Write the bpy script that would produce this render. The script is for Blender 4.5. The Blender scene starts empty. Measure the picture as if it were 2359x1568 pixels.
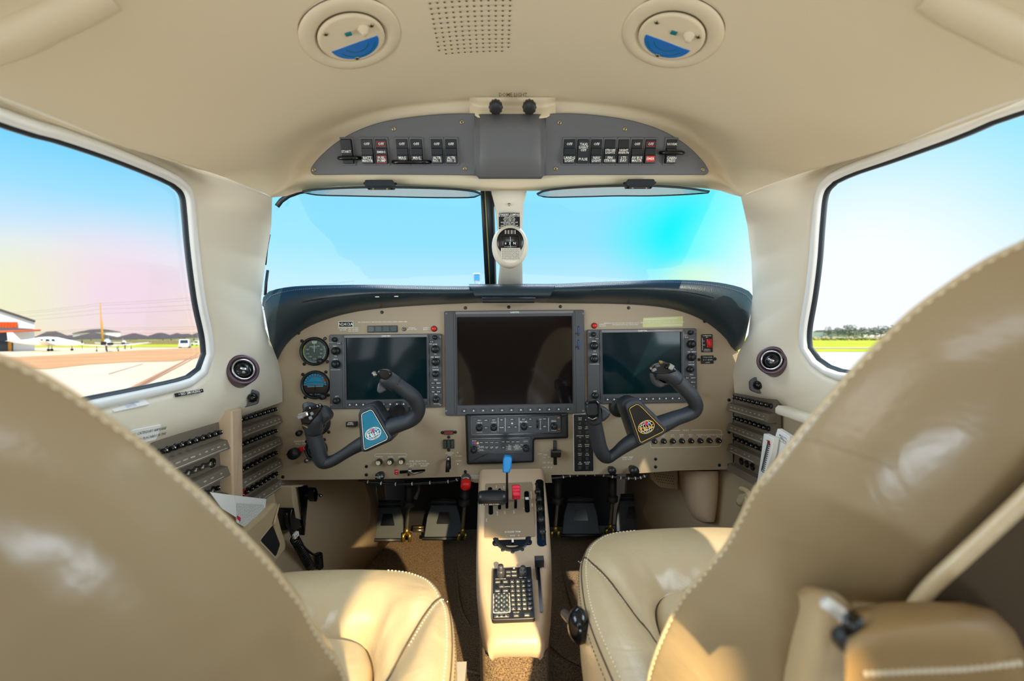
import bpy, math, random
from mathutils import Vector, Matrix, noise
PI=math.pi; sin=math.sin; cos=math.cos
rnd=random.Random(7)
C=bpy.context.scene.collection
def V(*a): return Vector(a)
# ---------------------------------------------------------------- camera model
FPX=1050.0; CX,CY=1179.5,784.0
CAM=V(-0.03,0,0); YAW=math.radians(1.9); ROLL=math.radians(0.7)
FW=V(sin(YAW),cos(YAW),0); R0=V(cos(YAW),-sin(YAW),0); U0=V(0,0,1)
RT=cos(ROLL)*R0-sin(ROLL)*U0; UP=cos(ROLL)*U0+sin(ROLL)*R0
def ray(x,y): return FW+((x-CX)/FPX)*RT+((CY-y)/FPX)*UP
def onY(x,y,Y):
    d=ray(x,y); return CAM+d*((Y-CAM.y)/d.y)
def onX(x,y,X):
    d=ray(x,y); return CAM+d*((X-CAM.x)/d.x)
def onZ(x,y,Z):
    d=ray(x,y); return CAM+d*((Z-CAM.z)/d.z)
def onP(x,y,o,n):
    d=ray(x,y); return CAM+d*((Vector(o)-CAM).dot(n)/d.dot(n))
class PL:
    """a working plane in the cabin: origin, u (right), v (up), n = towards the viewer"""
    def __init__(s,o,u,v):
        s.o=Vector(o); s.u=Vector(u).normalized(); s.n=s.u.cross(Vector(v)).normalized(); s.v=s.n.cross(s.u).normalized()
        s.M=Matrix(((s.u.x,s.v.x,s.n.x,s.o.x),(s.u.y,s.v.y,s.n.y,s.o.y),(s.u.z,s.v.z,s.n.z,s.o.z),(0,0,0,1)))
    def w(s,x,y): return onP(x,y,s.o,s.n)
    def at(s,x,y,h=0.0):
        p=onP(x,y,s.o+s.n*h,s.n)-s.o; return (p.dot(s.u),p.dot(s.v))
    def loc(s,u,v,h=0): return s.o+s.u*u+s.v*v+s.n*h
# ---------------------------------------------------------------- objects
ROOTM={}; WM={}
def tag(o,label=None,cat=None,group=None,kind=None):
    if label: o['label']=label
    if cat: o['category']=cat
    if group: o['group']=group
    if kind: o['kind']=kind
    return o
def thing(name,label,cat,loc=(0,0,0),group=None):
    o=bpy.data.objects.new(name,None); C.objects.link(o); o.location=loc; o.empty_display_size=.02
    ROOTM[o.name]=Matrix.Translation(Vector(loc))
    return tag(o,label,cat,group)
def rootM(o):
    while o.parent is not None: o=o.parent
    return ROOTM.get(o.name,Matrix.Identity(4))
def place(mesh,name,parent,M):
    o=bpy.data.objects.new(name,mesh); C.objects.link(o); WM[o.name]=M
    o.parent=parent; o.matrix_local=(ROOTM[parent.name].inverted()@M) if (parent is not None and parent.name in ROOTM) else M
    return o
def copy_tree(o,parent=None,M=None):
    c=o.copy(); C.objects.link(c); c.parent=parent
    if o.name in ROOTM: ROOTM[c.name]=ROOTM[o.name].copy()
    for ch in list(o.children): copy_tree(ch,c)
    return c
_tc={}
def textmesh(s,size,align='CENTER'):
    k=(s,align)
    if k not in _tc:
        cu=bpy.data.curves.new('t','FONT'); cu.body=s; cu.size=1.0; cu.align_x=align; cu.align_y='CENTER'; cu.resolution_u=1; cu.offset=.012
        cu.space_line=.8
        ob=bpy.data.objects.new('t',cu); C.objects.link(ob)
        bpy.context.view_layer.update()
        dg=bpy.context.evaluated_depsgraph_get(); me=ob.evaluated_get(dg).to_mesh()
        _tc[k]=([tuple(v.co) for v in me.vertices],[tuple(p.vertices) for p in me.polygons])
        ob.evaluated_get(dg).to_mesh_clear(); bpy.data.objects.remove(ob); bpy.data.curves.remove(cu)
    vs,fs=_tc[k]
    return [(x*size,y*size,0) for x,y,z in vs],fs
def inset(poly,d):
    n=len(poly); out=[]
    A=sum(poly[i][0]*poly[(i+1)%n][1]-poly[(i+1)%n][0]*poly[i][1] for i in range(n))
    sg=1 if A>0 else -1
    for i in range(n):
        a=poly[i-1]; b=poly[i]; c=poly[(i+1)%n]
        e1=(b[0]-a[0],b[1]-a[1]); e2=(c[0]-b[0],c[1]-b[1])
        l1=math.hypot(*e1) or 1e-9; l2=math.hypot(*e2) or 1e-9
        n1=(-e1[1]/l1*sg,e1[0]/l1*sg); n2=(-e2[1]/l2*sg,e2[0]/l2*sg)
        m=(n1[0]+n2[0],n1[1]+n2[1]); k=m[0]*n1[0]+m[1]*n1[1]
        k=max(k,.35); out.append((b[0]+m[0]*d/k,b[1]+m[1]*d/k))
    return out
def rrect(w,h,r,n=4,cx=0,cy=0):
    r=min(r,w/2-1e-6,h/2-1e-6); o=[]
    for (x,y,a) in ((w/2-r,h/2-r,0),(-w/2+r,h/2-r,90),(-w/2+r,-h/2+r,180),(w/2-r,-h/2+r,270)):
        for i in range(n+1):
            t=math.radians(a+90*i/n); o.append((cx+x+r*cos(t),cy+y+r*sin(t)))
    return o
def rpoly(pts,r,n=4):
    """round the corners of a polygon"""
    o=[]; m=len(pts)
    for i in range(m):
        a=Vector(pts[i-1]); b=Vector(pts[i]); c=Vector(pts[(i+1)%m])
        d1=(a-b); d2=(c-b); rr=min(r,d1.length*.45,d2.length*.45)
        p=b+d1.normalized()*rr; q=b+d2.normalized()*rr
        for k in range(n+1):
            t=k/n; o.append(tuple((1-t)**2*p+2*t*(1-t)*b+t*t*q))
    return o
def cat(pts,n=6,closed=False):
    """Catmull-Rom through points (2-D or 3-D)"""
    P=[Vector(p) for p in pts]; m=len(P); o=[]
    rng=range(m) if closed else range(m-1)
    for i in rng:
        if closed: a,b,c,d=P[i-1],P[i],P[(i+1)%m],P[(i+2)%m]
        else: a=P[i-1] if i>0 else P[0]*2-P[1]; b=P[i]; c=P[i+1]; d=P[i+2] if i+2<m else P[-1]*2-P[-2]
        for k in range(n):
            t=k/n; o.append(.5*((2*b)+(c-a)*t+(2*a-5*b+4*c-d)*t*t+(3*b-a-3*c+d)*t**3))
    if not closed: o.append(P[-1].copy())
    return o
def resample(pts,n,closed=False):
    P=[Vector(p) for p in pts]
    if closed: P=P+[P[0]]
    L=[0]
    for i in range(1,len(P)): L.append(L[-1]+(P[i]-P[i-1]).length)
    T=L[-1]; o=[]; j=0; m=n if closed else n-1
    for i in range(n):
        s=T*i/m
        while j<len(L)-2 and L[j+1]<s: j+=1
        t=(s-L[j])/max(L[j+1]-L[j],1e-9); o.append(P[j].lerp(P[j+1],min(max(t,0),1)))
    return o
class MB:
    def __init__(s,T=None):
        s.v=[]; s.f=[]; s.mi=[]; s.sm=[]; s.mats=[]; s.T=T if T is not None else Matrix.Identity(4)
    def mat(s,m):
        if m not in s.mats: s.mats.append(m)
        return s.mats.index(m)
    def add(s,vs,fs,m,smooth=False,T=None):
        T=s.T@T if T is not None else s.T
        b=len(s.v); s.v+= [T@Vector(p) for p in vs]; k=s.mat(m)
        for f in fs: s.f.append(tuple(b+i for i in f)); s.mi.append(k); s.sm.append(smooth)
        return s
    def box(s,cx,cy,cz,sx,sy,sz,m,T=None):
        vs=[(cx+i*sx/2,cy+j*sy/2,cz+k*sz/2) for i in(-1,1) for j in(-1,1) for k in(-1,1)]
        return s.add(vs,[(0,1,3,2),(4,6,7,5),(0,4,5,1),(2,3,7,6),(0,2,6,4),(1,5,7,3)],m,False,T)
    def prism(s,poly,z0,z1,m,bev=0,top=None,T=None,smooth=False,cap0=False,steps=1):
        """outline in the local plane raised from z0 to z1, its top edge rounded by bev"""
        n=len(poly); rings=[[(x,y,z0) for x,y in poly]]
        sg=1 if z1>z0 else -1
        if bev>0:
            rings.append([(x,y,z1-sg*bev) for x,y in poly])
            for k in range(1,steps+1):
                a=PI/2*k/steps; q=inset(poly,bev*(1-cos(a))); rings.append([(x,y,z1-sg*bev*(1-sin(a))) for x,y in q])
        else: rings.append([(x,y,z1) for x,y in poly])
        A=sum(poly[i][0]*poly[(i+1)%n][1]-poly[(i+1)%n][0]*poly[i][1] for i in range(n))*sg
        vs=[p for r in rings for p in r]; fs=[]
        for r in range(len(rings)-1):
            for i in range(n):
                j=(i+1)%n; q=(r*n+i,r*n+j,(r+1)*n+j,(r+1)*n+i); fs.append(q if A>0 else q[::-1])
        s.add(vs,fs,m,smooth or (bev>0 and steps>1),T)
        t=[(x,y,z) for x,y,z in rings[-1]]; s.add(t,[tuple(range(n)) if A>0 else tuple(range(n))[::-1]],top or m,False,T)
        if cap0: s.add(rings[0],[tuple(range(n))[::-1] if A>0 else tuple(range(n))],m,False,T)
        return s
    def frame(s,outer,inner,z0,z1,m,bev=0,depth=None,T=None,smooth=False):
        """ring between two outlines with equal point counts; inner wall goes down to depth"""
        n=len(outer); dz=z0 if depth is None else depth
        R=[[(x,y,z0) for x,y in outer]]
        if bev: R+=[[(x,y,z1-bev) for x,y in outer],[(x,y,z1) for x,y in inset(outer,bev)],[(x,y,z1) for x,y in inset(inner,-bev)],[(x,y,z1-bev) for x,y in inner]]
        else: R+=[[(x,y,z1) for x,y in outer],[(x,y,z1) for x,y in inner]]
        R.append([(x,y,dz) for x,y in inner])
        vs=[p for r in R for p in r]; fs=[(r*n+i,r*n+(i+1)%n,(r+1)*n+(i+1)%n,(r+1)*n+i) for r in range(len(R)-1) for i in range(n)]
        return s.add(vs,fs,m,smooth,T)
    def lathe(s,prof,m,n=20,cx=0,cy=0,T=None,smooth=True,cap=True,flute=0,nf=0):
        vs=[];fs=[]
        for (r,z) in prof:
            for i in range(n):
                a=2*PI*i/n; rr=r*(1+(flute*cos(nf*a) if nf else 0)); vs.append((cx+rr*cos(a),cy+rr*sin(a),z))
        for k in range(len(prof)-1):
            for i in range(n):
                j=(i+1)%n; fs.append((k*n+i,k*n+j,(k+1)*n+j,(k+1)*n+i))
        s.add(vs,fs,m,smooth,T)
        if cap and prof[-1][0]>1e-5: s.add([(cx+prof[-1][0]*cos(2*PI*i/n),cy+prof[-1][0]*sin(2*PI*i/n),prof[-1][1]) for i in range(n)],[tuple(range(n))],m,False,T)
        return s
    def disc(s,cx,cy,z,r,m,n=20,T=None):
        return s.add([(cx+r*cos(2*PI*i/n),cy+r*sin(2*PI*i/n),z) for i in range(n)],[tuple(range(n))],m,False,T)
    def poly(s,pts,z,m,T=None):
        n=len(pts); A=sum(pts[i][0]*pts[(i+1)%n][1]-pts[(i+1)%n][0]*pts[i][1] for i in range(n))
        f=tuple(range(n)); return s.add([(x,y,z) for x,y in pts],[f if A>0 else f[::-1]],m,False,T)
    def strip(s,pts,w,z,m,closed=False,T=None):
        P=[Vector(p) for p in pts]; n=len(P); vs=[]
        for i in range(n):
            a=P[i-1] if (i>0 or closed) else P[i]; b=P[(i+1)%n] if (i<n-1 or closed) else P[i]
            t=(b-a).normalized() if (b-a).length>0 else Vector((1,0)); q=Vector((-t.y,t.x))*w/2
            vs+=[(P[i].x+q.x,P[i].y+q.y,z),(P[i].x-q.x,P[i].y-q.y,z)]
        m_=n if closed else n-1
        fs=[(2*i+1,2*((i+1)%n)+1,2*((i+1)%n),2*i) for i in range(m_)]
        return s.add(vs,fs,m,False,T)
    def text(s,t,size,x,y,z,m,align='CENTER',T=None,rot=0,sx=1.0):
        vs,fs=textmesh(t,size,align); c,q=cos(rot),sin(rot)
        return s.add([(x+a*sx*c-b*q,y+a*sx*q+b*c,z) for a,b,_ in vs],fs,m,False,T)
    def tube(s,pts,r,m,n=8,cap=True,smooth=True,T=None,closed=False,flat=None,up=None):
        """sweep; r number or list; flat = list of (ra,rb) ellipse radii"""
        P=[Vector(p) for p in pts]; N=len(P); vs=[];fs=[]
        t0=(P[1]-P[0]).normalized(); ref=Vector(up) if up else (V(0,0,1) if abs(t0.z)<.9 else V(1,0,0))
        a=(ref-t0*ref.dot(t0)).normalized()
        for i in range(N):
            if closed: t=(P[(i+1)%N]-P[i-1]).normalized()
            else: t=(P[min(i+1,N-1)]-P[max(i-1,0)]).normalized()
            a=(a-t*a.dot(t)); a=a.normalized() if a.length>1e-6 else a; b=t.cross(a)
            if flat: ra,rb=flat[i] if isinstance(flat,list) else flat
            else: ra=rb=(r[i] if isinstance(r,(list,tuple)) else r)
            for k in range(n):
                q=2*PI*k/n; vs.append(P[i]+a*ra*cos(q)+b*rb*sin(q))
        M=N if closed else N-1
        for i in range(M):
            for k in range(n):
                j=(i+1)%N; l=(k+1)%n; fs.append((i*n+k,i*n+l,j*n+l,j*n+k))
        if cap and not closed: fs.append(tuple(range(n))[::-1]); fs.append(tuple((N-1)*n+k for k in range(n)))
        return s.add(vs,fs,m,smooth,T)
    def grid(s,rows,m,smooth=True,closed=False,flip=False,T=None):
        nr=len(rows); nc=len(rows[0]); vs=[p for r in rows for p in r]; fs=[]
        for i in range(nr-1):
            for j in range(nc if closed else nc-1):
                k=(j+1)%nc; q=(i*nc+j,i*nc+k,(i+1)*nc+k,(i+1)*nc+j); fs.append(q[::-1] if flip else q)
        return s.add(vs,fs,m,smooth,T)
    def ball(s,c,r,m,n=12,sc=(1,1,1),T=None):
        rows=[]; 
        for i in range(n//2+1):
            a=PI*i/(n//2); rows.append([(c[0]+sc[0]*r*sin(a)*cos(2*PI*k/n),c[1]+sc[1]*r*sin(a)*sin(2*PI*k/n),c[2]-sc[2]*r*cos(a)) for k in range(n)])
        return s.grid(rows,m,True,True,False,T)
    def mesh(s,name,M=None):
        Mi=M.inverted() if M is not None else None
        me=bpy.data.meshes.new(name); vs=[(Mi@p if Mi else p) for p in s.v]
        me.from_pydata([tuple(p) for p in vs],[],s.f)
        for m in s.mats: me.materials.append(m)
        me.polygons.foreach_set('material_index',s.mi); me.polygons.foreach_set('use_smooth',s.sm); me.update()
        return me
    def build(s,name,parent=None,kind=None,label=None,weld=0):
        M=(WM[parent.name] if parent.name in WM else rootM(parent)) if parent is not None else None
        me=s.mesh(name,M); o=bpy.data.objects.new(name,me); C.objects.link(o); o.parent=parent
        if kind: o['kind']=kind
        if label: o['label']=label
        if weld:
            import bmesh
            b=bmesh.new(); b.from_mesh(me); bmesh.ops.remove_doubles(b,verts=b.verts,dist=weld); b.to_mesh(me); b.free()
        return o
def solid(o,t,off=1):
    m=o.modifiers.new('s','SOLIDIFY'); m.thickness=t; m.offset=off; return o
def subd(o,n=1):
    m=o.modifiers.new('d','SUBSURF'); m.levels=n; m.render_levels=n; return o
# ---------------------------------------------------------------- materials
def s2l(c): return tuple((x/255/12.92 if x/255<=.04045 else ((x/255+.055)/1.055)**2.4) for x in c)
M={}
def mat(name,rgb,rough=.5,metal=0,spec=.5,bump=None,emit=None,noise_=None,coat=0,alpha=None,trans=None):
    """rgb in sRGB 0-255; bump=(scale,strength,dist); noise_=(scale,amount[,rgb2])"""
    m=bpy.data.materials.new(name); m.use_nodes=True; nt=m.node_tree; b=nt.nodes['Principled BSDF']
    col=s2l(rgb)+(1,); b.inputs['Base Color'].default_value=col; b.inputs['Roughness'].default_value=rough
    b.inputs['Metallic'].default_value=metal; b.inputs['Specular IOR Level'].default_value=spec
    if coat: b.inputs['Coat Weight'].default_value=coat; b.inputs['Coat Roughness'].default_value=.1
    tc=None
    def T():
        nonlocal tc
        if tc is None: tc=nt.nodes.new('ShaderNodeTexCoord')
        return tc.outputs['Object']
    if noise_:
        n=nt.nodes.new('ShaderNodeTexNoise'); n.inputs['Scale'].default_value=noise_[0]; n.inputs['Detail'].default_value=4; nt.links.new(T(),n.inputs['Vector'])
        mx=nt.nodes.new('ShaderNodeMix'); mx.data_type='RGBA'; mx.inputs[6].default_value=col
        c2=noise_[2] if len(noise_)>2 else tuple(x*.75 for x in rgb); mx.inputs[7].default_value=s2l(c2)+(1,)
        r=nt.nodes.new('ShaderNodeMapRange'); r.inputs[1].default_value=.35; r.inputs[2].default_value=.65; r.inputs[4].default_value=noise_[1]
        nt.links.new(n.outputs[0],r.inputs[0]); nt.links.new(r.outputs[0],mx.inputs[0]); nt.links.new(mx.outputs[2],b.inputs['Base Color'])
    if bump:
        n=nt.nodes.new('ShaderNodeTexNoise'); n.inputs['Scale'].default_value=bump[0]; n.inputs['Detail'].default_value=3; nt.links.new(T(),n.inputs['Vector'])
        u=nt.nodes.new('ShaderNodeBump'); u.inputs['Strength'].default_value=bump[1]; u.inputs['Distance'].default_value=bump[2] if len(bump)>2 else .001
        nt.links.new(n.outputs[0],u.inputs['Height']); nt.links.new(u.outputs[0],b.inputs['Normal'])
    if emit: b.inputs['Emission Color'].default_value=s2l(emit[0])+(1,); b.inputs['Emission Strength'].default_value=emit[1]
    M[name]=m; return m
def leather(name,rgb,rough=.35,sc=420,st=.25,wr=.5,rgb2=None):
    m=mat(name,rgb,rough,noise_=(3.5,.5,rgb2 or tuple(x*.93 for x in rgb))); nt=m.node_tree; b=nt.nodes['Principled BSDF']
    tc=nt.nodes.new('ShaderNodeTexCoord')
    v=nt.nodes.new('ShaderNodeTexVoronoi'); v.inputs['Scale'].default_value=sc; v.feature='SMOOTH_F1'; nt.links.new(tc.outputs['Object'],v.inputs['Vector'])
    n=nt.nodes.new('ShaderNodeTexNoise'); n.inputs['Scale'].default_value=14; n.inputs['Detail'].default_value=6; n.inputs['Distortion'].default_value=1.2; nt.links.new(tc.outputs['Object'],n.inputs['Vector'])
    b1=nt.nodes.new('ShaderNodeBump'); b1.inputs['Strength'].default_value=st; b1.inputs['Distance'].default_value=.0006; nt.links.new(v.outputs['Distance'],b1.inputs['Height'])
    b2=nt.nodes.new('ShaderNodeBump'); b2.inputs['Strength'].default_value=wr; b2.inputs['Distance'].default_value=.004; nt.links.new(n.outputs[0],b2.inputs['Height'])
    nt.links.new(b2.outputs[0],b1.inputs['Normal']); nt.links.new(b1.outputs[0],b.inputs['Normal']); return m
def glassmat(name,tint,refl=1.0,rough=0.0):
    m=bpy.data.materials.new(name); m.use_nodes=True; nt=m.node_tree; nt.nodes.clear()
    o=nt.nodes.new('ShaderNodeOutputMaterial'); t=nt.nodes.new('ShaderNodeBsdfTransparent'); t.inputs[0].default_value=s2l(tint)+(1,)
    g=nt.nodes.new('ShaderNodeBsdfGlossy'); g.inputs['Roughness'].default_value=rough; x=nt.nodes.new('ShaderNodeMixShader')
    f=nt.nodes.new('ShaderNodeFresnel'); f.inputs[0].default_value=1.25; k=nt.nodes.new('ShaderNodeMath'); k.operation='MULTIPLY'; k.inputs[1].default_value=refl
    nt.links.new(f.outputs[0],k.inputs[0]); nt.links.new(k.outputs[0],x.inputs[0]); nt.links.new(t.outputs[0],x.inputs[1]); nt.links.new(g.outputs[0],x.inputs[2]); nt.links.new(x.outputs[0],o.inputs[0])
    M[name]=m; return m
# ---------------------------------------------------------------- camera
cd=bpy.data.cameras.new('camera'); cam=bpy.data.objects.new('camera',cd); C.objects.link(cam); bpy.context.scene.camera=cam
cd.sensor_fit='HORIZONTAL'; cd.sensor_width=36.0; cd.lens=36.0*FPX/2359; cd.clip_start=.01; cd.clip_end=3000
cam.matrix_world=Matrix(((RT.x,UP.x,-FW.x,CAM.x),(RT.y,UP.y,-FW.y,CAM.y),(RT.z,UP.z,-FW.z,CAM.z),(0,0,0,1)))
cd.dof.use_dof=True; cd.dof.focus_distance=1.15; cd.dof.aperture_fstop=4.0
vs=bpy.context.scene.view_settings; vs.view_transform='Standard'; vs.look='None'; vs.exposure=0.1; vs.gamma=1; vs.use_curve_mapping=False
cy=bpy.context.scene.cycles; cy.max_bounces=10; cy.diffuse_bounces=6; cy.transparent_max_bounces=16; cy.use_denoising=True
# ---------------------------------------------------------------- materials
mat('cream_plastic',(222,214,196),.45,bump=(300,.05))
mat('headliner',(216,201,170),.5,bump=(200,.08,.0006))
mat('tan_plastic',(184,164,134),.5,bump=(500,.06),noise_=(900,.12))
mat('console_tan',(206,180,150),.42,bump=(500,.05))
mat('carpet_side',(196,174,146),.95,bump=(600,.5,.002),noise_=(700,.35))
mat('carpet',(172,144,112),.98,bump=(420,1,.004),noise_=(330,1,(100,80,60)))
leather('leather_cream',(198,176,138),.30)
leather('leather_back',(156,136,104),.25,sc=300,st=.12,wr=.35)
leather('leather_black',(40,54,60),.36,sc=500,st=.5,wr=.15)
mat('stitch',(238,226,200),.7)
mat('seam_dark',(84,66,44),.8)
mat('panel_tan',(172,154,128),.55,bump=(700,.12,.0005),noise_=(800,.25,(160,140,114)))
mat('plate_tan',(150,130,104),.5,bump=(700,.1,.0005))
mat('breaker_plate',(112,102,88),.55,bump=(700,.1,.0005))
mat('black_plastic',(26,28,31),.38,bump=(600,.15,.0005))
mat('black_gloss',(10,11,13),.18)
mat('black_matte',(15,15,16),.8)
mat('bezel',(70,70,72),.42,bump=(800,.12,.0004))
mat('bezel_light',(120,118,118),.4)
mat('overhead_gray',(92,92,94),.5,bump=(700,.2,.0006),noise_=(600,.3,(80,81,84)))
mat('switch_black',(18,22,28),.3)
mat('switch_gray',(58,60,64),.35)
mat('yoke_black',(42,46,52),.24,bump=(1300,.8,.0008))
mat('screen_dark',(10,28,36),.08,spec=.18,noise_=(9,.7,(10,36,36)))
mat('screen_brown',(20,15,15),.06,spec=1.0)
mat('white_ink',(240,238,228),.6)
mat('brass_screw',(168,152,118),.35,metal=.8)
mat('chrome',(190,192,196),.18,metal=1)
mat('steel',(140,138,130),.35,metal=.9)
mat('gold',(190,160,90),.3,metal=.9)
mat('red',(214,26,26),.35)
mat('red_pink',(226,40,66),.38)
mat('orange',(230,96,40),.6)
mat('blue_knob',(30,142,214),.4)
mat('sky_blue',(40,150,200),.4)
mat('earth_brown',(74,44,34),.5)
mat('yellow',(226,206,60),.4)
mat('blue_ink',(40,90,190),.4)
mat('green_glass',(32,54,52),.25)
mat('amber_white',(236,224,190),.4)
mat('paper',(236,236,234),.8)
mat('paper_ink',(70,70,74),.8)
mat('rubber',(24,24,26),.6)
mat('cord_black',(16,17,20),.35)
mat('vent_purple',(92,74,82),.3,metal=.5)
mat('lens_blue',(30,110,190),.15,spec=.8)
mat('lens_teal',(20,110,120),.3)
mat('net_black',(20,20,22),.9)
mat('pedal_gray',(66,72,78),.5,metal=.3,bump=(600,.2))
mat('firewall',(26,24,23),.95,noise_=(60,.5,(26,24,24)))
mat('label_yellow',(196,196,120),.35)
mat('seatback_shell',(70,54,34),.85,bump=(500,.4,.001))
mat('seal_black',(24,34,42),.5)
mat('seal_olive',(150,150,84),.5)
mat('frame_white',(228,228,226),.4)
# outdoor
mat('apron',(236,214,188),.9,noise_=(.08,.6,(240,196,148)))
mat('apron_tar',(222,168,118),.9,noise_=(.15,.7,(206,142,92)))
mat('apron_line',(196,140,104),.9)
mat('taxiway',(226,218,206),.9,noise_=(.3,.3))
mat('grass',(214,206,20),.95,noise_=(.25,.8,(170,186,30)))
mat('grass_dry',(206,182,150),.95,noise_=(.8,.8,(160,150,90)))
mat('hangar_white',(232,236,238),.7)
mat('roof_gray',(96,84,86),.9,noise_=(.6,.4))
mat('house_wall',(228,226,220),.8)
mat('fence_wood',(186,162,132),.9,noise_=(2,.5))
mat('pole_wood',(206,150,70),.9)
mat('airplane_white',(246,246,246),.3)
mat('glass_dark',(40,54,70),.1)
mat('van_white',(226,230,234),.35)
mat('tree_gray',(168,172,166),.95)
mat('bush_green',(96,120,50),.95)
mat('wire',(150,140,130),.8)
glassmat('window_glass',(250,252,253),.06)
glassmat('visor_tint',(130,165,172),.35)
glassmat('clear_lens',(225,235,235),.5)
# glossy blue-teal emblem plate and two logo colours
mat('emblem_blue',(24,110,150),.15,spec=.8,noise_=(12,.4,(60,140,140)))
mat('emblem_black',(26,24,24),.3,noise_=(60,.4,(44,40,36)))
mat('logo_gold',(232,180,80),.4)
# ---------------------------------------------------------------- sky
w=bpy.data.worlds.new('sky'); bpy.context.scene.world=w; w.use_nodes=True; nt=w.node_tree; nt.nodes.clear()
def N(t): return nt.nodes.new(t)
out=N('ShaderNodeOutputWorld'); bg=N('ShaderNodeBackground'); tc=N('ShaderNodeTexCoord'); sep=N('ShaderNodeSeparateXYZ')
nt.links.new(tc.outputs['Generated'],sep.inputs[0]); nt.links.new(bg.outputs[0],out.inputs[0])
def ramp(stops):
    r=N('ShaderNodeValToRGB'); e=r.color_ramp.elements
    while len(e)<len(stops): e.new(.5)
    for k,(p,c) in zip(e,stops): k.position=p; k.color=s2l(c)+(1,)
    nt.links.new(sep.outputs[2],r.inputs[0]); return r
rp=ramp([(0,(246,250,252)),(.03,(236,249,255)),(.10,(198,240,255)),(.20,(152,230,255)),(.32,(140,226,255)),(.6,(84,176,240)),(1,(60,140,215))])
rl=ramp([(0,(255,214,176)),(.03,(252,224,200)),(.085,(244,230,226)),(.15,(226,234,246)),(.24,(160,222,250)),(.36,(80,202,255)),(.6,(60,160,235)),(1,(60,140,215))])
def rgbmix(a,b,f):
    x=N('ShaderNodeMix'); x.data_type='RGBA'; nt.links.new(f,x.inputs[0])
    for s_,i in ((a,6),(b,7)):
        if isinstance(s_,tuple): x.inputs[i].default_value=s_
        else: nt.links.new(s_,x.inputs[i])
    return x.outputs[2]
def spot(px,py,r_in,r_out,sc=(1,1,1)):
    """smooth patch of sky around a compass direction; 1 inside, 0 outside"""
    d=ray(px,py).normalized()
    s_=N('ShaderNodeVectorMath'); s_.operation='SUBTRACT'; nt.links.new(tc.outputs['Generated'],s_.inputs[0]); s_.inputs[1].default_value=d
    m_=N('ShaderNodeVectorMath'); m_.operation='MULTIPLY'; nt.links.new(s_.outputs[0],m_.inputs[0]); m_.inputs[1].default_value=sc
    l_=N('ShaderNodeVectorMath'); l_.operation='LENGTH'; nt.links.new(m_.outputs[0],l_.inputs[0])
    q=N('ShaderNodeMapRange'); q.interpolation_type='SMOOTHSTEP'; q.inputs[1].default_value=r_in; q.inputs[2].default_value=r_out; q.inputs[3].default_value=1; q.inputs[4].default_value=0
    nt.links.new(l_.outputs['Value'],q.inputs[0]); return q.outputs[0]
az=N('ShaderNodeMapRange'); az.interpolation_type='SMOOTHSTEP'; az.inputs[1].default_value=-.42; az.inputs[2].default_value=-.56; nt.links.new(sep.outputs[0],az.inputs[0])
col=rgbmix(rp.outputs[0],rl.outputs[0],az.outputs[0])
def L(c): return s2l(c)+(1,)
col=rgbmix(col,L((0,248,255)),spot(1625,535,.05,.25,(1,1,1.7)))
col=rgbmix(col,L((196,250,215)),spot(1600,640,.0,.10,(1,1,2)))
col=rgbmix(col,L((238,244,196)),spot(90,680,.0,.17,(1,1,1.4)))
col=rgbmix(col,L((244,218,232)),spot(290,680,.0,.17,(1,1,1.1)))
col=rgbmix(col,L((250,253,255)),spot(1980,680,.06,.36,(1,1,1)))
nt.links.new(col,bg.inputs[0]); bg.inputs[1].default_value=1.0
# ================================================================ CABIN SHELL
PANEL=PL((0,1.18,0),(1,0,0),(0,0,1)); K=1.18/FPX
FLOOR=-.74
OVH=PL((0,.90,.327),(1,0,0),(0,-.4,1))
def cylZ(X,a=.6,b=.45,p=2.2): return b*max(0,1-abs(X/a)**p)**(1/p)
def onCyl(x,y):
    d=ray(x,y); lo,hi=.05,3.0
    for _ in range(50):
        t=(lo+hi)/2; q=CAM+d*t; g=abs(q.x/.6)**2.2+abs(q.z/.45)**2.2-1
        if g>0: hi=t
        else: lo=t
    return CAM+d*lo
def seam(Y,S):
    t=min(max((Y-.45)/.44,0),1); t=t*t*(3-2*t) if Y<.89 else t
    return V(S*(.523-.065*t),Y,.245+.035*t)
SEAM_Y=[.89,.883,.875,.845]
def pxrow(pts,n=45): 
    q=[Vector((a,b,0)) for a,b in pts]; return resample(cat(q,8),n)
NC=45
R0_=pxrow([(640,460),(665,448),(710,436),(800,428),(950,430),(1080,437),(1173,438),(1260,437),(1400,430),(1550,429),(1640,434),(1680,444),(1705,457)])
R1_=pxrow([(645,452),(668,432),(700,415),(760,407),(900,407),(1090,410),(1173,416),(1265,410),(1450,407),(1590,407),(1640,412),(1675,430),(1700,450)])
R2_=pxrow([(650,440),(668,408),(705,362),(780,307),(900,270),(1090,252),(1173,252),(1265,252),(1450,270),(1570,307),(1640,362),(1676,408),(1698,440)])
R3_=pxrow([(625,430),(640,385),(690,325),(775,275),(900,240),(1070,222),(1173,215),(1285,222),(1450,240),(1580,275),(1660,330),(1705,385),(1725,430)])
rows=[]
def blend_ends(r,Y):
    r[0]=seam(Y,-1); r[-1]=seam(Y,1); return r
rows.append(blend_ends([onY(p.x,p.y+2,1.02) for p in R0_],.89))
rows.append(blend_ends([onY(p.x,p.y,1.0-.07*math.exp(-((i-22)/30)**2)) for i,p in enumerate(R0_)],.89))
rows.append(blend_ends([onP(p.x,p.y,OVH.o-OVH.n*.008,OVH.n) for p in R1_],.884))
rows.append(blend_ends([onP(p.x,p.y,OVH.o-OVH.n*.008,OVH.n) for p in R2_],.876))
r3=[]
for p in R3_:
    q=onCyl(p.x,p.y); r3.append(q)
rows.append(blend_ends(r3,.845))
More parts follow.
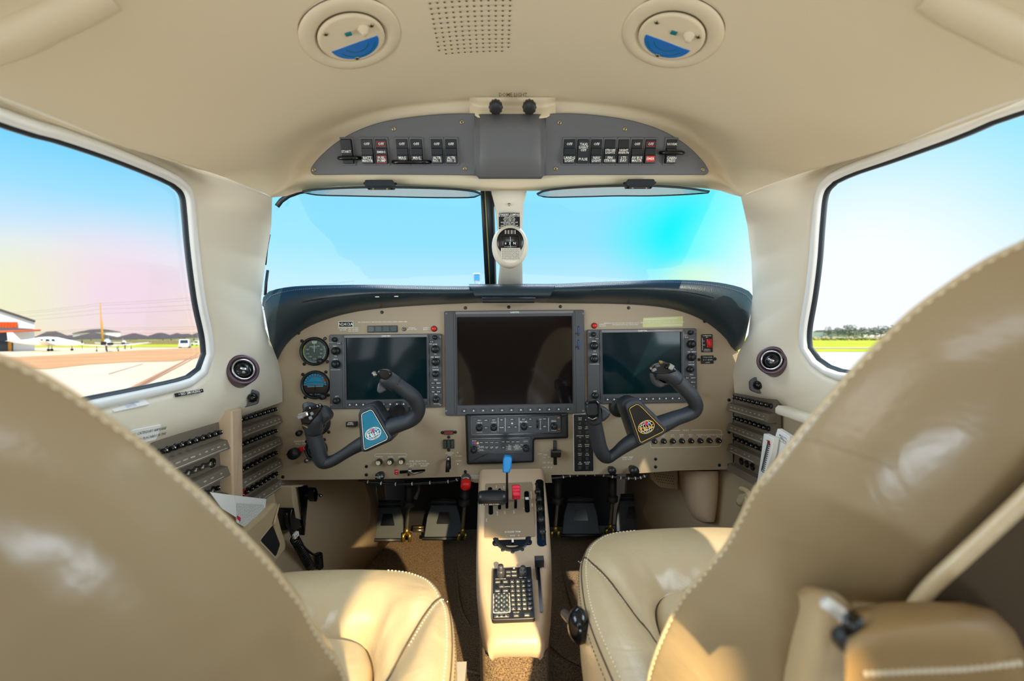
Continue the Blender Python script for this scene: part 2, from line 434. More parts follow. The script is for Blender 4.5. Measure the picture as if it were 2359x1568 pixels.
for Y in (.74,.62,.5,.38,.24,.05,-.2,-.5,-.9):
    sl=seam(Y,-1); sr=seam(Y,1); rr=[]
    for i in range(NC):
        s_=-1+2*i/(NC-1); a=s_*PI/2; X=sl.x*-1*sin(a)/sin(PI/2); z=cylZ(X); 
        zs=cylZ(sl.x); rr.append(V(X,Y,sl.z+(z-zs)*(cylZ(0)-sl.z)/(cylZ(0)-zs)))
    rows.append(rr)
# smooth between rows
def smooth_rows(R,n):
    cols=[cat([r[i] for r in R],n) for i in range(len(R[0]))]
    return [[c[k] for c in cols] for k in range(len(cols[0]))]
hd=[rows[0],rows[1]]; mid=smooth_rows(rows[1:],4)
b=MB(); b.grid([rows[0]]+mid,M['headliner']); b.build('ceiling',kind='structure',weld=1e-5)
def ceilZ(X,Y):
    sl=seam(Y,-1); zs=cylZ(sl.x); return sl.z+(cylZ(X)-zs)*(cylZ(0)-sl.z)/(cylZ(0)-zs)

# ---------------------------------------------------------------- side walls with window openings
def side(S,px,front,bottom,n,label):
    """S=-1 left, 1 right.  px: visible glass edge from top rear to bottom rear, in three stretches"""
    wp=PL((S*.59,0,-.10),(0,1,0),(S*-.10 if S<0 else -.10*S,0,1))
    wp=PL((S*.59,0,-.10),(0,-S*-1 if S>0 else 1,0),(-S*.10,0,1))
    wp=PL((S*.59,0,-.10),(0,(1 if S<0 else -1),0),(-S*.10,0,1))
    sg=(1 if S<0 else -1)
    def P(x,y): return wp.at(x,y)
    rear_top=(sg*.20,.31); rear_bot=(sg*.24,.03)
    top=[rear_top]+[P(*p) for p in px[0]]; fr=[P(*p) for p in px[1]]; bt=[P(*p) for p in px[2]]+[rear_bot]
    if S>0: top[0]=(sg*.20,.30)
    def seg(a,k): return [Vector(q) for q in resample(cat(a,6),k)]
    nt_,nf,nb,nr=24,60,24,8
    T_=seg(top,nt_); Fz=seg([top[-1]]+fr+[bt[0]],nf+2)[1:-1]; B_=seg(bt,nb); Rr=seg([bt[-1],(sg*.16,.17),top[0]],nr+2)[1:-1]
    loop=[tuple(q) for q in T_+Fz+B_+Rr]
    def ring(d,h): return [wp.loc(u,v,h) for u,v in (inset(loop,-d) if d else loop)]
    # outer boundary
    ot=[seam(y,S) for y in (.05,.25,.45,.6,.75,.89)]
    OT=resample(ot,nt_); OF=resample([ot[-1]]+front+[bottom[0]],nf+2)[1:-1]; OB=resample(bottom,nb); OR=resample([bottom[-1],V(S*.6,.05,.05),ot[0]],nr+2)[1:-1]
    outer=OT+OF+OB+OR
    r_a=ring(.019,-.012); r_b=ring(.021,.002); r_c=ring(.030,.006)
    N_=len(loop); ins=V(-S,0,0)
    def mix(t,b_): return [r_c[i].lerp(outer[i],t)+ins*b_*(1.0 if nt_-2<i<nt_+nf+3 else .55) for i in range(N_)]
    mids=[r_c,mix(.2,.008),mix(.45,.016),mix(.7,.016),mix(.88,.008),outer]
    b=MB(); b.grid([r_a,r_b,r_c]+mids[1:],M['cream_plastic'],closed=True,flip=(S>0))
    outer2=[p+(V(S*.004,0,.022) if p.z>.15 else V(S*.02,0,0)) for p in outer]; b.grid([outer,outer2],M['cream_plastic'],closed=True,flip=(S>0))
    o=b.build('wall_left' if S<0 else 'wall_right',kind='structure')
    # window: seal, frame strip, pane
    b=MB(); b.grid([ring(.0,-.010),ring(.0,-.004),ring(.0045,-.002)],M['seal_black'],closed=True,flip=(S>0))
    w_=b.build('window_1' if S<0 else 'window_2',kind='structure')
    b=MB(); b.grid([ring(.0045,-.002),ring(.007,.004),ring(.016,.006),ring(.020,.000),ring(.021,-.010)],M['frame_white'],closed=True,flip=(S>0)); b.build('window_frame',w_)
    b=MB(); q=ring(.004,-.012); b.add(q,[tuple(range(len(q)))],M['window_glass']); b.build('pane',w_)
    return wp,outer
PXL=([(0,290),(150,334),(280,378),(375,416),(404,430)],[(424,450),(430,490),(436,560),(444,630),(455,705),(470,775)],[(474,815),(462,848),(432,868),(330,891),(212,914),(60,946)])
FL=[onY(625,520,.97),onY(612,600,1.05),onY(601,690,1.10),onY(612,760,1.13),onY(640,830,1.16),onY(650,880,1.17)]
BL=[onY(651,925,1.17),onX(545,963,-.6),onX(380,1012,-.6),onX(200,1080,-.6),V(-.6,.3,-.205),V(-.6,.05,-.2)]
WPL,OUTL=side(-1,PXL,FL,BL,0,'')
PXR=([(2359,262),(2200,322),(2050,375),(1960,405),(1918,424)],[(1898,450),(1890,520),(1884,600),(1874,680),(1862,750),(1860,780)],[(1862,800),(1885,830),(1925,850),(1990,858),(2100,876),(2300,908)])
FR=[onY(1722,520,.97),onY(1731,600,1.05),onY(1734,680,1.10),onY(1724,770,1.13),onY(1700,815,1.155),onY(1688,860,1.17)]
BR=[onY(1692,905,1.17),onX(1800,932,.6),onX(1930,968,.6),onX(2150,1040,.6),V(.6,.3,-.205),V(.6,.05,-.2)]
WPR,OUTR=side(1,PXR,FR,BR,0,'')
# rear cabin walls (beside the photographer) with one more window opening each
def rearwall(S):
    b=MB(); m=M['cream_plastic']; X=S*.6
    def q(y0,y1,z0,z1): b.box(X+S*.01,(y0+y1)/2,(z0+z1)/2,.02,y1-y0,z1-z0,m)
    q(-.9,.05,-.74,-.2)
    for y0,y1 in ((-.12,.05),(-.9,-.62)):
        b.grid([[V(S*.6,y0,-.2),V(S*.6,y1,-.2)],[V(S*.6,y0,0),V(S*.6,y1,0)],[seam(0,S)+V(0,y0,0),seam(0,S)+V(0,y1,0)]],m)
    b.build('wall_rear_left' if S<0 else 'wall_rear_right',kind='structure')
rearwall(-1); rearwall(1)
# lower side walls: tan vinyl, from the seats forward to the foot well
def lower(S):
    b=MB(); m=M['tan_plastic']
    prof=[(.604,-.12),(.602,-.30),(.585,-.45),(.57,-.60),(.56,FLOOR)]
    kick=[(.05,0),(.6,0),(1.0,0),(1.18,0),(1.30,-.03),(1.45,-.075),(1.7,-.13)]
    b.grid([[V(S*(x+dx),y,z) for y,dx in kick] for x,z in prof],m,flip=(S>0)); 
    b.build('wall_lower_left' if S<0 else 'wall_lower_right',kind='structure')
    # carpet facing on the lower half of the foot well side
    b=MB(); vs=[]
    for y,dx in [(1.02,0),(1.18,0),(1.30,-.03),(1.45,-.075),(1.68,-.13)]:
        vs.append((y,dx))
    top={1.02:-.66,1.18:-.60,1.30:-.55,1.45:-.50,1.68:-.44}
    b.grid([[V(S*(.588+dx),y,top[y]) for y,dx in vs],[V(S*(.575+dx),y,(top[y]+FLOOR)/2) for y,dx in vs],[V(S*(.556+dx),y,FLOOR) for y,dx in vs]],M['carpet_side'],flip=(S>0))
    o=b.build('trim_1' if S<0 else 'trim_2',kind='structure'); solid(o,.006,0)
lower(-1); lower(1)
# floor and carpet, fire wall
b=MB()
rows=[]
for i,y in enumerate([-.9,-.4,0,.3,.6,.9,1.1,1.3,1.5,1.75]):
    rows.append([V(x,y,FLOOR+.004*noise.noise(V(x*6,y*6,0))+(.02*max(0,y-1.45)/.3)) for x in [k*.05-.6 for k in range(25)]])
b.grid(rows,M['carpet']); b.build('floor',kind='structure')
b=MB(); b.box(0,1.76,-.45,1.2,.02,.64,M['firewall']); b.box(0,1.48,-.145,1.14,.56,.01,M['firewall']); b.build('wall_front',kind='structure')
# carpet seams / folds on the floor
b=MB()
for pts in ([(1050,1240),(1052,1330),(1062,1400),(1082,1440)],[(1290,1250),(1300,1330),(1330,1430)],[(1255,1470),(1300,1510),(1350,1535)],[(1060,1540),(1130,1556),(1200,1560)],[(960,1268),(1050,1265),(1092,1262)]):
    w3=[onZ(x,y,FLOOR+.004) for x,y in pts]; b.tube(cat(w3,4),.0035,M['carpet'],6)
b.build('trim_3',kind='structure')
# tail bulkhead behind the photographer
b=MB(); 
b.box(0,-.9,-.2,1.2,.02,1.3,M['seatback_shell'])
b.build('wall_back',kind='structure')
# ---------------------------------------------------------------- windshield posts, seals and panes
# centre post
def post():
    b=MB(); m=M['cream_plastic']
    L_=[(1132,436,.985),(1141,470,1.0),(1146,520,1.03),(1149,560,1.06),(1152,600,1.10),(1147,655,1.2)]
    R_=[(1214,436,.985),(1206,470,1.0),(1204,520,1.03),(1203,560,1.06),(1203,600,1.10),(1204,655,1.2)]
    rows=[]
    for (xl,yl,Yl),(xr,yr,Yr) in zip(L_,R_):
        row=[]
        for k in range(9):
            t=k/8; x=xl+(xr-xl)*t; bul=.012*(1-(2*t-1)**2); row.append(onY(x,yl,Yl-bul))
        row=[row[0]+V(0,.05,0)]+row+[row[-1]+V(0,.05,0)]; rows.append(row)
    b.grid(smooth_rows(rows,4),m,flip=True); b.build('trim_4',kind='structure')
    # black seals left of the post
    b=MB()
    b.grid([[onY(1107,438,1.02),onY(1116,438,1.02)],[onY(1118,660,1.24),onY(1129,660,1.24)]],M['seal_black'])
    b.grid([[onY(1116,438,1.018),onY(1119,438,1.018)],[onY(1128,660,1.238),onY(1132,660,1.238)]],M['seal_olive'])
    b.grid([[onY(1119,438,1.016),onY(1130,440,1.016),onY(1136,452,1.02)],[onY(1131,660,1.236),onY(1138,660,1.236),onY(1142,660,1.236)]],M['seal_black'])
    o=b.build('trim_5',kind='structure'); solid(o,.01,0)
post()
def pane(name,pts,Yf,sx):
    b=MB(); P_=[onY(x,y,Yf(y)) for x,y in pts]
    b.add(P_,[tuple(range(len(P_)))],M['window_glass']); o=b.build(name,kind='structure'); return o
Yf=lambda y: 1.06+.5*max(0,(y-430)/230)
w3_=pane('window_3',[(596,760),(598,600),(620,500),(645,440),(700,425),(1125,425),(1140,670),(900,690)],Yf,0)
w4_=pane('window_4',[(1195,670),(1200,425),(1640,420),(1710,440),(1735,520),(1745,700),(1500,690)],Yf,0)
b=MB(); b.tube([onY(x,y,1.02) for x,y in [(638,475),(648,462),(665,450),(690,441),(715,437)]],.006,M['seal_black'],6)
b.tube([onY(x,y,1.20) for x,y in [(622,540),(616,570),(612,610)]],.0022,M['seal_black'],6); b.tube([onY(x,y,1.25) for x,y in [(617,622),(613,650),(611,680)]],.004,M['seal_black'],6); b.build('window_seal',w3_)
# ================================================================ OUTSIDE: airfield
GA,GB,GZ=.0045,-.0056,-1.7
GN=V(-GB,-GA,1)
def gnd(x,y,h=0): 
    p=onP(x,y,V(0,0,GZ),GN); return V(p.x,p.y,p.z+h)
def gz(X,Y): return GZ+GA*Y+GB*X
def horizon(x):   # image row of the ground's horizon at column x
    d=ray(x,784); d0=V(d.x,d.y,0); t=(GA*d0.y+GB*d0.x)
    lo,hi=700,900
    for _ in range(40):
        m_=(lo+hi)/2; d=ray(x,m_)
        if d.z>GA*d.y+GB*d.x: lo=m_
        else: hi=m_
    return hi
def far(x,y,base_y):
    """point above the ground spot seen at (x,base_y), at the height seen at (x,y)"""
    g=gnd(x,base_y); d=ray(x,y); t=(g.x-CAM.x)/d.x if abs(d.x)>.2 else (g.y-CAM.y)/d.y
    return V(g.x,g.y,(CAM+d*t).z)
b=MB()
def gpoly(X0,X1,Y0,Y1,dz,m,n=1):
    b.add([V(X0,Y0,gz(X0,Y0)+dz),V(X1,Y0,gz(X1,Y0)+dz),V(X1,Y1,gz(X1,Y1)+dz),V(X0,Y1,gz(X0,Y1)+dz)],[(0,1,2,3)],m)
gpoly(-900,900,-60,900,0,M['apron'])
b.build('ground',kind='structure')
# darker tarred taxi lane, line markings, right-hand taxiway and grass field
b=MB(); 
P_=[(60,838),(230,812),(480,800),(480,822),(330,834),(200,842),(120,850)]
b.add([gnd(x,y,.02) for x,y in [(-40,826),(130,818),(235,812),(330,806),(478,800),(478,822),(400,832),(300,834),(200,840),(110,850),(-60,852)]],[tuple(range(11))[::-1]],M['apron_tar'])
for a,c,wd in (((300,897),(470,808),7),((312,897),(474,811),3),((250,862),(330,838),2)):
    b.add([gnd(a[0]-wd,a[1],.03),gnd(a[0]+wd,a[1],.03),gnd(c[0]+1,c[1],.03),gnd(c[0]-1,c[1],.03)],[(0,1,2,3)],M['apron_line'])
b.build('road_markings',kind='structure')
b=MB()
def strip_(xs,y0f,y1f,dz,m):
    r0=[gnd(x,y0f(x),dz) for x in xs]; r1=[gnd(x,y1f(x),dz) for x in xs]; b.grid([r0,r1],m,False)
XR=[1780,1850,1900,1980,2060,2150,2260,2359]; XL=[-40,60,150,260,360,480,560]
strip_(XR,lambda x:811,lambda x:horizon(x)+.35,.05,M['grass']); 
strip_(XR,lambda x:803.4,lambda x:801.6,.10,M['taxiway'])
strip_(XL,lambda x:800,lambda x:791.5,.05,M['grass'])
strip_([1700,1735,1775],lambda x:812,lambda x:777,.05,M['grass'])
b.build('field',kind='structure')
b=MB(); strip_(XR,lambda x:1250,lambda x:811,.03,M['taxiway']); b.build('road',kind='structure')
# wooden fence behind the apron
fe=thing('board_fence','long weathered wooden board fence behind the parked aeroplanes','fence',gnd(300,793)); 
b=MB(); YB=793.0
xs=list(range(68,500,3)); lo=[gnd(x,YB) for x in xs]
for i in range(len(xs)-1):
    a=lo[i]; c=lo[i+1]; h=1.9+.05*(i%2); t=(c-a).normalized(); nrm=V(-t.y,t.x,0)*.04
    e=a.lerp(c,.94); b.add([a-nrm,e-nrm,e+nrm,a+nrm,a-nrm+V(0,0,h),e-nrm+V(0,0,h),e+nrm+V(0,0,h),a+nrm+V(0,0,h)],[(0,1,5,4),(1,2,6,5),(2,3,7,6),(3,0,4,7),(4,5,6,7)],M['fence_wood'])
b.build('board_panel',fe)
b=MB()
for i in range(0,len(xs),12): b.box(lo[i].x,lo[i].y,lo[i].z+1.0,.14,.14,2.1,M['fence_wood'])
b.tube([p+V(0,0,1.5) for p in lo[::6]],.05,M['fence_wood'],4); b.build('rail',fe)
# houses: rectangular walls plus hipped roof
def house(x0,x1,yb,ye,yr,label,roofm='roof_gray',two=None,depth=9,hip=.32,grp='houses beyond the board fence'):
    a=gnd(x0,yb); c=gnd(x1,yb); u=(c-a); Lh=u.length; u=u.normalized(); n=V(-u.y,u.x,0)
    if n.dot(a)<0: n=-n
    ze=far((x0+x1)/2,ye,yb).z; zr=far((x0+x1)/2,yr,yb).z; g=min(a.z,c.z)-.2
    t=thing('house',label,'house',(a+c)/2,grp)
    b=MB(); pts=[a,c,c+n*depth,a+n*depth]
    vs=[V(p.x,p.y,g) for p in pts]+[V(p.x,p.y,ze) for p in pts]; b.add(vs,[(0,1,5,4),(1,2,6,5),(2,3,7,6),(3,0,4,7)],M['house_wall']); b.build('wall',t)
    b=MB(); ov=.5; e=[a-u*ov-n*ov,c+u*ov-n*ov,c+u*ov+n*(depth+ov),a-u*ov+n*(depth+ov)]; e=[V(p.x,p.y,ze) for p in e]
    m_=(a+n*depth/2).lerp(c+n*depth/2,hip); m2=(a+n*depth/2).lerp(c+n*depth/2,1-hip); r1=V(m_.x,m_.y,zr); r2=V(m2.x,m2.y,zr)
    e2=[p-V(0,0,.18) for p in e]
    b.add(e+[r1,r2]+e2,[(0,1,5,4),(1,2,5),(2,3,4,5),(3,0,4),(6,7,1,0),(7,8,2,1),(8,9,3,2),(9,6,0,3),(9,8,7,6)],M[roofm]); b.build('roof',t)
    for k in (.25,.7):
        b=MB(); p=a.lerp(c,k)-n*.03; z0=g+ (ze-g)*.42; z1=g+(ze-g)*.85
        b.add([V(p.x,p.y,z0),V(p.x+u.x*1.2,p.y+u.y*1.2,z0),V(p.x+u.x*1.2,p.y+u.y*1.2,z1),V(p.x,p.y,z1)],[(0,1,2,3)],M['glass_dark'])
        b.build('window',t)
    return t
house(66,128,792.9,782,763,'low dark-roofed house just right of the white hangar')
house(100,160,791.4,783,772,'far low dark roof between the hangar and the two-storey house',depth=14)
house(168,244,791.2,765.5,757.5,'white two-storey house with wide grey roof behind the pole',depth=8)
house(150,236,792.8,780,765,'single-storey dark hip-roofed house in front of the two-storey one',hip=.48)
house(252,320,792.6,781,767,'brown hip-roofed house right of the utility pole',hip=.45)
house(322,374,791.8,780,766,'dark hip-roofed house with the broad ridge beyond the middle aeroplane',hip=.4)
house(364,406,792.7,779,766.5,'dark hip-roofed house with a peaked roof left of the van',hip=.5)
house(386,428,791.2,778,768.5,'low dark-roofed house behind the van')
house(428,500,792.5,776,758,'pale two-storey house with grey roof seen by the window seal',hip=.35)
# utility pole with wires
g=gnd(236,793.5); pole=thing('utility_pole','tall leaning timber utility pole behind the parked aeroplanes','pole',g)
zt=far(231,697,793.5).z; top=V(g.x-.9,g.y,zt)
b=MB(); b.tube([g,top],[.34,.22],M['pole_wood'],10); b.tube([g+V(.45,0,0),g.lerp(top,.56)+V(.42,0,0)],[.3,.26],M['pole_wood'],8); b.build('post',pole)
b=MB()
for fr in (.28,.36,.40,.74,.84,.93,.98):
    q=g.lerp(top,fr); u=(gnd(480,793)-gnd(100,793)).normalized()
    for sgn in (-1,1):
        pts=[]
        for k in range(11):
            t_=k/10; s_=170*t_; pts.append(q+u*sgn*s_+V(0,0,-3.0*4*t_*(1-t_)*.35+ (sgn*.4*t_)))
        b.tube(pts,.045,M['wire'],4,False)
b.build('wire',pole)
# hangar on the left
h0=gnd(-120,812); h1=gnd(80,808)
hg=thing('hangar','white metal hangar with orange awning at the left edge of the apron','hangar',(h0+h1)/2)
u=(h1-h0).normalized(); n=V(-u.y,u.x,0); n=n if n.dot(h1)>0 else -n
zc=far(80,742,808).z; c1=h1.copy(); zr=far(0,716,810).z; 
Lw=(h1-h0).length
p0=h0; p1=gnd(80,808)
def wz(p,z): return V(p.x,p.y,z)
mid_=gnd(-120,810); b=MB()
z_at=lambda t: zc+(zr-zc)*(1-t)*2.2
A_=[wz(h0,h0.z-.3),wz(p1,h1.z-.3),wz(p1,zc),wz(h0,zc+ (zr-zc)*2.5)]
b.add(A_+[p+n*22 for p in A_],[(0,1,2,3),(1,5,6,2),(4,7,6,5)],M['hangar_white']); b.build('wall',hg)
b=MB(); r=[wz(p1,zc),wz(h0,zc+(zr-zc)*2.5)]; b.add([r[0]-n*.4,r[1]-n*.4,r[1]+n*22,r[0]+n*22]+[q+V(0,0,.35) for q in (r[0]-n*.4,r[1]-n*.4,r[1]+n*22,r[0]+n*22)],[(0,1,5,4),(4,5,6,7),(3,0,4,7)],M['roof_gray']); b.build('roof',hg)
b=MB(); q0=onP(-60,760,h0-n*.1,n); q1=onP(30,762,h0-n*.1,n); zb=h1.z-.2; b.add([wz(q0,zb),wz(q1,zb),q1,q0],[(0,1,2,3)],M['glass_dark']); b.build('door',hg)
b=MB(); a0=onP(-60,750,h0-n*.12,n); a1=onP(72,757,h0-n*.12,n); a2=onP(78,761,h0-n*.12,n)
b.add([a0,a1,a2-n*2.5,a0-n*2.5-V(0,0,1.2),a0-V(0,0,.3),a2],[(0,1,2,3),(3,2,5,4)],M['roof_gray']); b.build('awning',hg)
b=MB()
for k in range(9): 
    x=-20+k*7; c0=onP(x,748,h0-n*.2,n); b.box(c0.x,c0.y,c0.z,.35,.35,1.0,M['orange'])
b.tube([a0-n*2.5-V(0,0,1.2),a2-n*2.5],.16,M['orange'],6); b.tube([onP(22,760,h0-n*.2,n),wz(onP(22,760,h0-n*.2,n),zb)],.25,M['pole_wood'],6); b.build('awning_trim',hg)
# aeroplanes (low-wing, white), built around their own axis
def airplane(loc,heading,scale,label,hr=0):
    t=thing('airplane',label,'aeroplane',loc,'white aeroplanes parked on the apron')
    T=Matrix.Translation(loc)@Matrix.Rotation(heading,4,'Z')@Matrix.Scale(scale,4)
    # fuselage along +X = nose
    st=[(4.3,.0,1.3),(4.1,.28,1.3),(3.4,.48,1.33),(2.3,.58,1.4),(1.2,.63,1.5),(0,.66,1.55),(-1.2,.6,1.55),(-2.6,.42,1.6),(-4.2,.2,1.72),(-4.7,.06,1.8)]
    b=MB(T); rows=[]
    for x,r,z in st:
        top_=1.0+(.55 if -1.2<=x<=1.2 else (.2 if -2.6<=x<=2.3 else 0))
        rows.append([V(x,r*.92*cos(2*PI*k/14),z+r*(top_ if sin(2*PI*k/14)>0 else .95)*sin(2*PI*k/14)) for k in range(14)])
    b.grid(rows,M['airplane_white'],closed=True); b.build('fuselage',t)
    def wing(x0,x1,y0,y1,c0,c1,z0,z1,nm):
        b=MB(T)
        for s_ in (-1,1):
            def foil(x,y,c,z): return [V(x,y,z),V(x-c*.3,y,z+c*.07),V(x-c,y,z),V(x-c*.3,y,z-c*.05)]
            b.grid([foil(x0,s_*y0,c0,z0),foil(x1,s_*y1,c1,z1)],M['airplane_white'],False,True); b.add(foil(x1,s_*y1,c1,z1),[(0,1,2,3)],M['airplane_white'])
        b.build(nm,t)
    wing(1.1,.5,.3,6.4,1.9,1.0,1.05,1.75,'wing'); wing(-3.9,-4.2,.1,2.1,1.0,.7,1.8,1.85,'tailplane')
    b=MB(T); b.grid([[V(-3.2,-.06,1.75),V(-4.9,-.06,1.85)],[V(-4.3,-.04,3.3),V(-5.0,-.04,3.3)],[V(-4.3,.04,3.3),V(-5.0,.04,3.3)],[V(-3.2,.06,1.75),V(-4.9,.06,1.85)]],M['airplane_white'],False,True); b.build('fin',t)
    for s_ in (-1,1):
        for x0,x1 in ((.95,.45),(.3,-.3),(-.5,-.9)):
            b=MB(T); b.add([V(x0,s_*.60,1.75),V(x1,s_*.62,1.75),V(x1,s_*.55,2.15),V(x0-.15,s_*.52,2.15)],[(0,1,2,3)],M['glass_dark']); b.build('window',t)
    b=MB(T); b.add([V(1.75,-.42,1.85),V(1.75,.42,1.85),V(1.25,.35,2.32),V(1.25,-.35,2.32)],[(0,1,2,3)],M['glass_dark']); b.build('window',t)
    for x,y in ((3.0,0),(.2,1.6),(.2,-1.6)):
        b=MB(T); b.tube([V(x,y,1.2),V(x,y,.3)],.05,M['steel'],6)
        b.tube([V(x,y-.09,.22),V(x,y+.09,.22)],.22,M['rubber'],12); b.build('wheel',t)
    b=MB(T); b.lathe([(.16,0),(.14,.15),(.001,.35)],M['airplane_white'],10,T=Matrix.Translation((4.25,0,1.3))@Matrix.Rotation(PI/2,4,'Y'))
    for a in (.4,.4+2*PI/3,.4+4*PI/3): b.box(4.35,.55*cos(a),1.3+.55*sin(a),.04,.12+.9*abs(cos(a)),.12+.9*abs(sin(a)),M['rubber'])
    b.build('propeller',t); return t
dl=lambda x,y: gnd(x,y)
airplane(dl(112,808.5),math.radians(36),1.0,'white low-wing aeroplane side-on, nose pointing right, nearest the hangar')
airplane(dl(248,809.5),math.radians(-52),.82,'white aeroplane facing the camera with wings spread, beside the pole')
airplane(dl(286,803.5),math.radians(-48),.72,'smaller white aeroplane partly hidden behind the wing of the nearer one')
# van and pickup
def vehicle(x,y,heading,Lv,Wv,Hv,label,nm,cat_,cab=False):
    g=gnd(x,y); t=thing(nm,label,cat_,g); T=Matrix.Translation(g)@Matrix.Rotation(heading,4,'Z'); b=MB(T)
    prof=[(-.5,.15),(.5,.15),(.5,.45),(.38,.52),(.26,1),(-.48,1),(-.5,.5)] if not cab else [(-.5,.2),(.5,.2),(.5,.5),(.25,.55),(.12,1),(-.1,1),(-.14,.58),(-.5,.58)]
    rows=[[V(px*Lv,s_*Wv/2*(1 if pz<.6 else .9),pz*Hv) for px,pz in prof] for s_ in (-1,1)]
    b.grid(rows,M['van_white'],False); k=len(prof)
    for i in range(k): pass
    b.add(rows[0],[tuple(range(k))[::-1]],M['van_white']); b.add(rows[1],[tuple(range(k))],M['van_white']); b.add([rows[0][-1],rows[0][0],rows[1][0],rows[1][-1]],[(0,1,2,3)],M['van_white']); b.build('body',t)
    b=MB(T)
    if not cab:
        b.add([V(.375*Lv+.02,-.4*Wv,.54*Hv),V(.375*Lv+.02,.4*Wv,.54*Hv),V(.275*Lv+.02,.38*Wv,.93*Hv),V(.275*Lv+.02,-.38*Wv,.93*Hv)],[(0,1,2,3)],M['glass_dark'])
    for s_ in (-1,1): b.add([V(.2*Lv,s_*(Wv/2+.01),.56*Hv),V(-.1*Lv if cab else -.4*Lv,s_*(Wv/2+.01),.56*Hv),V(-.08*Lv if cab else -.4*Lv,s_*(Wv*.46),.9*Hv),V(.12*Lv,s_*(Wv*.46),.9*Hv)],[(0,1,2,3)],M['glass_dark'])
    b.build('window',t)
    for fx in (-.32,.32):
        for s_ in (-1,1):
            b=MB(T); b.tube([V(fx*Lv,s_*(Wv/2-.2),.33),V(fx*Lv,s_*(Wv/2+.02),.33)],.33,M['rubber'],12); b.build('wheel',t)
vehicle(426,801,math.radians(-62),4.6,1.95,2.0,'small white van parked by the grass verge','van','van')
vehicle(458,795.5,math.radians(170),5.2,1.9,1.75,'white pickup truck half hidden behind the window frame','pickup_truck','truck',True)
# right side: low white shed, scrub, bare trees
def blobtree(x,yb,yt,r,label,nm='bare_tree',m='tree_gray',cat_='tree',grp=None,seed=0):
    g=gnd(x,yb); H=far(x,yt,yb).z-g.z; t=thing(nm,label,cat_,g,grp); rn=random.Random(seed)
    b=MB(); b.tube([g,g+V(rn.uniform(-.2,.2)*H*.2,0,H*.5)],[H*.03,H*.015],M[m],6); b.build('trunk',t)
    b=MB()
    for i in range(34):
        a=rn.uniform(0,2*PI); e=rn.uniform(.15,1.25); p=g+V(0,0,H*rn.uniform(.2,.5)); L_=H*rn.uniform(.3,.55)
        q=p+V(cos(a)*cos(e)*r*H,sin(a)*cos(e)*r*H,sin(e)*L_); b.tube([p,(p+q)/2+V(0,0,H*.05),q],[H*.014,H*.009,H*.003],M[m],4,False)
        for k in range(3): b.ball(tuple(q+V(rn.uniform(-.1,.1)*H,rn.uniform(-.1,.1)*H,rn.uniform(-.1,.02)*H)),H*.05,M[m],5,(1.5,1.5,.7))
    b.build('branches',t)
k=0
for x,yt in ((1908,752),(1930,750),(1945,753),(1957,745),(1966,749),(1986,750),(2003,753),(2016,750),(2030,748),(2044,747),(2060,748),(2080,746)):
    k+=1; blobtree(x,779.5,yt,.35,['grey bare tree beyond the green field, clear of the others','grey leafless tree in the thick row beyond the field'][0 if x<1920 else 1],seed=k,grp='bare trees beyond the right-hand field' if k>1 else None)
a=gnd(1872,779.5); c=gnd(1990,779.3); sh=thing('shed','long low white shed with blue-grey roof beyond the right-hand field','shed',(a+c)/2); u=(c-a).normalized(); n=V(-u.y,u.x,0)
za=far(1900,764,779.5).z; zb_=far(1900,760,779.5).z; b=MB(); b.add([a,c,wz(c,za),wz(a,za),a+n*8,c+n*8,wz(c+n*8,za),wz(a+n*8,za)],[(0,1,2,3),(1,5,6,2),(4,0,3,7)],M['hangar_white']); b.build('wall',sh)
b=MB(); b.add([wz(a,za)-n*.4,wz(c,za)-n*.4,wz(c+n*4,zb_),wz(a+n*4,zb_),wz(c+n*8.4,za),wz(a+n*8.4,za)],[(0,1,2,3),(3,2,4,5),(1,4,2),(0,3,5)],M['roof_gray']); b.build('roof',sh)
b=MB(); rn=random.Random(3)
for i in range(520):
    x=rn.uniform(1850,2120); y=rn.uniform(779,784); g=gnd(x,y); s_=rn.uniform(.3,1.0)*max(1,(CAM-g).length/120)*.5
    b.ball((g.x,g.y,g.z+s_*.5),s_*.8,M['grass_dry'] if (y<781.8 or rn.random()<.4) else M['bush_green'],5,(1.6,1.6,.8))
o=b.build('scrub'); tag(o,'band of dry pink-brown scrub along the far edge of the green field','scrub',kind='stuff')

# far-off control tower ahead
g=gnd(1098,789); t=thing('control_tower','tiny pale blue tower on legs far beyond the left windshield','tower',g)
a=onY(1092,632,g.y); c=onY(1105,632,g.y); e=onY(1098,646,g.y); wd=(c.x-a.x)
b=MB(); b.box((a.x+c.x)/2,g.y,(a.z+e.z)/2,wd,wd,a.z-e.z,M['blue_knob']); b.build('cab',t)
b=MB(); b.box((a.x+c.x)/2,g.y,a.z+wd*.06,wd*1.25,wd*1.25,wd*.12,M['hangar_white']); b.build('roof',t)
for dx in (-.35,.35): b=MB(); b.tube([V((a.x+c.x)/2+dx*wd,g.y,g.z),V((a.x+c.x)/2+dx*wd,g.y,e.z)],wd*.07,M['hangar_white'],6); b.build('leg',t)
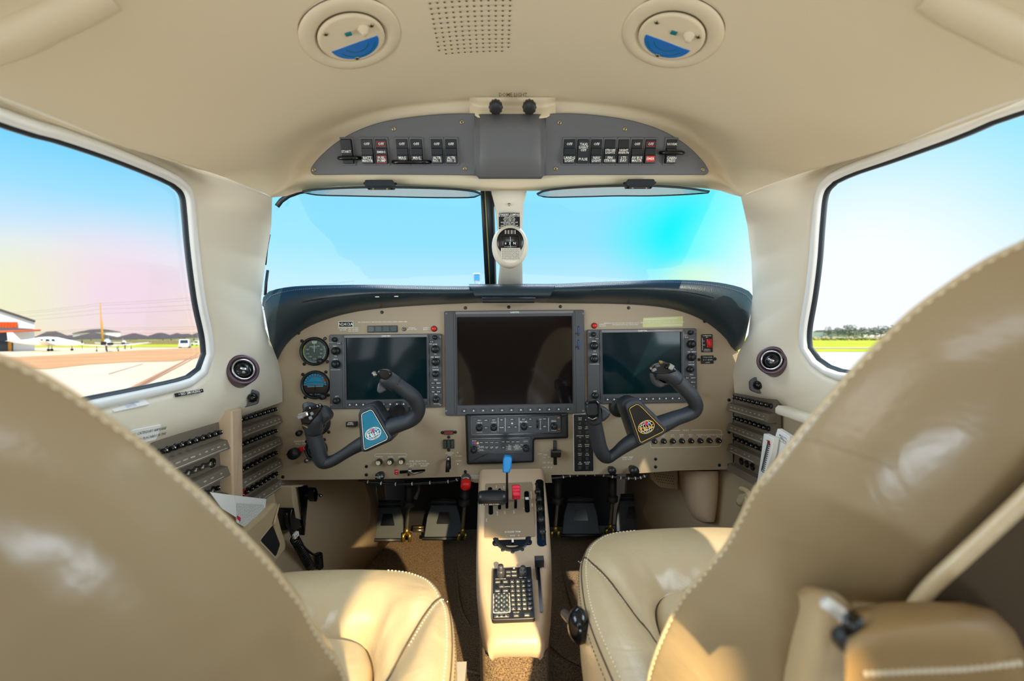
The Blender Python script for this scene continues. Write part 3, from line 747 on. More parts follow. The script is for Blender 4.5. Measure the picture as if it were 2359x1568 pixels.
# ================================================================ INSTRUMENT PANEL
PT=PANEL.M
def A(x,y,h=0): return PANEL.at(x,y,h)
def outl(pts,n=6,closed=True,h=0): return [tuple(q) for q in cat([A(x,y,h) for x,y in pts],n,closed)]
INK=M['white_ink']; BK=M['black_plastic']; BZ=M['bezel']
def px(n): return n*K
panel=thing('instrument_panel','tan speckled instrument panel spanning the cabin under the black glareshield','instrument panel',(0,1.18,-.2))
b=MB(PT)
pts=[(638,1106),(630,1000),(622,880),(622,832),(634,800),(658,768),(708,737),(800,712),(880,702),(1030,693),(1170,689),(1290,691),(1450,695),(1550,705),(1628,730),(1676,765),(1702,812),(1697,870)]
top=[tuple(q) for q in cat([A(*p) for p in pts],3)]
bot=[A(*p) for p in [(1692,1081),(1560,1084),(1480,1090),(1368,1093),(1270,1094),(1272,1112),(1095,1112),(1082,1108),(1075,1100),(1060,1098),(860,1104)]]
b.prism(top[::-1][:]+top[:0]+[] if False else (top+bot)[::-1],-.006,0,M['panel_tan'],.0008)
b.build('panel_plate',panel)
b=MB(PT); b.prism([A(1688,906),A(1692,906),A(1692,1082),A(1688,1082)],0,.001,M['steel']); b.build('edge_strip',panel)
# panel screws
def screwmesh(r,m,dark='black_gloss'):
    b=MB(); b.lathe([(r,0),(r*.95,.0012),(r*.6,.0019),(.0001,.002)],M[m],14)
    b.box(0,0,.0021,r*1.1,r*.25,.0003,M[dark]); b.box(0,0,.0021,r*.25,r*1.1,.0003,M[dark]); return b.mesh('screw')
SCR=screwmesh(px(3.8),'black_plastic'); 
def put(mesh,name,parent,pl,x,y,h=0,rot=0,px_=True):
    u,v=(pl.at(x,y,h) if px_ else (x,y)); return place(mesh,name,parent,pl.M@Matrix.Translation((u,v,h))@Matrix.Rotation(rot,4,'Z'))
for i,(x,y) in enumerate([(688,767),(880,719),(1072,709),(1172,707),(1291,706),(1448,709),(1623,740),(844,1074),(844,1093),(652,1098),(1072,1086),(1510,1057),(1510,1075),(1679,921),(1679,995),(1657,1071),(1679,1070)]):
    put(SCR,'screw',panel,PANEL,x,y,0,i)
# ---- lettering and small printed marks on the panel
def ink(b,lines,x,y,h=.0006,size=5,m=None,align='CENTER',dy=None):
    for i,l in enumerate(lines if isinstance(lines,list) else [lines]):
        u,v=A(x,y+i*(dy or size*1.25)); b.text(l,px(size)*1.35,u,v,h,m or INK,align)
b=MB(PT)
ink(b,'NO ACROBATIC MANEUVERS, INCLUDING SPINS, APPROVED.',882,741.5,size=3.0)
ink(b,['VA 124 KIAS','SEE AFM'],790,756,size=3); ink(b,['VO 125 KIAS','VFE 168 KIAS','VLE 195 KIAS'],814,755,size=3)
ink(b,['STANDBY','GROUND TEST'],949,755,size=2.6); ink(b,['DISPLAY','BACKUP'],983,755,size=3)
ink(b,['DISPLAY','BACKUP'],1388,747,size=3); ink(b,['WARNING: DO NOT EXCEED MAXIMUM WEIGHT AND CG','THIS AIRPLANE IN ALL CATEGORIES'],1440,744,size=2.8)
ink(b,['CABIN PRESS','PULL OFF'],693,1016,size=4,dy=6); ink(b,['DIMMING'],896,1045,size=3); ink(b,'SWITCH',874,1051.5,size=3); ink(b,'PANEL',900,1051.5,size=3); ink(b,'AVIONICS',927,1051.5,size=3)
ink(b,'FUEL SELECTOR',963,1062,size=4); ink(b,['60 US GAL','LEFT'],948,1068,size=4,dy=5); ink(b,['60 US GAL','RIGHT'],977,1067.5,size=4,dy=5)
ink(b,['LANDING','GEAR'],1036,1043,size=3.2); ink(b,'170 KIAS',1056,1050,size=2.8); ink(b,'130 KIAS',1056,1061,size=2.8)
for yy,s_ in ((1043,1),(1067,-1)):
    u,v=A(1054.5,yy); b.poly([(u-px(1.8),v),(u+px(1.8),v),(u,v+s_*px(3.5))],.0006,INK)
ink(b,['EMERGENCY GEAR EXTENSION','PULL TO RELEASE, SEE A.F.M.','BEFORE RE-ENGAGING'],1086,1095,size=2.8,dy=3.2)
ink(b,'FLAPS',1243.5,1045,size=3); ink(b,['0'],1262,1037,size=3.2); 
for yy,t in ((1053,'165 · 10°'),(1065,'130 · 20°'),(1076,'118 · 36°')):
    ink(b,t,1259,yy,size=3.4); u,v=A(1271,yy); b.poly([(u-px(1.6),v-px(1.3)),(u+px(1.4),v),(u-px(1.6),v+px(1.3))],.0006,INK)
ink(b,'KIAS',1257,1047,size=3.4)
for k,c in enumerate('FLAPS'): pass
ink(b,['CABIN TEMP','PULL HOT'],1445,1053,size=3.6)
ink(b,'TIE BUS',1579.5,991,size=3.4)
# brackets
b.strip([A(864,1051),A(864,1046),A(867,1045),A(886,1044.5)],px(.7),.0006,INK); b.strip([A(906,1044.5),A(934,1044.2),A(937,1046),A(937,1049)],px(.7),.0006,INK)
b.strip([A(1567,990.5),A(1535,991.5)],px(.8),.0006,INK)
b.strip([A(x,y) for x,y in [(1592,990),(1655,989.5),(1660,991),(1662,994),(1661,1022),(1659,1026),(1655,1028),(1503,1031),(1499,1029),(1498,1020)]],px(.8),.0006,INK)
for i,t in enumerate(['ALT|NO.1','ALT|NO.2','MAIN|BUS','AVN 1|BUS','NON ESS|BUS','#1 AVIONICS|BUS','#2 AVIONICS|BUS']):
    ink(b,t.split('|'),1528+i*21,1001,size=3)
b.build('printed_lettering',panel)
# registration placard
t=thing('registration_placard','small dark placard with white registration letters N2413A above the left screen','placard',PANEL.w(797,747))
b=MB(PT); u,v=A(797,746.7); b.prism(rrect(px(33),px(14),px(.8),2,u,v),0,.0012,INK); b.prism(rrect(px(30.5),px(11.5),px(.4),2,u,v),.0012,.0015,M['black_matte']); b.text('N2413A',px(9.4),u,v-px(.2),.0018,INK); b.build('placard_face',t)
# yellow warning label
t=thing('warning_label','pale yellow-green translucent warning label above the right screen','label',PANEL.w(1526,742))
b=MB(PT); q=[A(1481,732),(A(1573,728)),(A(1573,752)),(A(1480,754))]; b.prism(rpoly(q,px(3)),0,.0008,M['label_yellow']); u,v=A(1526,742); b.text('THIS SPACE MUST BE KEPT CLEAR OF OBSTRUCTIONS',px(4.2),u,v,.001,INK); b.strip([A(1485,736),A(1560,733)],px(1.2),.001,INK); b.strip([A(1524,748.5),A(1570,748)],px(1.2),.001,INK); b.build('label_face',t)
# annunciator block (4 square lamps) above left display
t=thing('annunciator_strip','row of four dark square indicator lamps above the left screen','indicator',PANEL.w(881,758))
b=MB(PT); u0,v0=A(847,758); u1,v1=A(916,757); b.prism(rrect(u1-u0,px(15.5),px(1),2,(u0+u1)/2,(v0+v1)/2),0,.003,BK,.0006); b.build('housing',t)
for i in range(4):
    b=MB(PT); u=u0+(u1-u0)*(i+.5)/4; b.prism(rrect(px(14.5),px(13),px(1.5),3,u,v0+(v1-v0)*(i+.5)/4),.003,.0045,M['bezel'],.0008,M['green_glass']); b.build('lamp',t)
# switches, warning buttons, knobs on the panel ------------------------------
def smallthing(name,label,cat,x,y,parts,pl=None,group=None,kind=None):
    pl=pl or PANEL; t=thing(name,label,cat,pl.w(x,y),group); u,v=pl.at(x,y)
    for nm,fn in parts:
        b=MB(pl.M@Matrix.Translation((u,v,0))); fn(b); b.build(nm,t)
    return t
def toggle(x,y,label,l=.012,ang=0):
    def nut(b): b.lathe([(px(5),0),(px(5),.002),(px(4),.003),(px(3),.0035),(.0001,.004)],M['steel'],6,smooth=False)
    def lev(b): b.tube([(0,0,.003),(sin(ang)*l*.3,cos(ang)*l*.3,l)],[.0016,.0026],M['chrome'],8); b.ball((sin(ang)*l*.3,cos(ang)*l*.3,l),.0027,M['chrome'],8)
    return smallthing('toggle_switch',label,'switch',x,y,[('nut',nut),('lever',lev)])
toggle(931,758,'small metal toggle switch right of the four indicator lamps',.009)
def redbut(x,y,label):
    smallthing('push_button',label,'button',x,y,[('collar',lambda b:b.lathe([(px(7),0),(px(6.6),.002),(px(6),.0025)],BK,20)),('cap',lambda b:b.lathe([(px(5.6),.002),(px(5.6),.006),(px(4.6),.0075),(.0001,.008)],M['red'],20))])
redbut(1000,757,'round red button beside the top left corner of the large centre screen')
redbut(1369,750,'round red button above the right screen')
# dimming knobs
def dim(x,y,label,ptr=False):
    def base(b): b.lathe([(px(7.4),0),(px(7),.004),(px(6.2),.012),(px(5.8),.013)],BK,20,flute=.05,nf=10)
    def cap(b):
        b.disc(0,0,.0132,px(5),M['amber_white']); b.box(0,px(3),.0135,px(1),px(4),.0004,M['switch_black'])
    smallthing('dimmer_knob',label,'knob',x,y,[('skirt',base),('cap',cap)],group='dimmer knobs below the left yoke')
dim(874,1063,'black dimmer knob with cream face, leftmost of three below the left yoke'); dim(900,1062,'black dimmer knob with cream face, middle of three below the left yoke'); dim(926,1061,'black dimmer knob with cream face, nearest the fuel selector')
def bigknob(x,y,r,label,m='black_plastic',depth=.03,nm='pull_knob',extra=None,cat_='knob'):
    def shaft(b): b.lathe([(px(r*.6),0),(px(r*.5),depth*.5)],M['black_matte'],14)
    def head(b): b.lathe([(px(r*.55),depth*.35),(px(r*.95),depth*.45),(px(r),depth*.6),(px(r),depth*.85),(px(r*.9),depth),(.0001,depth*1.04)],M[m],20,flute=.02,nf=12)
    ps=[('shaft',shaft),('head',head)]
    if extra: ps+=extra
    return smallthing(nm,label,cat_,x,y,ps)
def pk(b): 
    b.text('PARK BRAKE\nPULL',px(3.4),0,0,.0315,INK)
bigknob(880,1091,10,'black round parking brake knob at the lower edge of the left panel',extra=[('lettering',pk)])
bigknob(1405,1078,9,'black round control knob, left of the two under the right yoke'); bigknob(1454,1077,10.5,'larger black cabin temperature knob, right of the two under the right yoke',depth=.036)
def redpl(b): b.prism([(px(-22),px(-3)),(px(-12),px(2)),(px(8),px(12)),(px(18),px(13)),(px(20),px(6)),(px(8),px(-1)),(px(-6),px(-3)),(px(-20),px(-5))][::-1],.012,.016,M['red'],.001)
bigknob(687,1039,13,'black cabin pressure knob with red guard plate left of the left yoke',extra=[('guard_plate',redpl)],depth=.034)
bigknob(694,995,6.5,'small black knob behind the left grip of the left yoke',depth=.02); 
bigknob(712,1057,5,'small chrome-tipped knob under the left grip of the left yoke',m='steel',depth=.02)
# fuel selector lever
def slot(b): b.prism(rpoly([(px(-24),px(-4)),(px(-24),px(3)),(px(34),px(5)),(px(34),px(0))],px(2)),0,.001,M['black_gloss'])
def lv(b): b.tube([(0,0,0),(px(2),px(6),.02)],[.003,.0045],M['steel'],10); b.tube([(px(2),px(6),.02),(px(10),px(1),.022),(px(30),px(2),.012)],[.003,.0025,.002],M['steel'],8); b.tube([(px(-2),px(-5),.008),(px(3),px(9),.02)],[.004,.005],M['chrome'],12)
def offl(b): b.prism(rrect(px(8),px(11),px(1),2,px(-31),px(0)),0,.0012,M['red']); b.text('OFF',px(3.6),px(-31),px(1.5),.0014,INK); b.disc(px(-31),px(-3),.0014,px(1),INK,8)
smallthing('fuel_selector','metal fuel selector lever in a black slot beside a red OFF label','lever',945,1086,[('slot',slot),('lever',lv),('off_label',offl)])
# landing gear lever and lights
def gl(b): b.prism(rrect(px(9),px(30),px(4),4,0,px(-4)),0,.001,M['black_gloss'])
def gw(b): b.tube([(0,px(8),.0),(0,px(8),.022)],.003,M['chrome'],10); b.tube([(px(0),px(9),.022),(px(-1),px(-18),.026)],[.0042,.0052],BK,12); b.ball((0,px(10),.022),.0055,M['chrome'],12)
smallthing('landing_gear_lever','black wheel-shaped landing gear lever with chrome collar beside the central radio stack','lever',1034,1062,[('slot',gl),('lever',gw)])
t=thing('gear_lights','three tall dark green lamps side by side above the landing gear lever','indicator',PANEL.w(1034,1022))
for i in range(3):
    b=MB(PT); u,v=A(1025.5+i*8.6,1022-i*.2); b.prism(rrect(px(8),px(20),px(1),3,u,v),0,.006,BK,.0008,M['green_glass']); b.build('lamp',t)
t=thing('gear_warning_light','small dark red rectangular lamp above the three green ones','indicator',PANEL.w(1034,995))
b=MB(PT); u,v=A(1034,995.5); b.prism(rrect(px(22),px(8.5),px(1.2),3,u,v),0,.005,BK,.0006,M['earth_brown']); b.prism(rrect(px(19),px(6),px(.6),2,u,v),.005,.0054,mat('lamp_red',(130,34,40),.3)); b.build('lamp',t)
for x,y in ((1019,996),(1049,995),(1034,1006.5),(1034,1036)): put(SCR,'screw',panel,PANEL,x,y)
# ELT switch and hobbs meter on the right
t=thing('emergency_locator_switch','black placard with a bright red rocker switch at the right end of the panel','switch',PANEL.w(1628,790))
b=MB(PT); u,v=A(1628,790.3); b.prism(rrect(px(27),px(42),px(2),3,u,v),0,.0022,BK,.0005)
for tx,dx,dy,sz in (('COMMANDER',0,17.5,3.2),('ELT',0,14,3.4),('ON',-8,5,3),('ARM',-8,-4,3),('WARNING',0,-14.5,3),('SEE MANUAL',0,-18,2.8)): b.text(tx,px(sz),u+px(dx),v+px(dy),.0024,INK)
b.strip([(u-px(11),v+px(12)),(u-px(11),v-px(16))],px(.8),.0024,INK); b.build('placard_face',t)
b=MB(PT); b.prism(rrect(px(12),px(20),px(1),2,u+px(4.5),v),.0022,.006,M['red'],.001); b.prism(rrect(px(8),px(13),px(1),2,u+px(4.5),v-px(.6)),.006,.0105,M['red'],.0015); b.build('rocker',t)
t=thing('hour_meter','small black rectangular hour meter below the red rocker switch','meter',PANEL.w(1628,828))
b=MB(PT); u,v=A(1628.5,828); b.prism(rrect(px(29),px(19),px(1.2),3,u,v),0,.004,BK,.0008); b.prism(rrect(px(22),px(5.5),px(.5),2,u,v-px(.5)),.004,.0042,M['black_gloss']); b.text('1 1 1 8 3 0',px(5),u,v-px(.6),.0044,INK); b.text('TOTAL HOURS',px(3.2),u,v+px(5.6),.0044,INK); b.text('QUARTZ',px(2.6),u,v-px(6.5),.0044,INK); b.build('case',t)
for x,y in ((1610,828),(1647,826.5)): put(SCR,'screw',panel,PANEL,x,y)
# tie-bus circuit breakers across the lower right panel
def brk(r=px(6.2),l=.011,ring=None,capm='black_gloss'):
    bs=MB(); bs.lathe([(r,0),(r,.003),(r*.86,.0042),(r*.8,.005),(r*.6,.0052)],M['steel' if ring=='steel' else 'black_plastic'],14); 
    if ring in ('red','yellow'): bs=MB(); bs.lathe([(r*1.25,0),(r*1.25,.006),(r*1.05,.007),(r*.8,.007)],M[ring],14,cap=False)
    cp=MB(); cp.lathe([(r*.70,.0045),(r*.78,l*.7),(r*.74,l),(r*.5,l+.0012),(.0001,l+.0015)],M[capm],12); cp.box(0,0,l+.0016,r*.34,r*.34,.0003,INK if capm!='steel' else M['black_gloss']); return bs.mesh('collar'),cp.mesh('button')
BRK=brk(); 
t=thing('tie_bus_breakers','row of black push-pull circuit breakers in a white printed outline right of the right yoke','circuit breakers',PANEL.w(1590,1014))
for i in range(8):
    x=1507+i*21.0; y=1015.4-i*.25; col=put(BRK[0],'breaker_collar',t,PANEL,x,y); c=put(BRK[1],'button',col,PANEL,x,y); c.matrix_local=Matrix.Identity(4)

# ================================================================ round instruments
def ring_ticks(b,R,r0,r1,a0,a1,n,w,z,m,major=0):
    for i in range(n):
        a=math.radians(a0+(a1-a0)*i/(n-1)); rr=r0 if not major or i%major==0 else r0+(r1-r0)*.4
        c,s_=sin(a),cos(a); tx,ty=-s_,c
        b.add([(c*rr*R-s_*w/2,s_*rr*R+c*w/2,z),(c*rr*R+s_*w/2,s_*rr*R-c*w/2,z),(c*r1*R+s_*w/2,s_*r1*R-c*w/2,z),(c*r1*R-s_*w/2,s_*r1*R+c*w/2,z)],[(0,1,2,3)],m)
def arc(b,R,r0,r1,a0,a1,z,m,n=24):
    P0=[(R*r0*sin(math.radians(a0+(a1-a0)*i/n)),R*r0*cos(math.radians(a0+(a1-a0)*i/n)),z) for i in range(n+1)]
    P1=[(R*r1*sin(math.radians(a0+(a1-a0)*i/n)),R*r1*cos(math.radians(a0+(a1-a0)*i/n)),z) for i in range(n+1)]
    b.grid([P0,P1],m,False,flip=(a1<a0) is False and False)
def instrument(x,y,r,name,label,face,knobs=()):
    t=thing(name,label,'flight instrument',PANEL.w(x,y)); u,v=A(x,y); T=PT@Matrix.Translation((u,v,0)); R=px(r)
    b=MB(T); b.lathe([(R*1.06,0),(R*1.04,.006),(R*.97,.009),(R*.88,.0085),(R*.84,.003)],BK,40,cap=False); b.build('bezel',t)
    b=MB(T); b.disc(0,0,.0012,R*.9,M['switch_black'],32); face(b,R*.84); b.build('dial',t)
    b=MB(T); b.disc(0,0,.0066,R*.86,M['clear_lens'],32); b.build('glass',t)
    for kx,ky,kr,km in knobs:
        b=MB(T); b.lathe([(px(kr),.006),(px(kr),.018),(px(kr*.85),.020),(.0001,.0205)],M[km],16,cx=px(kx),cy=px(ky),flute=.06,nf=8); b.build('knob',t)
    for a in (45,135,225,315):
        q=math.radians(a+6); put(SCR,'mounting_screw',t,PANEL,x+cos(q)*r*1.22,y-sin(q)*r*1.22)
    return t
def f_air(b,R):
    z=.0016; b.disc(0,0,z,R*.98,mat('dial_gray',(104,108,102),.5),32); z+=.0003
    ring_ticks(b,R,.78,.96,28,335,34,R*.022,z,INK); arc(b,R,.92,.99,60,150,z,INK); arc(b,R,.90,.99,165,265,z,mat('dial_green',(196,208,180),.5)); arc(b,R,.90,.99,265,305,z,M['yellow'])
    b.prism([(R*sin(math.radians(a))*rr,R*cos(math.radians(a))*rr) for a,rr in ((-16,.95),(16,.95),(16,.70),(-16,.70))],z,z+.0002,M['amber_white'])
    for t_,a,rr in (('40',38,.58),('60',75,.62),('80',108,.62),('100',138,.66),('200',-35,.5),('180',-75,.62),('160',-108,.62),('140',-140,.6),('120',180,.66)): b.text(t_,R*.2,R*rr*sin(math.radians(a)),R*rr*cos(math.radians(a)),z,INK)
    b.text('AIRSPEED',R*.12,0,R*.42,z,INK); b.text('KNOTS',R*.12,0,R*.30,z,INK); z+=.0006
    b.prism([(-R*.035,-R*.05),(R*.035,-R*.05),(R*.015,R*.86),(-R*.015,R*.86)],z,z+.0004,INK); b.disc(0,0,z+.0002,R*.06,BK,12)
def f_att(b,R):
    z=.0016
    up=[(R*cos(a),R*sin(a)) for a in [PI*i/24 for i in range(25)]]; b.poly(up,z,M['sky_blue']); b.poly([(x,-y) for x,y in up][::-1],z,M['earth_brown'])
    b.strip([(-R,0),(-R*.72,0)],R*.04,z+.0003,INK); z+=.0004
    ring_ticks(b,R,.82,.98,-90,90,13,R*.03,z,INK); b.prism([(R*.95,R*.28),(R*.72,R*.22),(R*.62,R*.42),(R*.8,R*.5)][::-1],z,z+.0002,M['orange'])
    q=[(R*.7*cos(a),R*.7*sin(a)) for a in [math.radians(-14+208*i/30) for i in range(31)]]; b.poly(q,z+.0003,mat('sky_blue2',(50,170,214),.4)); z+=.0006
    q=[(R*.7*cos(a),R*.7*sin(a)) for a in [math.radians(194+152*i/20) for i in range(21)]]; b.poly(q,z-.0003,M['earth_brown']); b.strip([(-R*.66,-R*.18),(R*.66,-R*.14)],R*.025,z,INK); b.strip([(-R*.66,R*.2),(0,R*.26),(R*.66,R*.2)],R*.02,z,M['black_gloss'])
    b.poly([(-R*.09,R*.62),(R*.09,R*.62),(0,R*.82)],z,M['orange'])
    for s_ in (-1,1): b.prism([(s_*R*.08,R*.02),(s_*R*.55,R*.10),(s_*R*.55,R*.04),(s_*R*.08,-R*.05)][::s_],z,z+.0008,M['orange'])
    b.tube([(0,-R*.5,z),(0,-R*.02,z+.0005)],R*.02,M['black_gloss'],6)
    q=[(R*.98*cos(a),R*.98*sin(a)) for a in [math.radians(218+104*i/16) for i in range(17)]]; b.prism(q,z,z+.001,BK); b.text('PULL      TO CAGE',R*.11,0,-R*.83,z+.0014,INK)
instrument(725,809,31,'airspeed_indicator','round airspeed dial with white needle and yellow arc, topmost left of the left screen',f_air,[(16,-22,6,'black_plastic')])
instrument(727,886,31,'attitude_indicator','round blue and brown artificial horizon below the airspeed dial',f_att,[(20,-26,7,'black_plastic')])
def f_alt(b,R):
    z=.0016; b.disc(0,0,z,R*.98,M['switch_black'],32); ring_ticks(b,R,.82,.96,0,354,50,R*.015,z+.0003,INK)
    for i in range(10): b.text(str(i),R*.24,R*.66*sin(i*PI/5),R*.66*cos(i*PI/5),z+.0003,INK)
    b.prism([(-R*.03,-R*.1),(R*.03,-R*.1),(R*.012,R*.85),(-R*.012,R*.85)],z+.0006,z+.001,INK)
instrument(729,972,30,'altimeter','round instrument half hidden behind the left grip of the left yoke, third from the top',f_alt)
instrument(729,1035,24,'altitude_gauge','lowest round instrument half hidden behind the left grip of the left yoke',f_alt)
# flap selector lever on the tan panel
def fl1(b): b.prism(rrect(px(8),px(57),px(1.5),2,0,px(-2)),0,.0012,M['black_gloss']); b.prism(rrect(px(6),px(20),px(1),2,0,px(16)),.0012,.004,M['switch_gray'])
def fl2(b): b.prism([(px(-12),px(-8)),(px(10),px(-8)),(px(12),px(7)),(px(-11),px(8))],.010,.026,M['black_gloss'],.002); b.tube([(0,0,0),(0,0,.012)],.003,BK,8); b.strip([(px(-10),px(5.5)),(px(11),px(5))],px(1.2),.0262,M['bezel_light'])
smallthing('flap_lever','black T-shaped flap lever in a vertical slot right of the radio stack','lever',1278.5,1040,[('slot',fl1),('handle',fl2)])
# speed brake switch behind left yoke
t=thing('speed_brake_switch','small black switch block reading SPEED BRAKES left of the left yoke hub','switch',PANEL.w(812,976))
b=MB(PT); u,v=A(812,975.5); b.prism(rrect(px(24),px(11),px(1.5),3,u,v),0,.012,BK,.001); b.text('SPEED\nBRAKES',px(4.3),u-px(1),v+px(2),.0123,INK); b.build('rocker',t)

# ================================================================ flight displays
def softkey(w,h,mk='up'):
    b=MB(); b.prism(rrect(w,h,h*.25,3),0,.0022,M['switch_gray'],.0005); 
    if mk=='up': b.poly([(-h*.3,-h*.25),(h*.3,-h*.25),(0,h*.3)],.0024,INK)
    return b.mesh('softkey')
def knobm(r,h,m='black_plastic',double=True):
    b=MB(); b.lathe([(r,0),(r*1.02,.001),(r*.98,h*.55),(r*.9,h*.6)]+([(r*.66,h*.6),(r*.66,h),(r*.58,h*1.06),(.0001,h*1.07)] if double else [(r*.86,h),(.0001,h*1.04)]),M[m],24,flute=.025,nf=16); return b.mesh('knob')
KN_S=knobm(px(5.4),.010,double=False); KN_L=knobm(px(9),.020); KN_M=knobm(px(7.5),.018)
def display(x0,y0,x1,y1,sx0,sy0,sx1,sy1,name,label,scr,left=True,knobs_l=(),knobs_r=(),nkeys=12,keyx=None,texts=(),keys=(),brand=None,h0=.0):
    """bezel corners and screen corners as seen; everything lies on the panel plane"""
    u0,v0=A(x0,y0); u1,v1=A(x1,y1); s0,t0=A(sx0,sy0); s1,t1=A(sx1,sy1); cu,cv=(u0+u1)/2,(v0+v1)/2
    t=thing(name,label,'display',PANEL.loc(cu,cv))
    b=MB(PT); W_,H_=u1-u0,v0-v1; sc_u,sc_v=(s0+s1)/2,(t0+t1)/2
    out=rrect(W_,H_,px(4),4,cu,cv); inn=rrect(s1-s0,t0-t1,px(1.2),4,sc_u,sc_v)
    b.frame(out,inn,0,.010,BZ,.0012,.004)
    # raised rails each side of the screen, light top strip
    for xx in (s0-px(5),s1+px(4)): b.prism(rrect(px(4.5),H_-px(6),px(1),2,xx,cv),.010,.0125,BZ,.001)
    b.prism(rrect(s1-s0+px(6),px(6.5),px(1),2,sc_u,v0-px(4.5)),.010,.0118,M['bezel_light'],.0008)
    if brand: b.text(brand,px(5.5),sc_u,v0-px(4.3),.0121,INK)
    for tx,x,y,sz in texts: u,v=A(x,y); b.text(tx,px(sz),u,v,.0104,INK)
    for x,y in ((x0+5,y0+5),(x1-5,y0+5),(x0+5,y1-5),(x1-5,y1-5)):
        u,v=A(x,y); b.lathe([(px(2.6),.010),(px(2),.0108),(.0001,.011)],M['bezel_light'],10,cx=u,cy=v)
    b.build('bezel',t)
    b=MB(PT); b.poly([(s0-px(.5),t1-px(.5)),(s1+px(.5),t1-px(.5)),(s1+px(.5),t0+px(.5)),(s0-px(.5),t0+px(.5))],.0045,M[scr]); b.build('screen',t)
    kx0,kx1=keyx or (sx0+12,sx1-12); km=softkey(px(11.5),px(7))
    for i in range(nkeys):
        x=kx0+(kx1-kx0)*i/(nkeys-1); u,_=A(x,sy1); put(km,'softkey',t,PANEL,u,(t1+v1)/2-px(.5),.010,0,False)
    for (x,y,kind,nm) in knobs_l+knobs_r:
        put({'s':KN_S,'l':KN_L,'m':KN_M}[kind],nm,t,PANEL,x,y,.010)
    k2=softkey(px(10),px(6),None)
    for tx,x,y in keys:
        o=put(k2,'key',t,PANEL,x,y,.010); 
        if tx: 
            b=MB(PT); u,v=A(x,y,.010); b.text(tx,px(3.6),u,v,.0125,INK); b.build('key_lettering',o)
    return t
z2=lambda a,c:(600+a/3.266,640+c/3.266)
z4=lambda a,c:(1300+a/3.267,640+c/3.267)
kl=[(772,782,'s','volume_knob'),(775,808,'l','nav_knob'),(775,838,'l','heading_knob'),(777,922,'m','altitude_knob')]
kr=[(1002,777,'s','volume_knob'),(1003,804,'l','com_knob'),(1004,833,'l','course_knob'),(1004,861,'m','range_knob'),(1005,919,'m','fms_knob')]
tx=[('NAV',775,797,4.4),('1-2',776,820,4),('HDG',776,827,4.4),('PUSH HDG SYNC',776,851,2.8),('ALT',779,912,4.4),('VOL PUSH SQ',768,788,2.6),('COM',1003,793,4.4),('1-2',1004,815,4),('CRS  BARO',1004,822,4.2),('PUSH CTR',1004,845,2.8),('RANGE',1005,851,4.2),('PAN',1005,874,4),('FMS',1006,907,4),('EMERG',993,792,2.5),('PUSH CRSR',1007,928.5,2.6)]
keysL=[('←→',781,790.5),('←→',995,787)]+[(a,998+(i%2)*13,882+(i//2)*10) for i,a in enumerate(['D→','MENU','FPL','PROC','CLR','ENT'])]
display(761,771,1020,936,799,777,985,917,'pilot_flight_display','left flight display with dark teal screen behind the left yoke','screen_dark',knobs_l=kl,knobs_r=kr,texts=tx,keys=keysL,brand='GARMIN',keyx=(809,978))
dx=591
kl2=[(1367,770,'s','volume_knob'),(1368,796,'l','nav_knob'),(1368,826,'l','heading_knob'),(1370,910,'m','altitude_knob')]
kr2=[(1590,766,'s','volume_knob'),(1591,792,'l','com_knob'),(1591,822,'l','course_knob'),(1588,850,'m','range_knob'),(1594,905,'m','fms_knob')]
tx2=[('NAV',1367,786,4.4),('1-2',1368,808,4),('HDG',1368,815.5,4.4),('PUSH HDG SYNC',1368,838,2.8),('ALT',1369,900,4.4),('VOL',1358,777,2.6),('COM',1589,782,4.4),('1-2',1589,804,4),('CRS  BARO',1590,810,4.2),('PUSH CTR',1589,833,2.8),('RANGE',1589,839,4.2),('PAN',1589,862,4),('FMS',1592,894,4)]
keysR=[('←→',1375,780),('←→',1581,777)]+[(a,1583+(i%2)*13,870+(i//2)*10) for i,a in enumerate(['D→','MENU','FPL','PROC','CLR','ENT'])]
display(1351,759,1603,925,1386,765,1568,904,'copilot_flight_display','right flight display with dark green screen behind the right yoke','screen_dark',knobs_l=kl2,knobs_r=kr2,texts=tx2,keys=keysR,brand='GARMIN',keyx=(1397,1560))
mfd=display(1024,717,1347,950,1053,731,1319,928,'multifunction_display','large central display with dark brown reflective screen','screen_brown',nkeys=12,keyx=(1070,1307),brand='GARMIN')
for y0 in (752,783):
    b=MB(PT); u,v=A(1331,y0+10); b.prism(rrect(px(3),px(22),px(.8),2,u,v),.010,.0112,M['black_gloss']); b.prism(rrect(px(1.6),px(18),px(.4),2,u,v),.0112,.0125,M['blue_ink']); b.box(u-px(2.5),v-px(6),.0118,px(8),px(3),.002,BK); b.build('card_slot',mfd)
# ================================================================ radio stack under the centre display
zz=lambda a,c:(1060+a/9.436,940+c/9.436)
st=thing('radio_stack_bezel','black stepped moulded surround holding the autopilot and audio units','bezel',PANEL.w(1180,1010))
b=MB(PT); P_=[(1072,952),(1307,948),(1308,1007),(1230,1010),(1230,1062),(1076,1067)]
out=rpoly([A(*p) for p in P_][::-1],px(5),4); b.prism(out,0,.016,BK,.006,steps=4); b.build('surround',st)
def unit(x0,y0,x1,y1,name,label,h):
    u0,v0=A(x0,y0,h); u1,v1=A(x1,y1,h); t=thing(name,label,'avionics unit',PANEL.loc((u0+u1)/2,(v0+v1)/2,h))
    b=MB(PT); b.prism(rrect(u1-u0+px(4),v0-v1+px(4),px(4),4,(u0+u1)/2,(v0+v1)/2),.0155,.0163,M['black_gloss']); b.prism(rrect(u1-u0,v0-v1,px(3),4,(u0+u1)/2,(v0+v1)/2),.0163,.0185,M['switch_gray'],.0008)
    return t,b,(u0+u1)/2,(v0+v1)/2
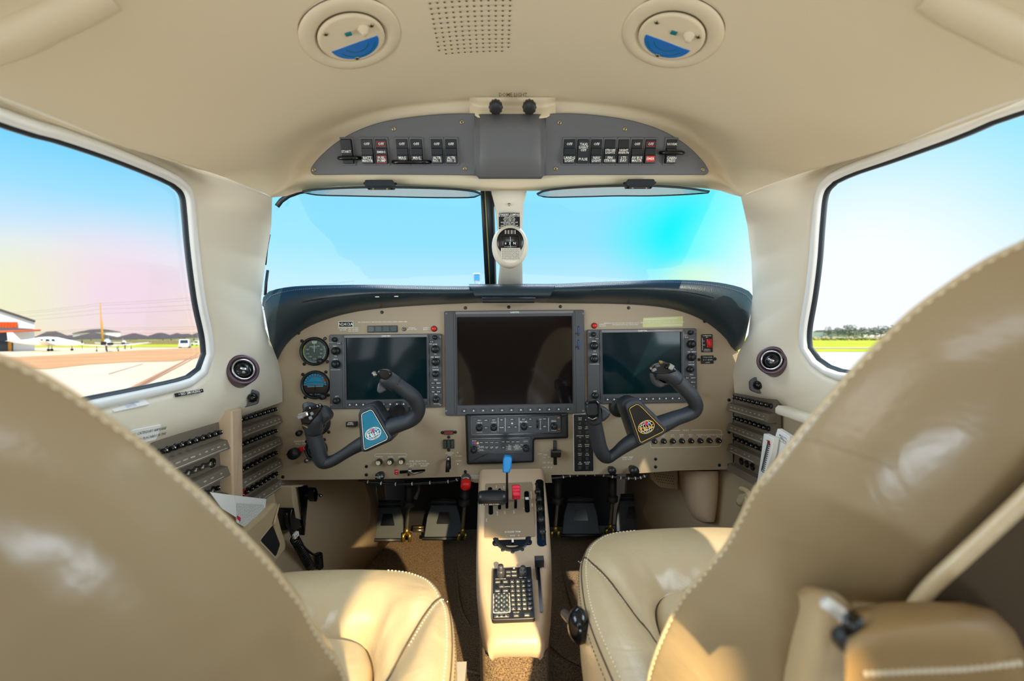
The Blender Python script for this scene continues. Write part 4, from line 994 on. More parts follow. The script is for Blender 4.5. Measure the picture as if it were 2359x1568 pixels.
h=.0185; t,b,cu,cv=unit(*zz(252,190),*zz(2195,535),'autopilot_controller','autopilot controller with knobs and a thumb wheel, directly under the central display',h)
for x0,x1 in ((822,836),(972,986),(1274,1290),(1912,1930)):
    p=zz((x0+x1)/2,(210)); q=zz((x0+x1)/2,505); b.strip([A(*p,h),A(*q,h)],px(.9),h+.0004,INK)
for tx_,x,y,sz in (('HDG',425,318,5.2),('CRS1',735,310,5.2),('ALT SEL',1380,295,5.2),('CRS2',2030,280,5.2),('PUSH SYNC',425,520,2.6),('PUSH DIR',735,512,2.6),('PUSH DIR',2035,482,2.6),('DN',1743,240,3.6),('UP',1745,452,3.6)):
    u,v=A(*zz(x,y),h); b.text(tx_,px(sz),u,v,h+.0004,INK)
b.strip([A(*zz(1745,262),h),A(*zz(1745,435),h)],px(.7),h+.0004,INK); u,v=A(*zz(1130,328),h); b.disc(u,v,h+.0004,px(2.1),INK,12)
b.build('faceplate',t)
k3=softkey(px(10),px(6.2),None)
for tx_,x,y in (('HDG',420,262),('APR',562,262),('NAV',730,254),('BC',566,424),('FD',902,254),('BANK',902,418),('SPD',1128,244),('XFR',1062,412),('YD',1206,410),('ALT',1380,240),('VS',1522,238),('VNV',1524,402),('FLC',1836,230),('SPD',1840,396)):
    o=put(k3,'key',t,PANEL,*zz(x,y),h); b=MB(PT); u,v=A(*zz(x,y),h+.002); b.text(tx_,px(3.6),u,v,h+.0025,INK); b.build('key_lettering',o)
for x,y,nm in ((418,418,'heading_knob'),(730,415,'course_knob'),(1385,395,'altitude_knob'),(2037,380,'course_knob')): put(KN_M,nm,t,PANEL,*zz(x,y),h)
b=MB(PT); u,v=A(*zz(1678,346),h); b.prism(rrect(px(6.5),px(24),px(1),3,u,v),h,h+.0006,M['black_gloss']); b.tube([(u-px(2),v,h-.004),(u+px(2),v,h-.004)],px(9.5),BK,20); b.build('thumb_wheel',t)
scb=screwmesh(px(2.8),'gold')
for x,y in ((2140,218),(2145,460)): put(scb,'screw',t,PANEL,*zz(x,y),h)
t,b,cu,cv=unit(*zz(225,680),*zz(1510,945),'audio_panel','compact audio panel with rows of small black keys, below the autopilot controller',h)
for i,mm in enumerate(('blue_ink','red','amber_white')): 
    p=zz(250+i*55,735); q=zz(297+i*55,780); u,v=A(*p,h); u2,v2=A(*q,h); b.poly([(u,v2),(u2,v2),(u2,v),(u,v)],h+.0004,M[mm])
for tx_,x,y in (('PILOT',306,708),('COPLT',1420,720),('VOL',395,815),('SQ',395,880),('VOL',1340,795),('CREW',1340,880)): u,v=A(*zz(x,y),h); b.text(tx_,px(3.4),u,v,h+.0004,INK)
b.build('faceplate',t)
k4=softkey(px(8.4),px(5.6),None); k5=softkey(px(8),px(9.5),None)
rows_=[(['MKR','SPKR','COM3','COM1'],[460,575,682,790],745),(['DME','NAV1','ADF','NAV2'],[935,1042,1148,1255],728)]
for names,xs_,y in rows_:
    for n_,x in zip(names,xs_): o=put(k4,'key',t,PANEL,*zz(x,y),h); b=MB(PT); u,v=A(*zz(x,y),h+.002); b.text(n_,px(3),u,v,h+.0025,INK); b.build('key_lettering',o)
for n_,x in (('COM1\nMIC',578),('COM2\nMIC',684),('COM3\nMIC',792),('TEL',938)): o=put(k5,'key',t,PANEL,*zz(x,862),h); b=MB(PT); u,v=A(*zz(x,862),h+.002); b.text(n_,px(2.8),u,v+px(1),h+.0025,INK); b.build('key_lettering',o)
for n_,x,y in (('MUTE',462,900),('TEL',1070,805),('PASS',1070,842),('SPKR',1070,885),('PILOT',1235,800),('INTERCOM',1235,840),('COPLT',1235,880),('HI SENS',462,835)):
    b=MB(PT); u,v=A(*zz(x,y),h); b.text(n_,px(3.2),u,v,h+.0006,INK); b.strip([(u-px(8),v-px(2.2)),(u+px(7),v-px(2.2))],px(.5),h+.0006,INK); b.build('printed_lettering',t)
for x,y in ((300,895),(1425,865)): put(KN_M,'volume_knob',t,PANEL,*zz(x,y),h)
# ================================================================ de-ice / environmental switch panel (two columns)
t=thing('switch_panel','tall narrow black switch panel with two columns of small buttons beside the right yoke','switch panel',PANEL.w(1344,1018))
u0,v0=A(1320,953); u1,v1=A(1368,1085); b=MB(PT); b.prism(rrect(u1-u0,v0-v1,px(2),3,(u0+u1)/2,(v0+v1)/2),0,.002,INK); b.prism(rrect(u1-u0-px(2.4),v0-v1-px(2.4),px(1.6),3,(u0+u1)/2,(v0+v1)/2),.002,.004,BK,.0004)
names=[['PROP|HEAT','STALL|HEAT','WINDSHLD|ICE','SURF|DEICE','PITOT|HEAT','AIR|COND'],['ICE|LIGHT','VENT|DEFOG','ENVIR|HTR','RECIRC|BLWR','LTS|PULSE','BLOWER|HIGH']]
for c in range(2):
    for r in range(6):
        x=1335.5+c*16.5; y=964+r*20.3
        for k,l in enumerate(names[c][r].split('|')): u,v=A(x,y-2+k*4); b.text(l,px(3.3),u,v,.0043,INK)
b.build('faceplate',t)
bm=MB(); bm.prism(rrect(px(7),px(7.5),px(1),2),0,.005,M['switch_gray'],.001); bm=bm.mesh('button')
for c in range(2):
    for r in range(6): put(bm,'button',t,PANEL,1335.5+c*16.5,974.5+r*20.3,.004)
# ================================================================ GLARESHIELD
gs=thing('glareshield','padded black leather glareshield hood with stitched edge above the instrument panel','glareshield',(0,1.15,.1))
TOPc=[(607,705),(609,690),(616,678),(640,668),(700,660),(850,657),(960,659),(1080,660),(1180,655),(1275,655),(1400,650),(1550,646),(1640,651),(1700,663),(1726,676),(1734,690),(1733,705)]
BOTc=[(632,842),(640,828),(650,808),(672,780),(720,748),(800,722),(890,709),(1030,700),(1172,696),(1290,698),(1450,701),(1550,712),(1620,738),(1668,775),(1690,808),(1700,806),(1712,800)]
n_=64; Tp=resample(cat([V(x,y,0) for x,y in TOPc],6),n_); Bp=resample(cat([V(x,y,0) for x,y in BOTc],6),n_)
def gl_row(t,Yc,Ye,bul=0):
    r=[]
    for i in range(n_):
        e=abs(2*i/(n_-1)-1)**4; x=Tp[i].x*(1-t)+Bp[i].x*t; y=Tp[i].y*(1-t)+Bp[i].y*t
        r.append(onY(x,y,Yc*(1-e)+Ye*e))
    return r
rws=[gl_row(0,1.12,1.16)]; back=[V(p.x*.98,1.5,p.z-.02) for p in rws[0]]; back2=[V(p.x,1.25,p.z+.004) for p in rws[0]]
rws=[back,back2,gl_row(-.02,1.14,1.165),gl_row(.02,1.118,1.15),gl_row(.12,1.105,1.14),gl_row(.3,1.098,1.13),gl_row(.5,1.105,1.135),gl_row(.75,1.13,1.15),gl_row(.92,1.165,1.165),gl_row(1.0,1.179,1.179),[p+V(0,.004,.01) for p in gl_row(1.0,1.179,1.179)]]
b=MB(); b.grid(smooth_rows(rws,3),M['leather_black'],flip=True); b.build('hood',gs)
b=MB(); row=gl_row(.06,1.106,1.146); 
row=[p+V(0,-.0015,0) for p in row]; fine=resample(row,520)
for i in range(0,518,2):
    b.tube([fine[i],fine[i].lerp(fine[i+1],.8)],.0010,M['bezel_light'],4)
b.build('stitching',gs)
b=MB(); row=gl_row(.36,1.096,1.13); b.tube([p+V(0,-.001,0) for p in row[6:22]],.0012,M['black_gloss'],4); b.tube([p+V(0,-.001,0) for p in row[42:58]],.0012,M['black_gloss'],4)
for x,y in ((869,683.5),(913,682.5)): p=onY(x,y,1.095); b.box(p.x,p.y,p.z,.009,.003,.002,M['stitch'])
b.build('seam',gs)
# centre pad and grab handle
b=MB(); rows=[]
for (x0,x1,y,Y) in ((1081,1279,654,1.145),(1080,1279,655,1.112),(1083,1277,661,1.098),(1090,1272,672,1.091),(1094,1266,684,1.096),(1098,1258,695,1.16)):
    rows.append([onY(x0+(x1-x0)*k/12,y,Y) for k in range(13)])
b.grid(smooth_rows(rows,3),M['leather_black'],flip=True); b.build('centre_pad',gs)
b=MB(); rows=[]
for (x0,x1,y,Y) in ((1110,1234,683,1.098),(1110,1234,685,1.082),(1112,1232,691,1.078),(1112,1231,697,1.085),(1113,1230,698,1.16)):
    rows.append([onY(x0+(x1-x0)*k/10,y,Y) for k in range(11)])
b.grid(smooth_rows(rows,2),M['black_plastic'],flip=True); b.build('centre_handle',gs)
# ================================================================ CONTROL YOKES
YB=M['yoke_black']
def yoke(label,left,right,hub_out,hub_in,plate,logo,lh,rh,shaft,col):
    """left/right: list of (px,py,Y,radius px) from hub outwards; built at arm's length in front of the panel"""
    hx,hy=shaft; t=thing('control_yoke',label,'control yoke',onY(hx,hy,1.0))
    for nm,arm in (('left_horn',left),('right_horn',right)):
        P=cat([onY(a[0],a[1],a[2]) for a in arm],5); Rr=cat([V(a[3]*.00095,0,0) for a in arm],5); R=[p.x for p in Rr]
        b=MB(); b.tube(P,None,YB,16,flat=[(r,r*.92) for r in R],up=(0,-1,0)); b.build(nm,t)
    H=PL((0,.965,0),(1,0,0),(0,0,1)); T=H.M
    b=MB(T); out=rpoly([H.at(*p) for p in hub_out][::-1],.012,4); 
    A_=sum(out[i][0]*out[(i+1)%len(out)][1]-out[(i+1)%len(out)][0]*out[i][1] for i in range(len(out)))
    if A_<0: out=out[::-1]
    b.prism(inset(out,-.003),-.06,-.012,YB,.004,steps=2,cap0=True); b.prism(out,-.02,.001,YB,.003,steps=2); b.build('hub',t)
    inn=rpoly([H.at(*p) for p in hub_in],.006,4)
    if sum(inn[i][0]*inn[(i+1)%len(inn)][1]-inn[(i+1)%len(inn)][0]*inn[i][1] for i in range(len(inn)))<0: inn=inn[::-1]
    b=MB(T); b.prism(inn,.001,.0022,M['black_gloss']); i2=inset(inn,.0018); b.strip(i2,.0011,.0025,INK if plate=='emblem_blue' else M['logo_gold'],True); i3=inset(inn,.0035); b.poly(i3,.0024,M[plate])
    # globe emblem
    lx,ly,la,lb,lr=logo; cu,cv=H.at(lx,ly); z=.0028; k=.00092
    def E(a,q,sx=1,sy=1): x=a*cos(q)*sx; y=lb*k*sin(q)*sy; return (cu+x*cos(lr)-y*sin(lr),cv+x*sin(lr)+y*cos(lr))
    ring=lambda sx,sy: [E(la*k,2*PI*i/32,sx,sy) for i in range(32)]
    b.poly(ring(1,1),z-.0002,M[plate] if plate=='emblem_blue' else M['black_gloss'])
    b.strip(ring(.96,.96),.0014,z,INK if plate=='emblem_blue' else M['logo_gold'],True)
    for sx in (.62,.28): b.strip([E(la*k,2*PI*i/24,sx,.95) for i in range(24)],.0009,z,INK,True)
    b.strip([E(la*k,PI/2,0,.95),E(la*k,-PI/2,0,.95)],.0009,z,INK)
    for yy in (.45,-.42):
        w_=math.sqrt(1-yy*yy)*.95; b.strip([(cu+x*cos(lr)-y*sin(lr),cv+x*sin(lr)+y*cos(lr)) for x,y in ((-la*k*w_,lb*k*yy),(0,lb*k*yy*1.12),(la*k*w_,lb*k*yy))],.0009,z,INK)
    # red arrow tip and blue wedge
    def Q(x,y): x*=la*k; y*=lb*k; return (cu+x*cos(lr)-y*sin(lr),cv+x*sin(lr)+y*cos(lr))
    b.poly([Q(-.05,.25),Q(.22,.25),Q(.3,.5),Q(.12,.85),Q(.0,.6)],z+.0003,M['red_pink']); b.poly([Q(.3,.5),Q(.6,.2),Q(.35,.2),Q(.22,.25)],z+.0003,M['blue_knob'])
    b.text('Piper',lb*k*1.02,*Q(0,-.08),z+.0006,INK if plate=='emblem_blue' else M['logo_gold'],rot=lr,sx=1.05); b.build('emblem_plate',t)
    lh(t); rh(t)
    # column to the panel
    c0=onY(hx,hy,.99); c1=V(c0.x,1.18,c0.z)
    b=MB(); b.tube([c0,c1],.016,M['black_matte'],16); b.tube([c1-V(0,.012,0),c1],[.024,.028],M['rubber'],20); b.build('column',t)
    return t
def bodyball(t,nm,x,y,Y,rx,ry,rz,m=None,rot=0):
    b=MB(Matrix.Translation(onY(x,y,Y))@Matrix.Rotation(rot,4,'Y')); b.ball((0,0,0),1,m or YB,16,(rx*.00095,ry*.00095,rz*.00095)); return b.build(nm,t)
def hood(t,nm,pts,Y,th=.010,m=None,bev=.003):
    H=PL((0,Y,0),(1,0,0),(0,0,1)); b=MB(H.M); o=rpoly([H.at(*p) for p in pts],.005,3)
    if sum(o[i][0]*o[(i+1)%len(o)][1]-o[(i+1)%len(o)][0]*o[i][1] for i in range(len(o)))<0: o=o[::-1]
    b.prism(o,-th/2,th/2,m or YB,bev,steps=3,cap0=True); return b.build(nm,t)
def nub(t,nm,x,y,Y,w,h,d,m,rot=0):
    b=MB(Matrix.Translation(onY(x,y,Y))@Matrix.Rotation(-rot,4,'Y')@Matrix.Rotation(PI/2,4,'X')); b.prism(rrect(w*.00095,h*.00095,min(w,h)*.00025,3),0,d,m,d*.3); return b.build(nm,t)
q4=lambda a,c:(680+a/7.61,920+c/7.61)
q3=lambda a,c:(1340+a/6.03,820+c/6.03)
MG=M['black_gloss']
def l_left(t):
    # big flared head of the pilot's left grip with a switch cluster
    P=[onY(*q4(330,560),.962),onY(*q4(330,440),.955),onY(*q4(350,330),.952),onY(*q4(330,240),.955),onY(*q4(320,180),.960)]
    b=MB(); b.tube(cat(P,4),None,YB,16,flat=[(r*.00095,q*.00095) for r,q in [(18+1.2*i*.9,19-.2*i) for i in range(17)]],up=(0,-1,0)); b.build('grip_head',t)
    hood(t,'thumb_rest',[q4(360,150),q4(480,110),q4(570,160),q4(635,260),q4(620,340),q4(500,440),q4(400,500),q4(300,460)],.965,.03,bev=.012)
    hood(t,'switch_plate',[q4(150,200),q4(210,120),q4(450,85),q4(480,140),q4(350,320),q4(260,440),q4(130,420),q4(105,330)],.930,.012,MG)
    nub(t,'trim_switch',*q4(150,270),.924,21,11,.006,M['chrome'],.3); nub(t,'trim_switch',*q4(110,300),.9235,13,8,.006,M['bezel_light'],.3)
    nub(t,'hat_switch',*q4(240,150),.924,11,9,.006,MG,.3); nub(t,'hat_switch',*q4(350,125),.924,15,8,.005,MG,.3)
    nub(t,'push_button',*q4(300,245),.924,6,7,.004,M['bezel_light'],.4); nub(t,'push_button',*q4(275,320),.924,6,7,.004,M['bezel_light'],.4); nub(t,'push_button',*q4(440,90),.925,4,6,.005,MG,.2)
    b=MB(); b.tube([onY(*q4(130,450),.94),onY(*q4(215,490),.935),onY(*q4(260,440),.935)],.0018,M['gold'],6); b.build('collar_edge',t)
def l_right(t):
    P=[onY(*z2(1020,800),.945),onY(*z2(965,765),.938),onY(*z2(930,735),.935)]
    b=MB(); b.tube(cat(P,4),[.0165,.0168,.017,.0172,.0172,.017,.0165,.0155,.0135],YB,16); b.build('grip_collar',t)
    hood(t,'switch_cap',[z2(885,700),z2(905,685),z2(960,685),z2(985,710),z2(985,740),z2(940,770),z2(900,745)],.918,.016,MG); nub(t,'push_button',*z2(862,722),.918,9,11,.008,M['chrome'],.6)
    hood(t,'trigger',[z2(895,780),z2(960,840),z2(900,870),z2(878,855),z2(880,815)],.945,.008,M['bezel'])
yoke('black left control yoke with a blue-faced globe emblem on its hub',
 [(845,1016,.985,19),(829,1024,.985,17),(811,1034,.985,15),(792,1046,.985,13.5),(766,1061,.985,14),(747,1064,.983,17),(738,1054,.98,18),(733,1034,.975,18),(724,1006,.968,18.5),(718,980,.96,18),(722,962,.955,20)],
 [(880,993,.985,21),(901,983,.985,21),(924,975,.985,19.5),(945,968,.985,18),(958,957,.982,18),(964,940,.975,17),(957,921,.965,17),(944,907,.955,17),(926,893,.948,16),(905,879,.94,16),(889,867,.935,14)],
 [q4(1105,260),q4(1130,190),q4(1210,140),q4(1330,105),q4(1390,140),q4(1695,665),q4(1655,725),q4(1210,925),q4(1150,905)],
 [q4(1152,240),q4(1330,160),q4(1380,195),q4(1642,650),q4(1620,710),q4(1235,888),q4(1200,865)],'emblem_blue',
 (*q4(1372,590),19,13.5,math.radians(24)),l_left,l_right,(878,975),0)
def r_left(t):
    P=[onY(*q3(175,900),.955),onY(*q3(165,800),.948),onY(*q3(150,700),.944),onY(*q3(145,640),.945)]
    b=MB(); b.tube(cat(P,4),None,YB,16,flat=[(.0165,.0165)]*13,up=(0,-1,0)); b.build('grip_head',t)
    hood(t,'thumb_rest',[q3(230,680),q3(320,700),q3(400,770),q3(390,830),q3(300,910),q3(240,900)],.955,.014,bev=.006)
    hood(t,'switch_cap',[q3(55,650),q3(80,610),q3(200,595),q3(245,640),q3(240,840),q3(200,900),q3(130,900),q3(75,840)],.925,.012,MG)
    nub(t,'rocker',*q3(140,740),.919,23,25,.005,BK,.05); b=MB(); b.tube([onY(*q3(90,850),.917),onY(*q3(150,880),.916),onY(*q3(215,850),.917)],.0014,M['steel'],6); b.build('collar_edge',t)
def r_right(t):
    P=[onY(*q3(1320,330),.948),onY(*q3(1230,260),.94),onY(*q3(1140,210),.936),onY(*q3(1050,190),.938)]
    b=MB(); b.tube(cat(P,4),None,YB,16,flat=[(.016,.016+.0004*i) for i in range(13)],up=(0,-1,0)); b.build('grip_head',t)
    hood(t,'thumb_rest',[q3(960,230),q3(1080,300),q3(1230,380),q3(1080,440),q3(1000,390),q3(965,310)],.955,.016,M['bezel'],bev=.006)
    hood(t,'switch_plate',[q3(945,190),q3(1000,110),q3(1110,90),q3(1200,95),q3(1290,160),q3(1310,210),q3(1180,250),q3(960,230)],.925,.012,MG)
    nub(t,'trim_switch',*q3(1225,150),.918,15,13,.006,M['chrome'],-.5); nub(t,'trim_switch',*q3(1190,135),.918,6,12,.007,MG,-.5)
    nub(t,'hat_switch',*q3(1090,85),.918,6,7,.010,M['gold'],.2); nub(t,'push_button',*q3(1050,135),.918,10,6,.005,M['bezel'],.2); nub(t,'push_button',*q3(1000,190),.918,10,6,.005,M['bezel_light'],.4); nub(t,'push_button',*q3(960,170),.918,5,6,.006,M['chrome'],.4)
    b=MB(); b.tube([onY(*q3(1050,225),.93),onY(*q3(1180,275),.925),onY(*q3(1290,260),.925)],.0018,M['gold'],6); b.build('collar_edge',t)
yoke('black right control yoke with a black-faced globe emblem on its hub',
 [(1478,1003,.985,20),(1466,1010,.985,19),(1440,1026,.985,17),(1417,1044,.985,13.5),(1401,1053,.985,15),(1390,1047,.98,17.5),(1381,1027,.975,18),(1374,995,.968,18),(1369,970,.96,17.5),(1366,950,.952,16)],
 [(1505,984,.985,24),(1531,974,.985,22),(1556,963,.985,19),(1580,955,.985,18),(1598,946,.982,18),(1603,932,.975,17.5),(1593,912,.965,18),(1572,889,.955,18),(1556,873,.948,17.5),(1540,860,.942,16)],
 [q3(600,700),q3(620,655),q3(720,600),q3(800,615),q3(850,660),q3(1205,1000),q3(1155,1085),q3(830,1245),q3(775,1215)],
 [q3(640,722),q3(765,648),q3(830,690),q3(1150,1018),q3(1130,1055),q3(830,1205),q3(800,1195)],'emblem_black',
 (*q3(892,980),20,15,math.radians(22)),r_left,r_right,(1480,965),0)

# ================================================================ CENTRE PEDESTAL
Q0=V(0,1.15,-.325); Q1=V(0,.93,-.440); Q2=V(0,.775,-.490)
UPP=PL(Q0,(1,0,0),Q0-Q1); LOW=PL(Q1,(1,0,0),Q1-Q2)
ped=thing('centre_pedestal','tan moulded centre pedestal between the seats carrying levers and trim wheels','pedestal',(0,.9,FLOOR))
TB=M['console_tan']
rowsp=[]
prof_=[((1105,1081),(1252,1079),Q0.y),((1104,1110),(1255,1108),None),((1102,1180),(1262,1178),None),((1100,1250),(1266,1248),None),((1100,1285),(1267,1283),None),((1101,1310),(1267,1308),'L'),((1107,1370),(1264,1368),'L'),((1116,1420),(1258,1418),'L'),((1124,1455),(1252,1453),'L')]
def pedpt(x,y,k):
    if k=='L': return LOW.w(x,y)
    if k is None: return UPP.w(x,y)
    return onY(x,y,k)
crn=[]
for l,r,k in prof_:
    a=pedpt(*l,k); c=pedpt(*r,k); crn.append((a,c))
a,c=crn[-1]
for dx,dy,dz in ((.003,-.010,-.006),(.006,-.014,-.020),(.010,-.010,-.036),(.014,.004,-.046),(.016,.03,-.048)): crn.append((a+V(dx,dy,dz),c+V(-dx,dy,dz)))
for i,(a,c) in enumerate(crn):
    w_=(c-a).normalized(); e=.010; dn=V(0,0,-1); dd=.055 if i<8 else (.032,.022,.014,.006,.002,.001)[i-8]
    row=[a+dn*dd+V(-.003,0,0),a+dn*dd*.5+V(-.003,0,0),a+dn*min(e,dd*.3),a+dn*min(e,dd)*.3+w_*e*.3,a+w_*e]
    row+=[a.lerp(c,t) for t in (.25,.5,.75)]
    row+=[c-w_*e,c+dn*min(e,dd)*.3-w_*e*.3,c+dn*min(e,dd*.3),c+dn*dd*.5+V(.003,0,0),c+dn*dd+V(.003,0,0)]
    rowsp.append(row)
b=MB(); b.grid(rowsp,TB,flip=True); b.build('pedestal_shell',ped)
b=MB(); 
L_=[crn[i][0]+V(.0,0,-.045) for i in range(0,9)]; R_=[crn[i][1]+V(-.0,0,-.045) for i in range(0,9)]
L_[-1]=L_[-1]+V(.02,.03,0); R_[-1]=R_[-1]+V(-.02,.03,0)
up_=L_+R_[::-1]; b.grid([up_,[V(p.x*.95,p.y,FLOOR) for p in up_]],M['carpet'],flip=False)
b.build('carpeted_side',ped)
# lever plate
b=MB(UPP.M); o=rpoly([UPP.at(*p) for p in ((1118,1115),(1226,1111),(1234,1236),(1116,1240))][::-1],.004,3); b.prism(o,.0,.0025,M['plate_tan'],.0006)
for tx_,x,y,rot,sz in (('RUDDER TRIM',1181,1225,0,4.6),('L      NOSE      R',1181,1234,0,3.6),('OPEN',1121,1198,PI/2,3.2),('CLOSED',1146,1182,PI/2,3.2),('DECR',1163,1180,PI/2,3.2),('LEAN',1184,1179,PI/2,3.2),('RICH',1144,1121,PI/2,3),('INCR',1161,1122,PI/2,3),('NOSE DOWN',1224,1140,PI/2,3),('TRIM',1226,1163,PI/2,3.4),('UP',1207,1171,PI/2,3.2),('DN',1206,1147,0,3)):
    u,v=UPP.at(x,y,.0025); b.text(tx_,sz*.00115,u,v,.003,INK,rot=rot)
b.build('lever_plate',ped)
def pslot(pl,x0,y0,x1,y1,w,nm='slot',h=.003,parent=None):
    u0,v0=pl.at(x0,y0,h); u1,v1=pl.at(x1,y1,h); d=Vector((u1-u0,v1-v0)); L_=d.length; a=math.atan2(d.y,d.x)
    b=MB(pl.M@Matrix.Translation(((u0+u1)/2,(v0+v1)/2,0))@Matrix.Rotation(a,4,'Z')); b.prism(rrect(L_,w,w*.45,4),0,h+.0006,M['black_gloss']); return b.build(nm,parent or ped)
pslot(UPP,1129,1122,1131,1185,.010); pslot(UPP,1151,1125,1151,1173,.007); pslot(UPP,1168,1125,1168,1171,.006); pslot(UPP,1188,1120,1188,1171,.006); pslot(UPP,1213,1131,1215,1180,.011)
b=MB(UPP.M); u,v=UPP.at(1214,1148,.004); b.box(u,v,.0045,.008,.007,.001,INK); b.build('trim_indicator',ped)
# levers
def lever(nm,x0,y0,x1,y1,dY,fn,label=None):
    B=UPP.w(x0,y0); Tt=onY(x1,y1,B.y+dY); b=MB(); b.tube([B,Tt],[.0028,.0024],M['black_matte'],8); o=b.build(nm,ped); b=MB(Matrix.Translation(Tt)); fn(b); b.build('knob',o); return o
def thr(b):
    P=[V(x,0,0) for x in (-.031,-.029,-.022,0,.022,.029,.031)]; b.tube(P,[.010,.014,.0155,.0165,.0155,.014,.010],M['black_plastic'],20)
    b.text('THE GO AROUND',.0052,-.006,.0,0,INK,T=Matrix.Translation((0,-.0165,-.009))@Matrix.Rotation(PI/2+.35,4,'X'))
lever('throttle_lever',1130,1160,1134,1146,-.05,thr)
def prop(b):
    b.prism([(-.0085,-.018),(.0065,-.018),(.010,-.006),(.010,.014),(.006,.018),(-.006,.018),(-.0095,.008)],-.009,.009,M['blue_knob'],.003,T=Matrix.Rotation(PI/2,4,'X')@Matrix.Rotation(-.1,4,'Z'),cap0=True,steps=2)
lever('propeller_lever',1168,1158,1168,1068,-.03,prop)
def mixk(b):
    b.lathe([(.0001,-.009),(.011,-.009),(.012,-.006),(.012,.006),(.011,.009),(.0001,.009)],M['red_pink'],32,flute=.12,nf=8,T=Matrix.Rotation(PI/2,4,'Y')@Matrix.Rotation(.3,4,'Z')@Matrix.Scale(1.35,4,(1,0,0)))
lever('mixture_lever',1188,1155,1189,1133,-.03,mixk)
lever('alternate_air_lever',1151,1160,1150,1150,-.01,lambda b:b.ball((0,0,0),.005,MG,10))
# elevator trim wheel in the right-hand slot
pslot(UPP,1243,1104,1248,1258,.019,'trim_wheel_slot',.0008)
wc=(UPP.w(1244,1178)); b=MB(); Rw=.115; cen=wc+V(0,0,0)-UPP.n*(Rw-.004)
cen=wc-UPP.n*(.26-.008); AA=lambda a: cen+.26*(UPP.n*cos(a)+UPP.v*sin(a))
rim=[AA(-.40+.80*i/40) for i in range(41)]; b.tube(rim,.0052,MG,10)
o=b.build('trim_wheel',ped)
for i in range(7):
    a=-.33+.66*i/6; b=MB(); c_=AA(a); tg=(AA(a+.01)-AA(a-.01)).normalized(); b.tube([c_-tg*.008,c_,c_+tg*.008],[.0055,.0085,.0055],BK,10); b.build('grip_knob',o)
# rudder trim wheel
b=MB(UPP.M); u0,v0=UPP.at(1180,1250); o_=rrect(.083,.014,.006,4,u0,v0); b.prism(o_,0,.0012,MG); b.build('trim_wheel_slot',ped)
cen=UPP.w(1180,1236); dirn=UPP.v; b=MB(); ax=UPP.n; R2=.036
c2=UPP.w(1180,1250)+UPP.n*-.006+UPP.v*.020
rim=[c2+R2*(UPP.u*cos(a)-UPP.v*sin(a)) for a in [PI*(-.08)+PI*1.16*i/30 for i in range(31)]]; b.tube(rim,.0085,M['black_plastic'],8); 
rim=[c2+R2*.75*(UPP.u*cos(a)-UPP.v*sin(a)) for a in [PI*i/24 for i in range(25)]]; b.tube(rim,.006,M['bezel'],6); o=b.build('rudder_trim_wheel',ped)
for i in range(7):
    a=PI*(.02+.96*i/6); b=MB(); b.ball(tuple(c2+(R2+.006)*(UPP.u*cos(a)-UPP.v*sin(a))+UPP.n*.003),.0055,M['black_plastic'],8); b.build('grip_knob',o)
b=MB(UPP.M); u,v=UPP.at(1181,1246,.004); b.box(u,v,.006,.004,.008,.002,INK); b.build('trim_pointer',o)
# side slider lever beside the keypad
pslot(LOW,1240,1305,1247,1410,.0055,'slot',.001)
b=MB(LOW.M); u,v=LOW.at(1242,1304); b.box(u,v,.012,.018,.013,.016,BK); b.box(u,v,.0202,.016,.011,.0005,M['bezel']); b.box(u-.007,v-.018,.004,.003,.035,.003,BK); b.build('slider_lever',ped)
# ---------------------------------------------------------------- keypad controller
kp=thing('keypad_controller','black alphanumeric keypad controller with two knobs on top of the pedestal','keypad',LOW.w(1182,1370))
kk=LOW.at; cns=[kk(*p,.008) for p in ((1135,1309),(1224,1304),(1233,1424),(1133,1428))]
b=MB(LOW.M); o=rpoly(cns[::-1],.004,3); b.prism(o,0,.008,BK,.0012,steps=2); b.strip(inset(o,.0006),.0006,.0083,M['bezel_light'],True)
kz=lambda a,c:(1120+a/9.8,1290+c/9.8)
hK=.008
for tx_,x,y,sz in (('SOFTKEY SELECT',350,1218,2.8),('CRSR/1-2 PUSH FMS',325,425,2.6),('PUSH',785,392,2.6),('PAN',880,392,2.6),('GARMIN',925,145,2.8),('SPLIT MAP',680,1180,2.6),('MAN/MODE',465,600,2.6)): u,v=kk(*kz(x,y),hK); b.text(tx_,sz*.0009,u,v,hK+.0004,INK)
q=[kk(*kz(*p),hK) for p in ((165,765),(525,745),(545,1180),(165,1200))]; qq=rpoly(q[::-1],.0015,2); b.poly(qq,hK+.0005,mat('keypad_blue',(120,144,156),.5)); b.strip(qq,.0008,hK+.0007,INK,True)
q=[kk(*kz(*p),hK) for p in ((860,1220),(985,1215),(985,1270),(860,1275))]; b.strip(q,.0007,hK+.0007,INK,True)
u,v=kk(*kz(628,185),hK); b.disc(u,v,hK+.0006,.0018,INK,12)
b.build('case',kp)
kw=.0088
def keym(w,h,rnd_=False):
    b=MB(); 
    if rnd_: b.lathe([(w/2,0),(w/2,.002),(w*.4,.003),(.0001,.0031)],M['switch_gray'],14)
    else: b.prism(rrect(w,h,h*.25,2),0,.0028,M['switch_gray'],.0006)
    return b.mesh('key')
K1=keym(.0085,.0068); K2=keym(.0095,.0095,True); K3=keym(.011,.0062)
def kkey(me,x,y,tx_,sz=3.4):
    o=put(me,'key',kp,LOW,*kz(x,y),hK); u,v=LOW.at(*kz(x,y),hK+.003); b=MB(LOW.M); b.text(tx_,sz*.0012,u,v,hK+.0034,INK); b.build('key_lettering',o)
letters='ABCDEFGHIJKLMNOPQRSTUVWXYZ'; n_=0
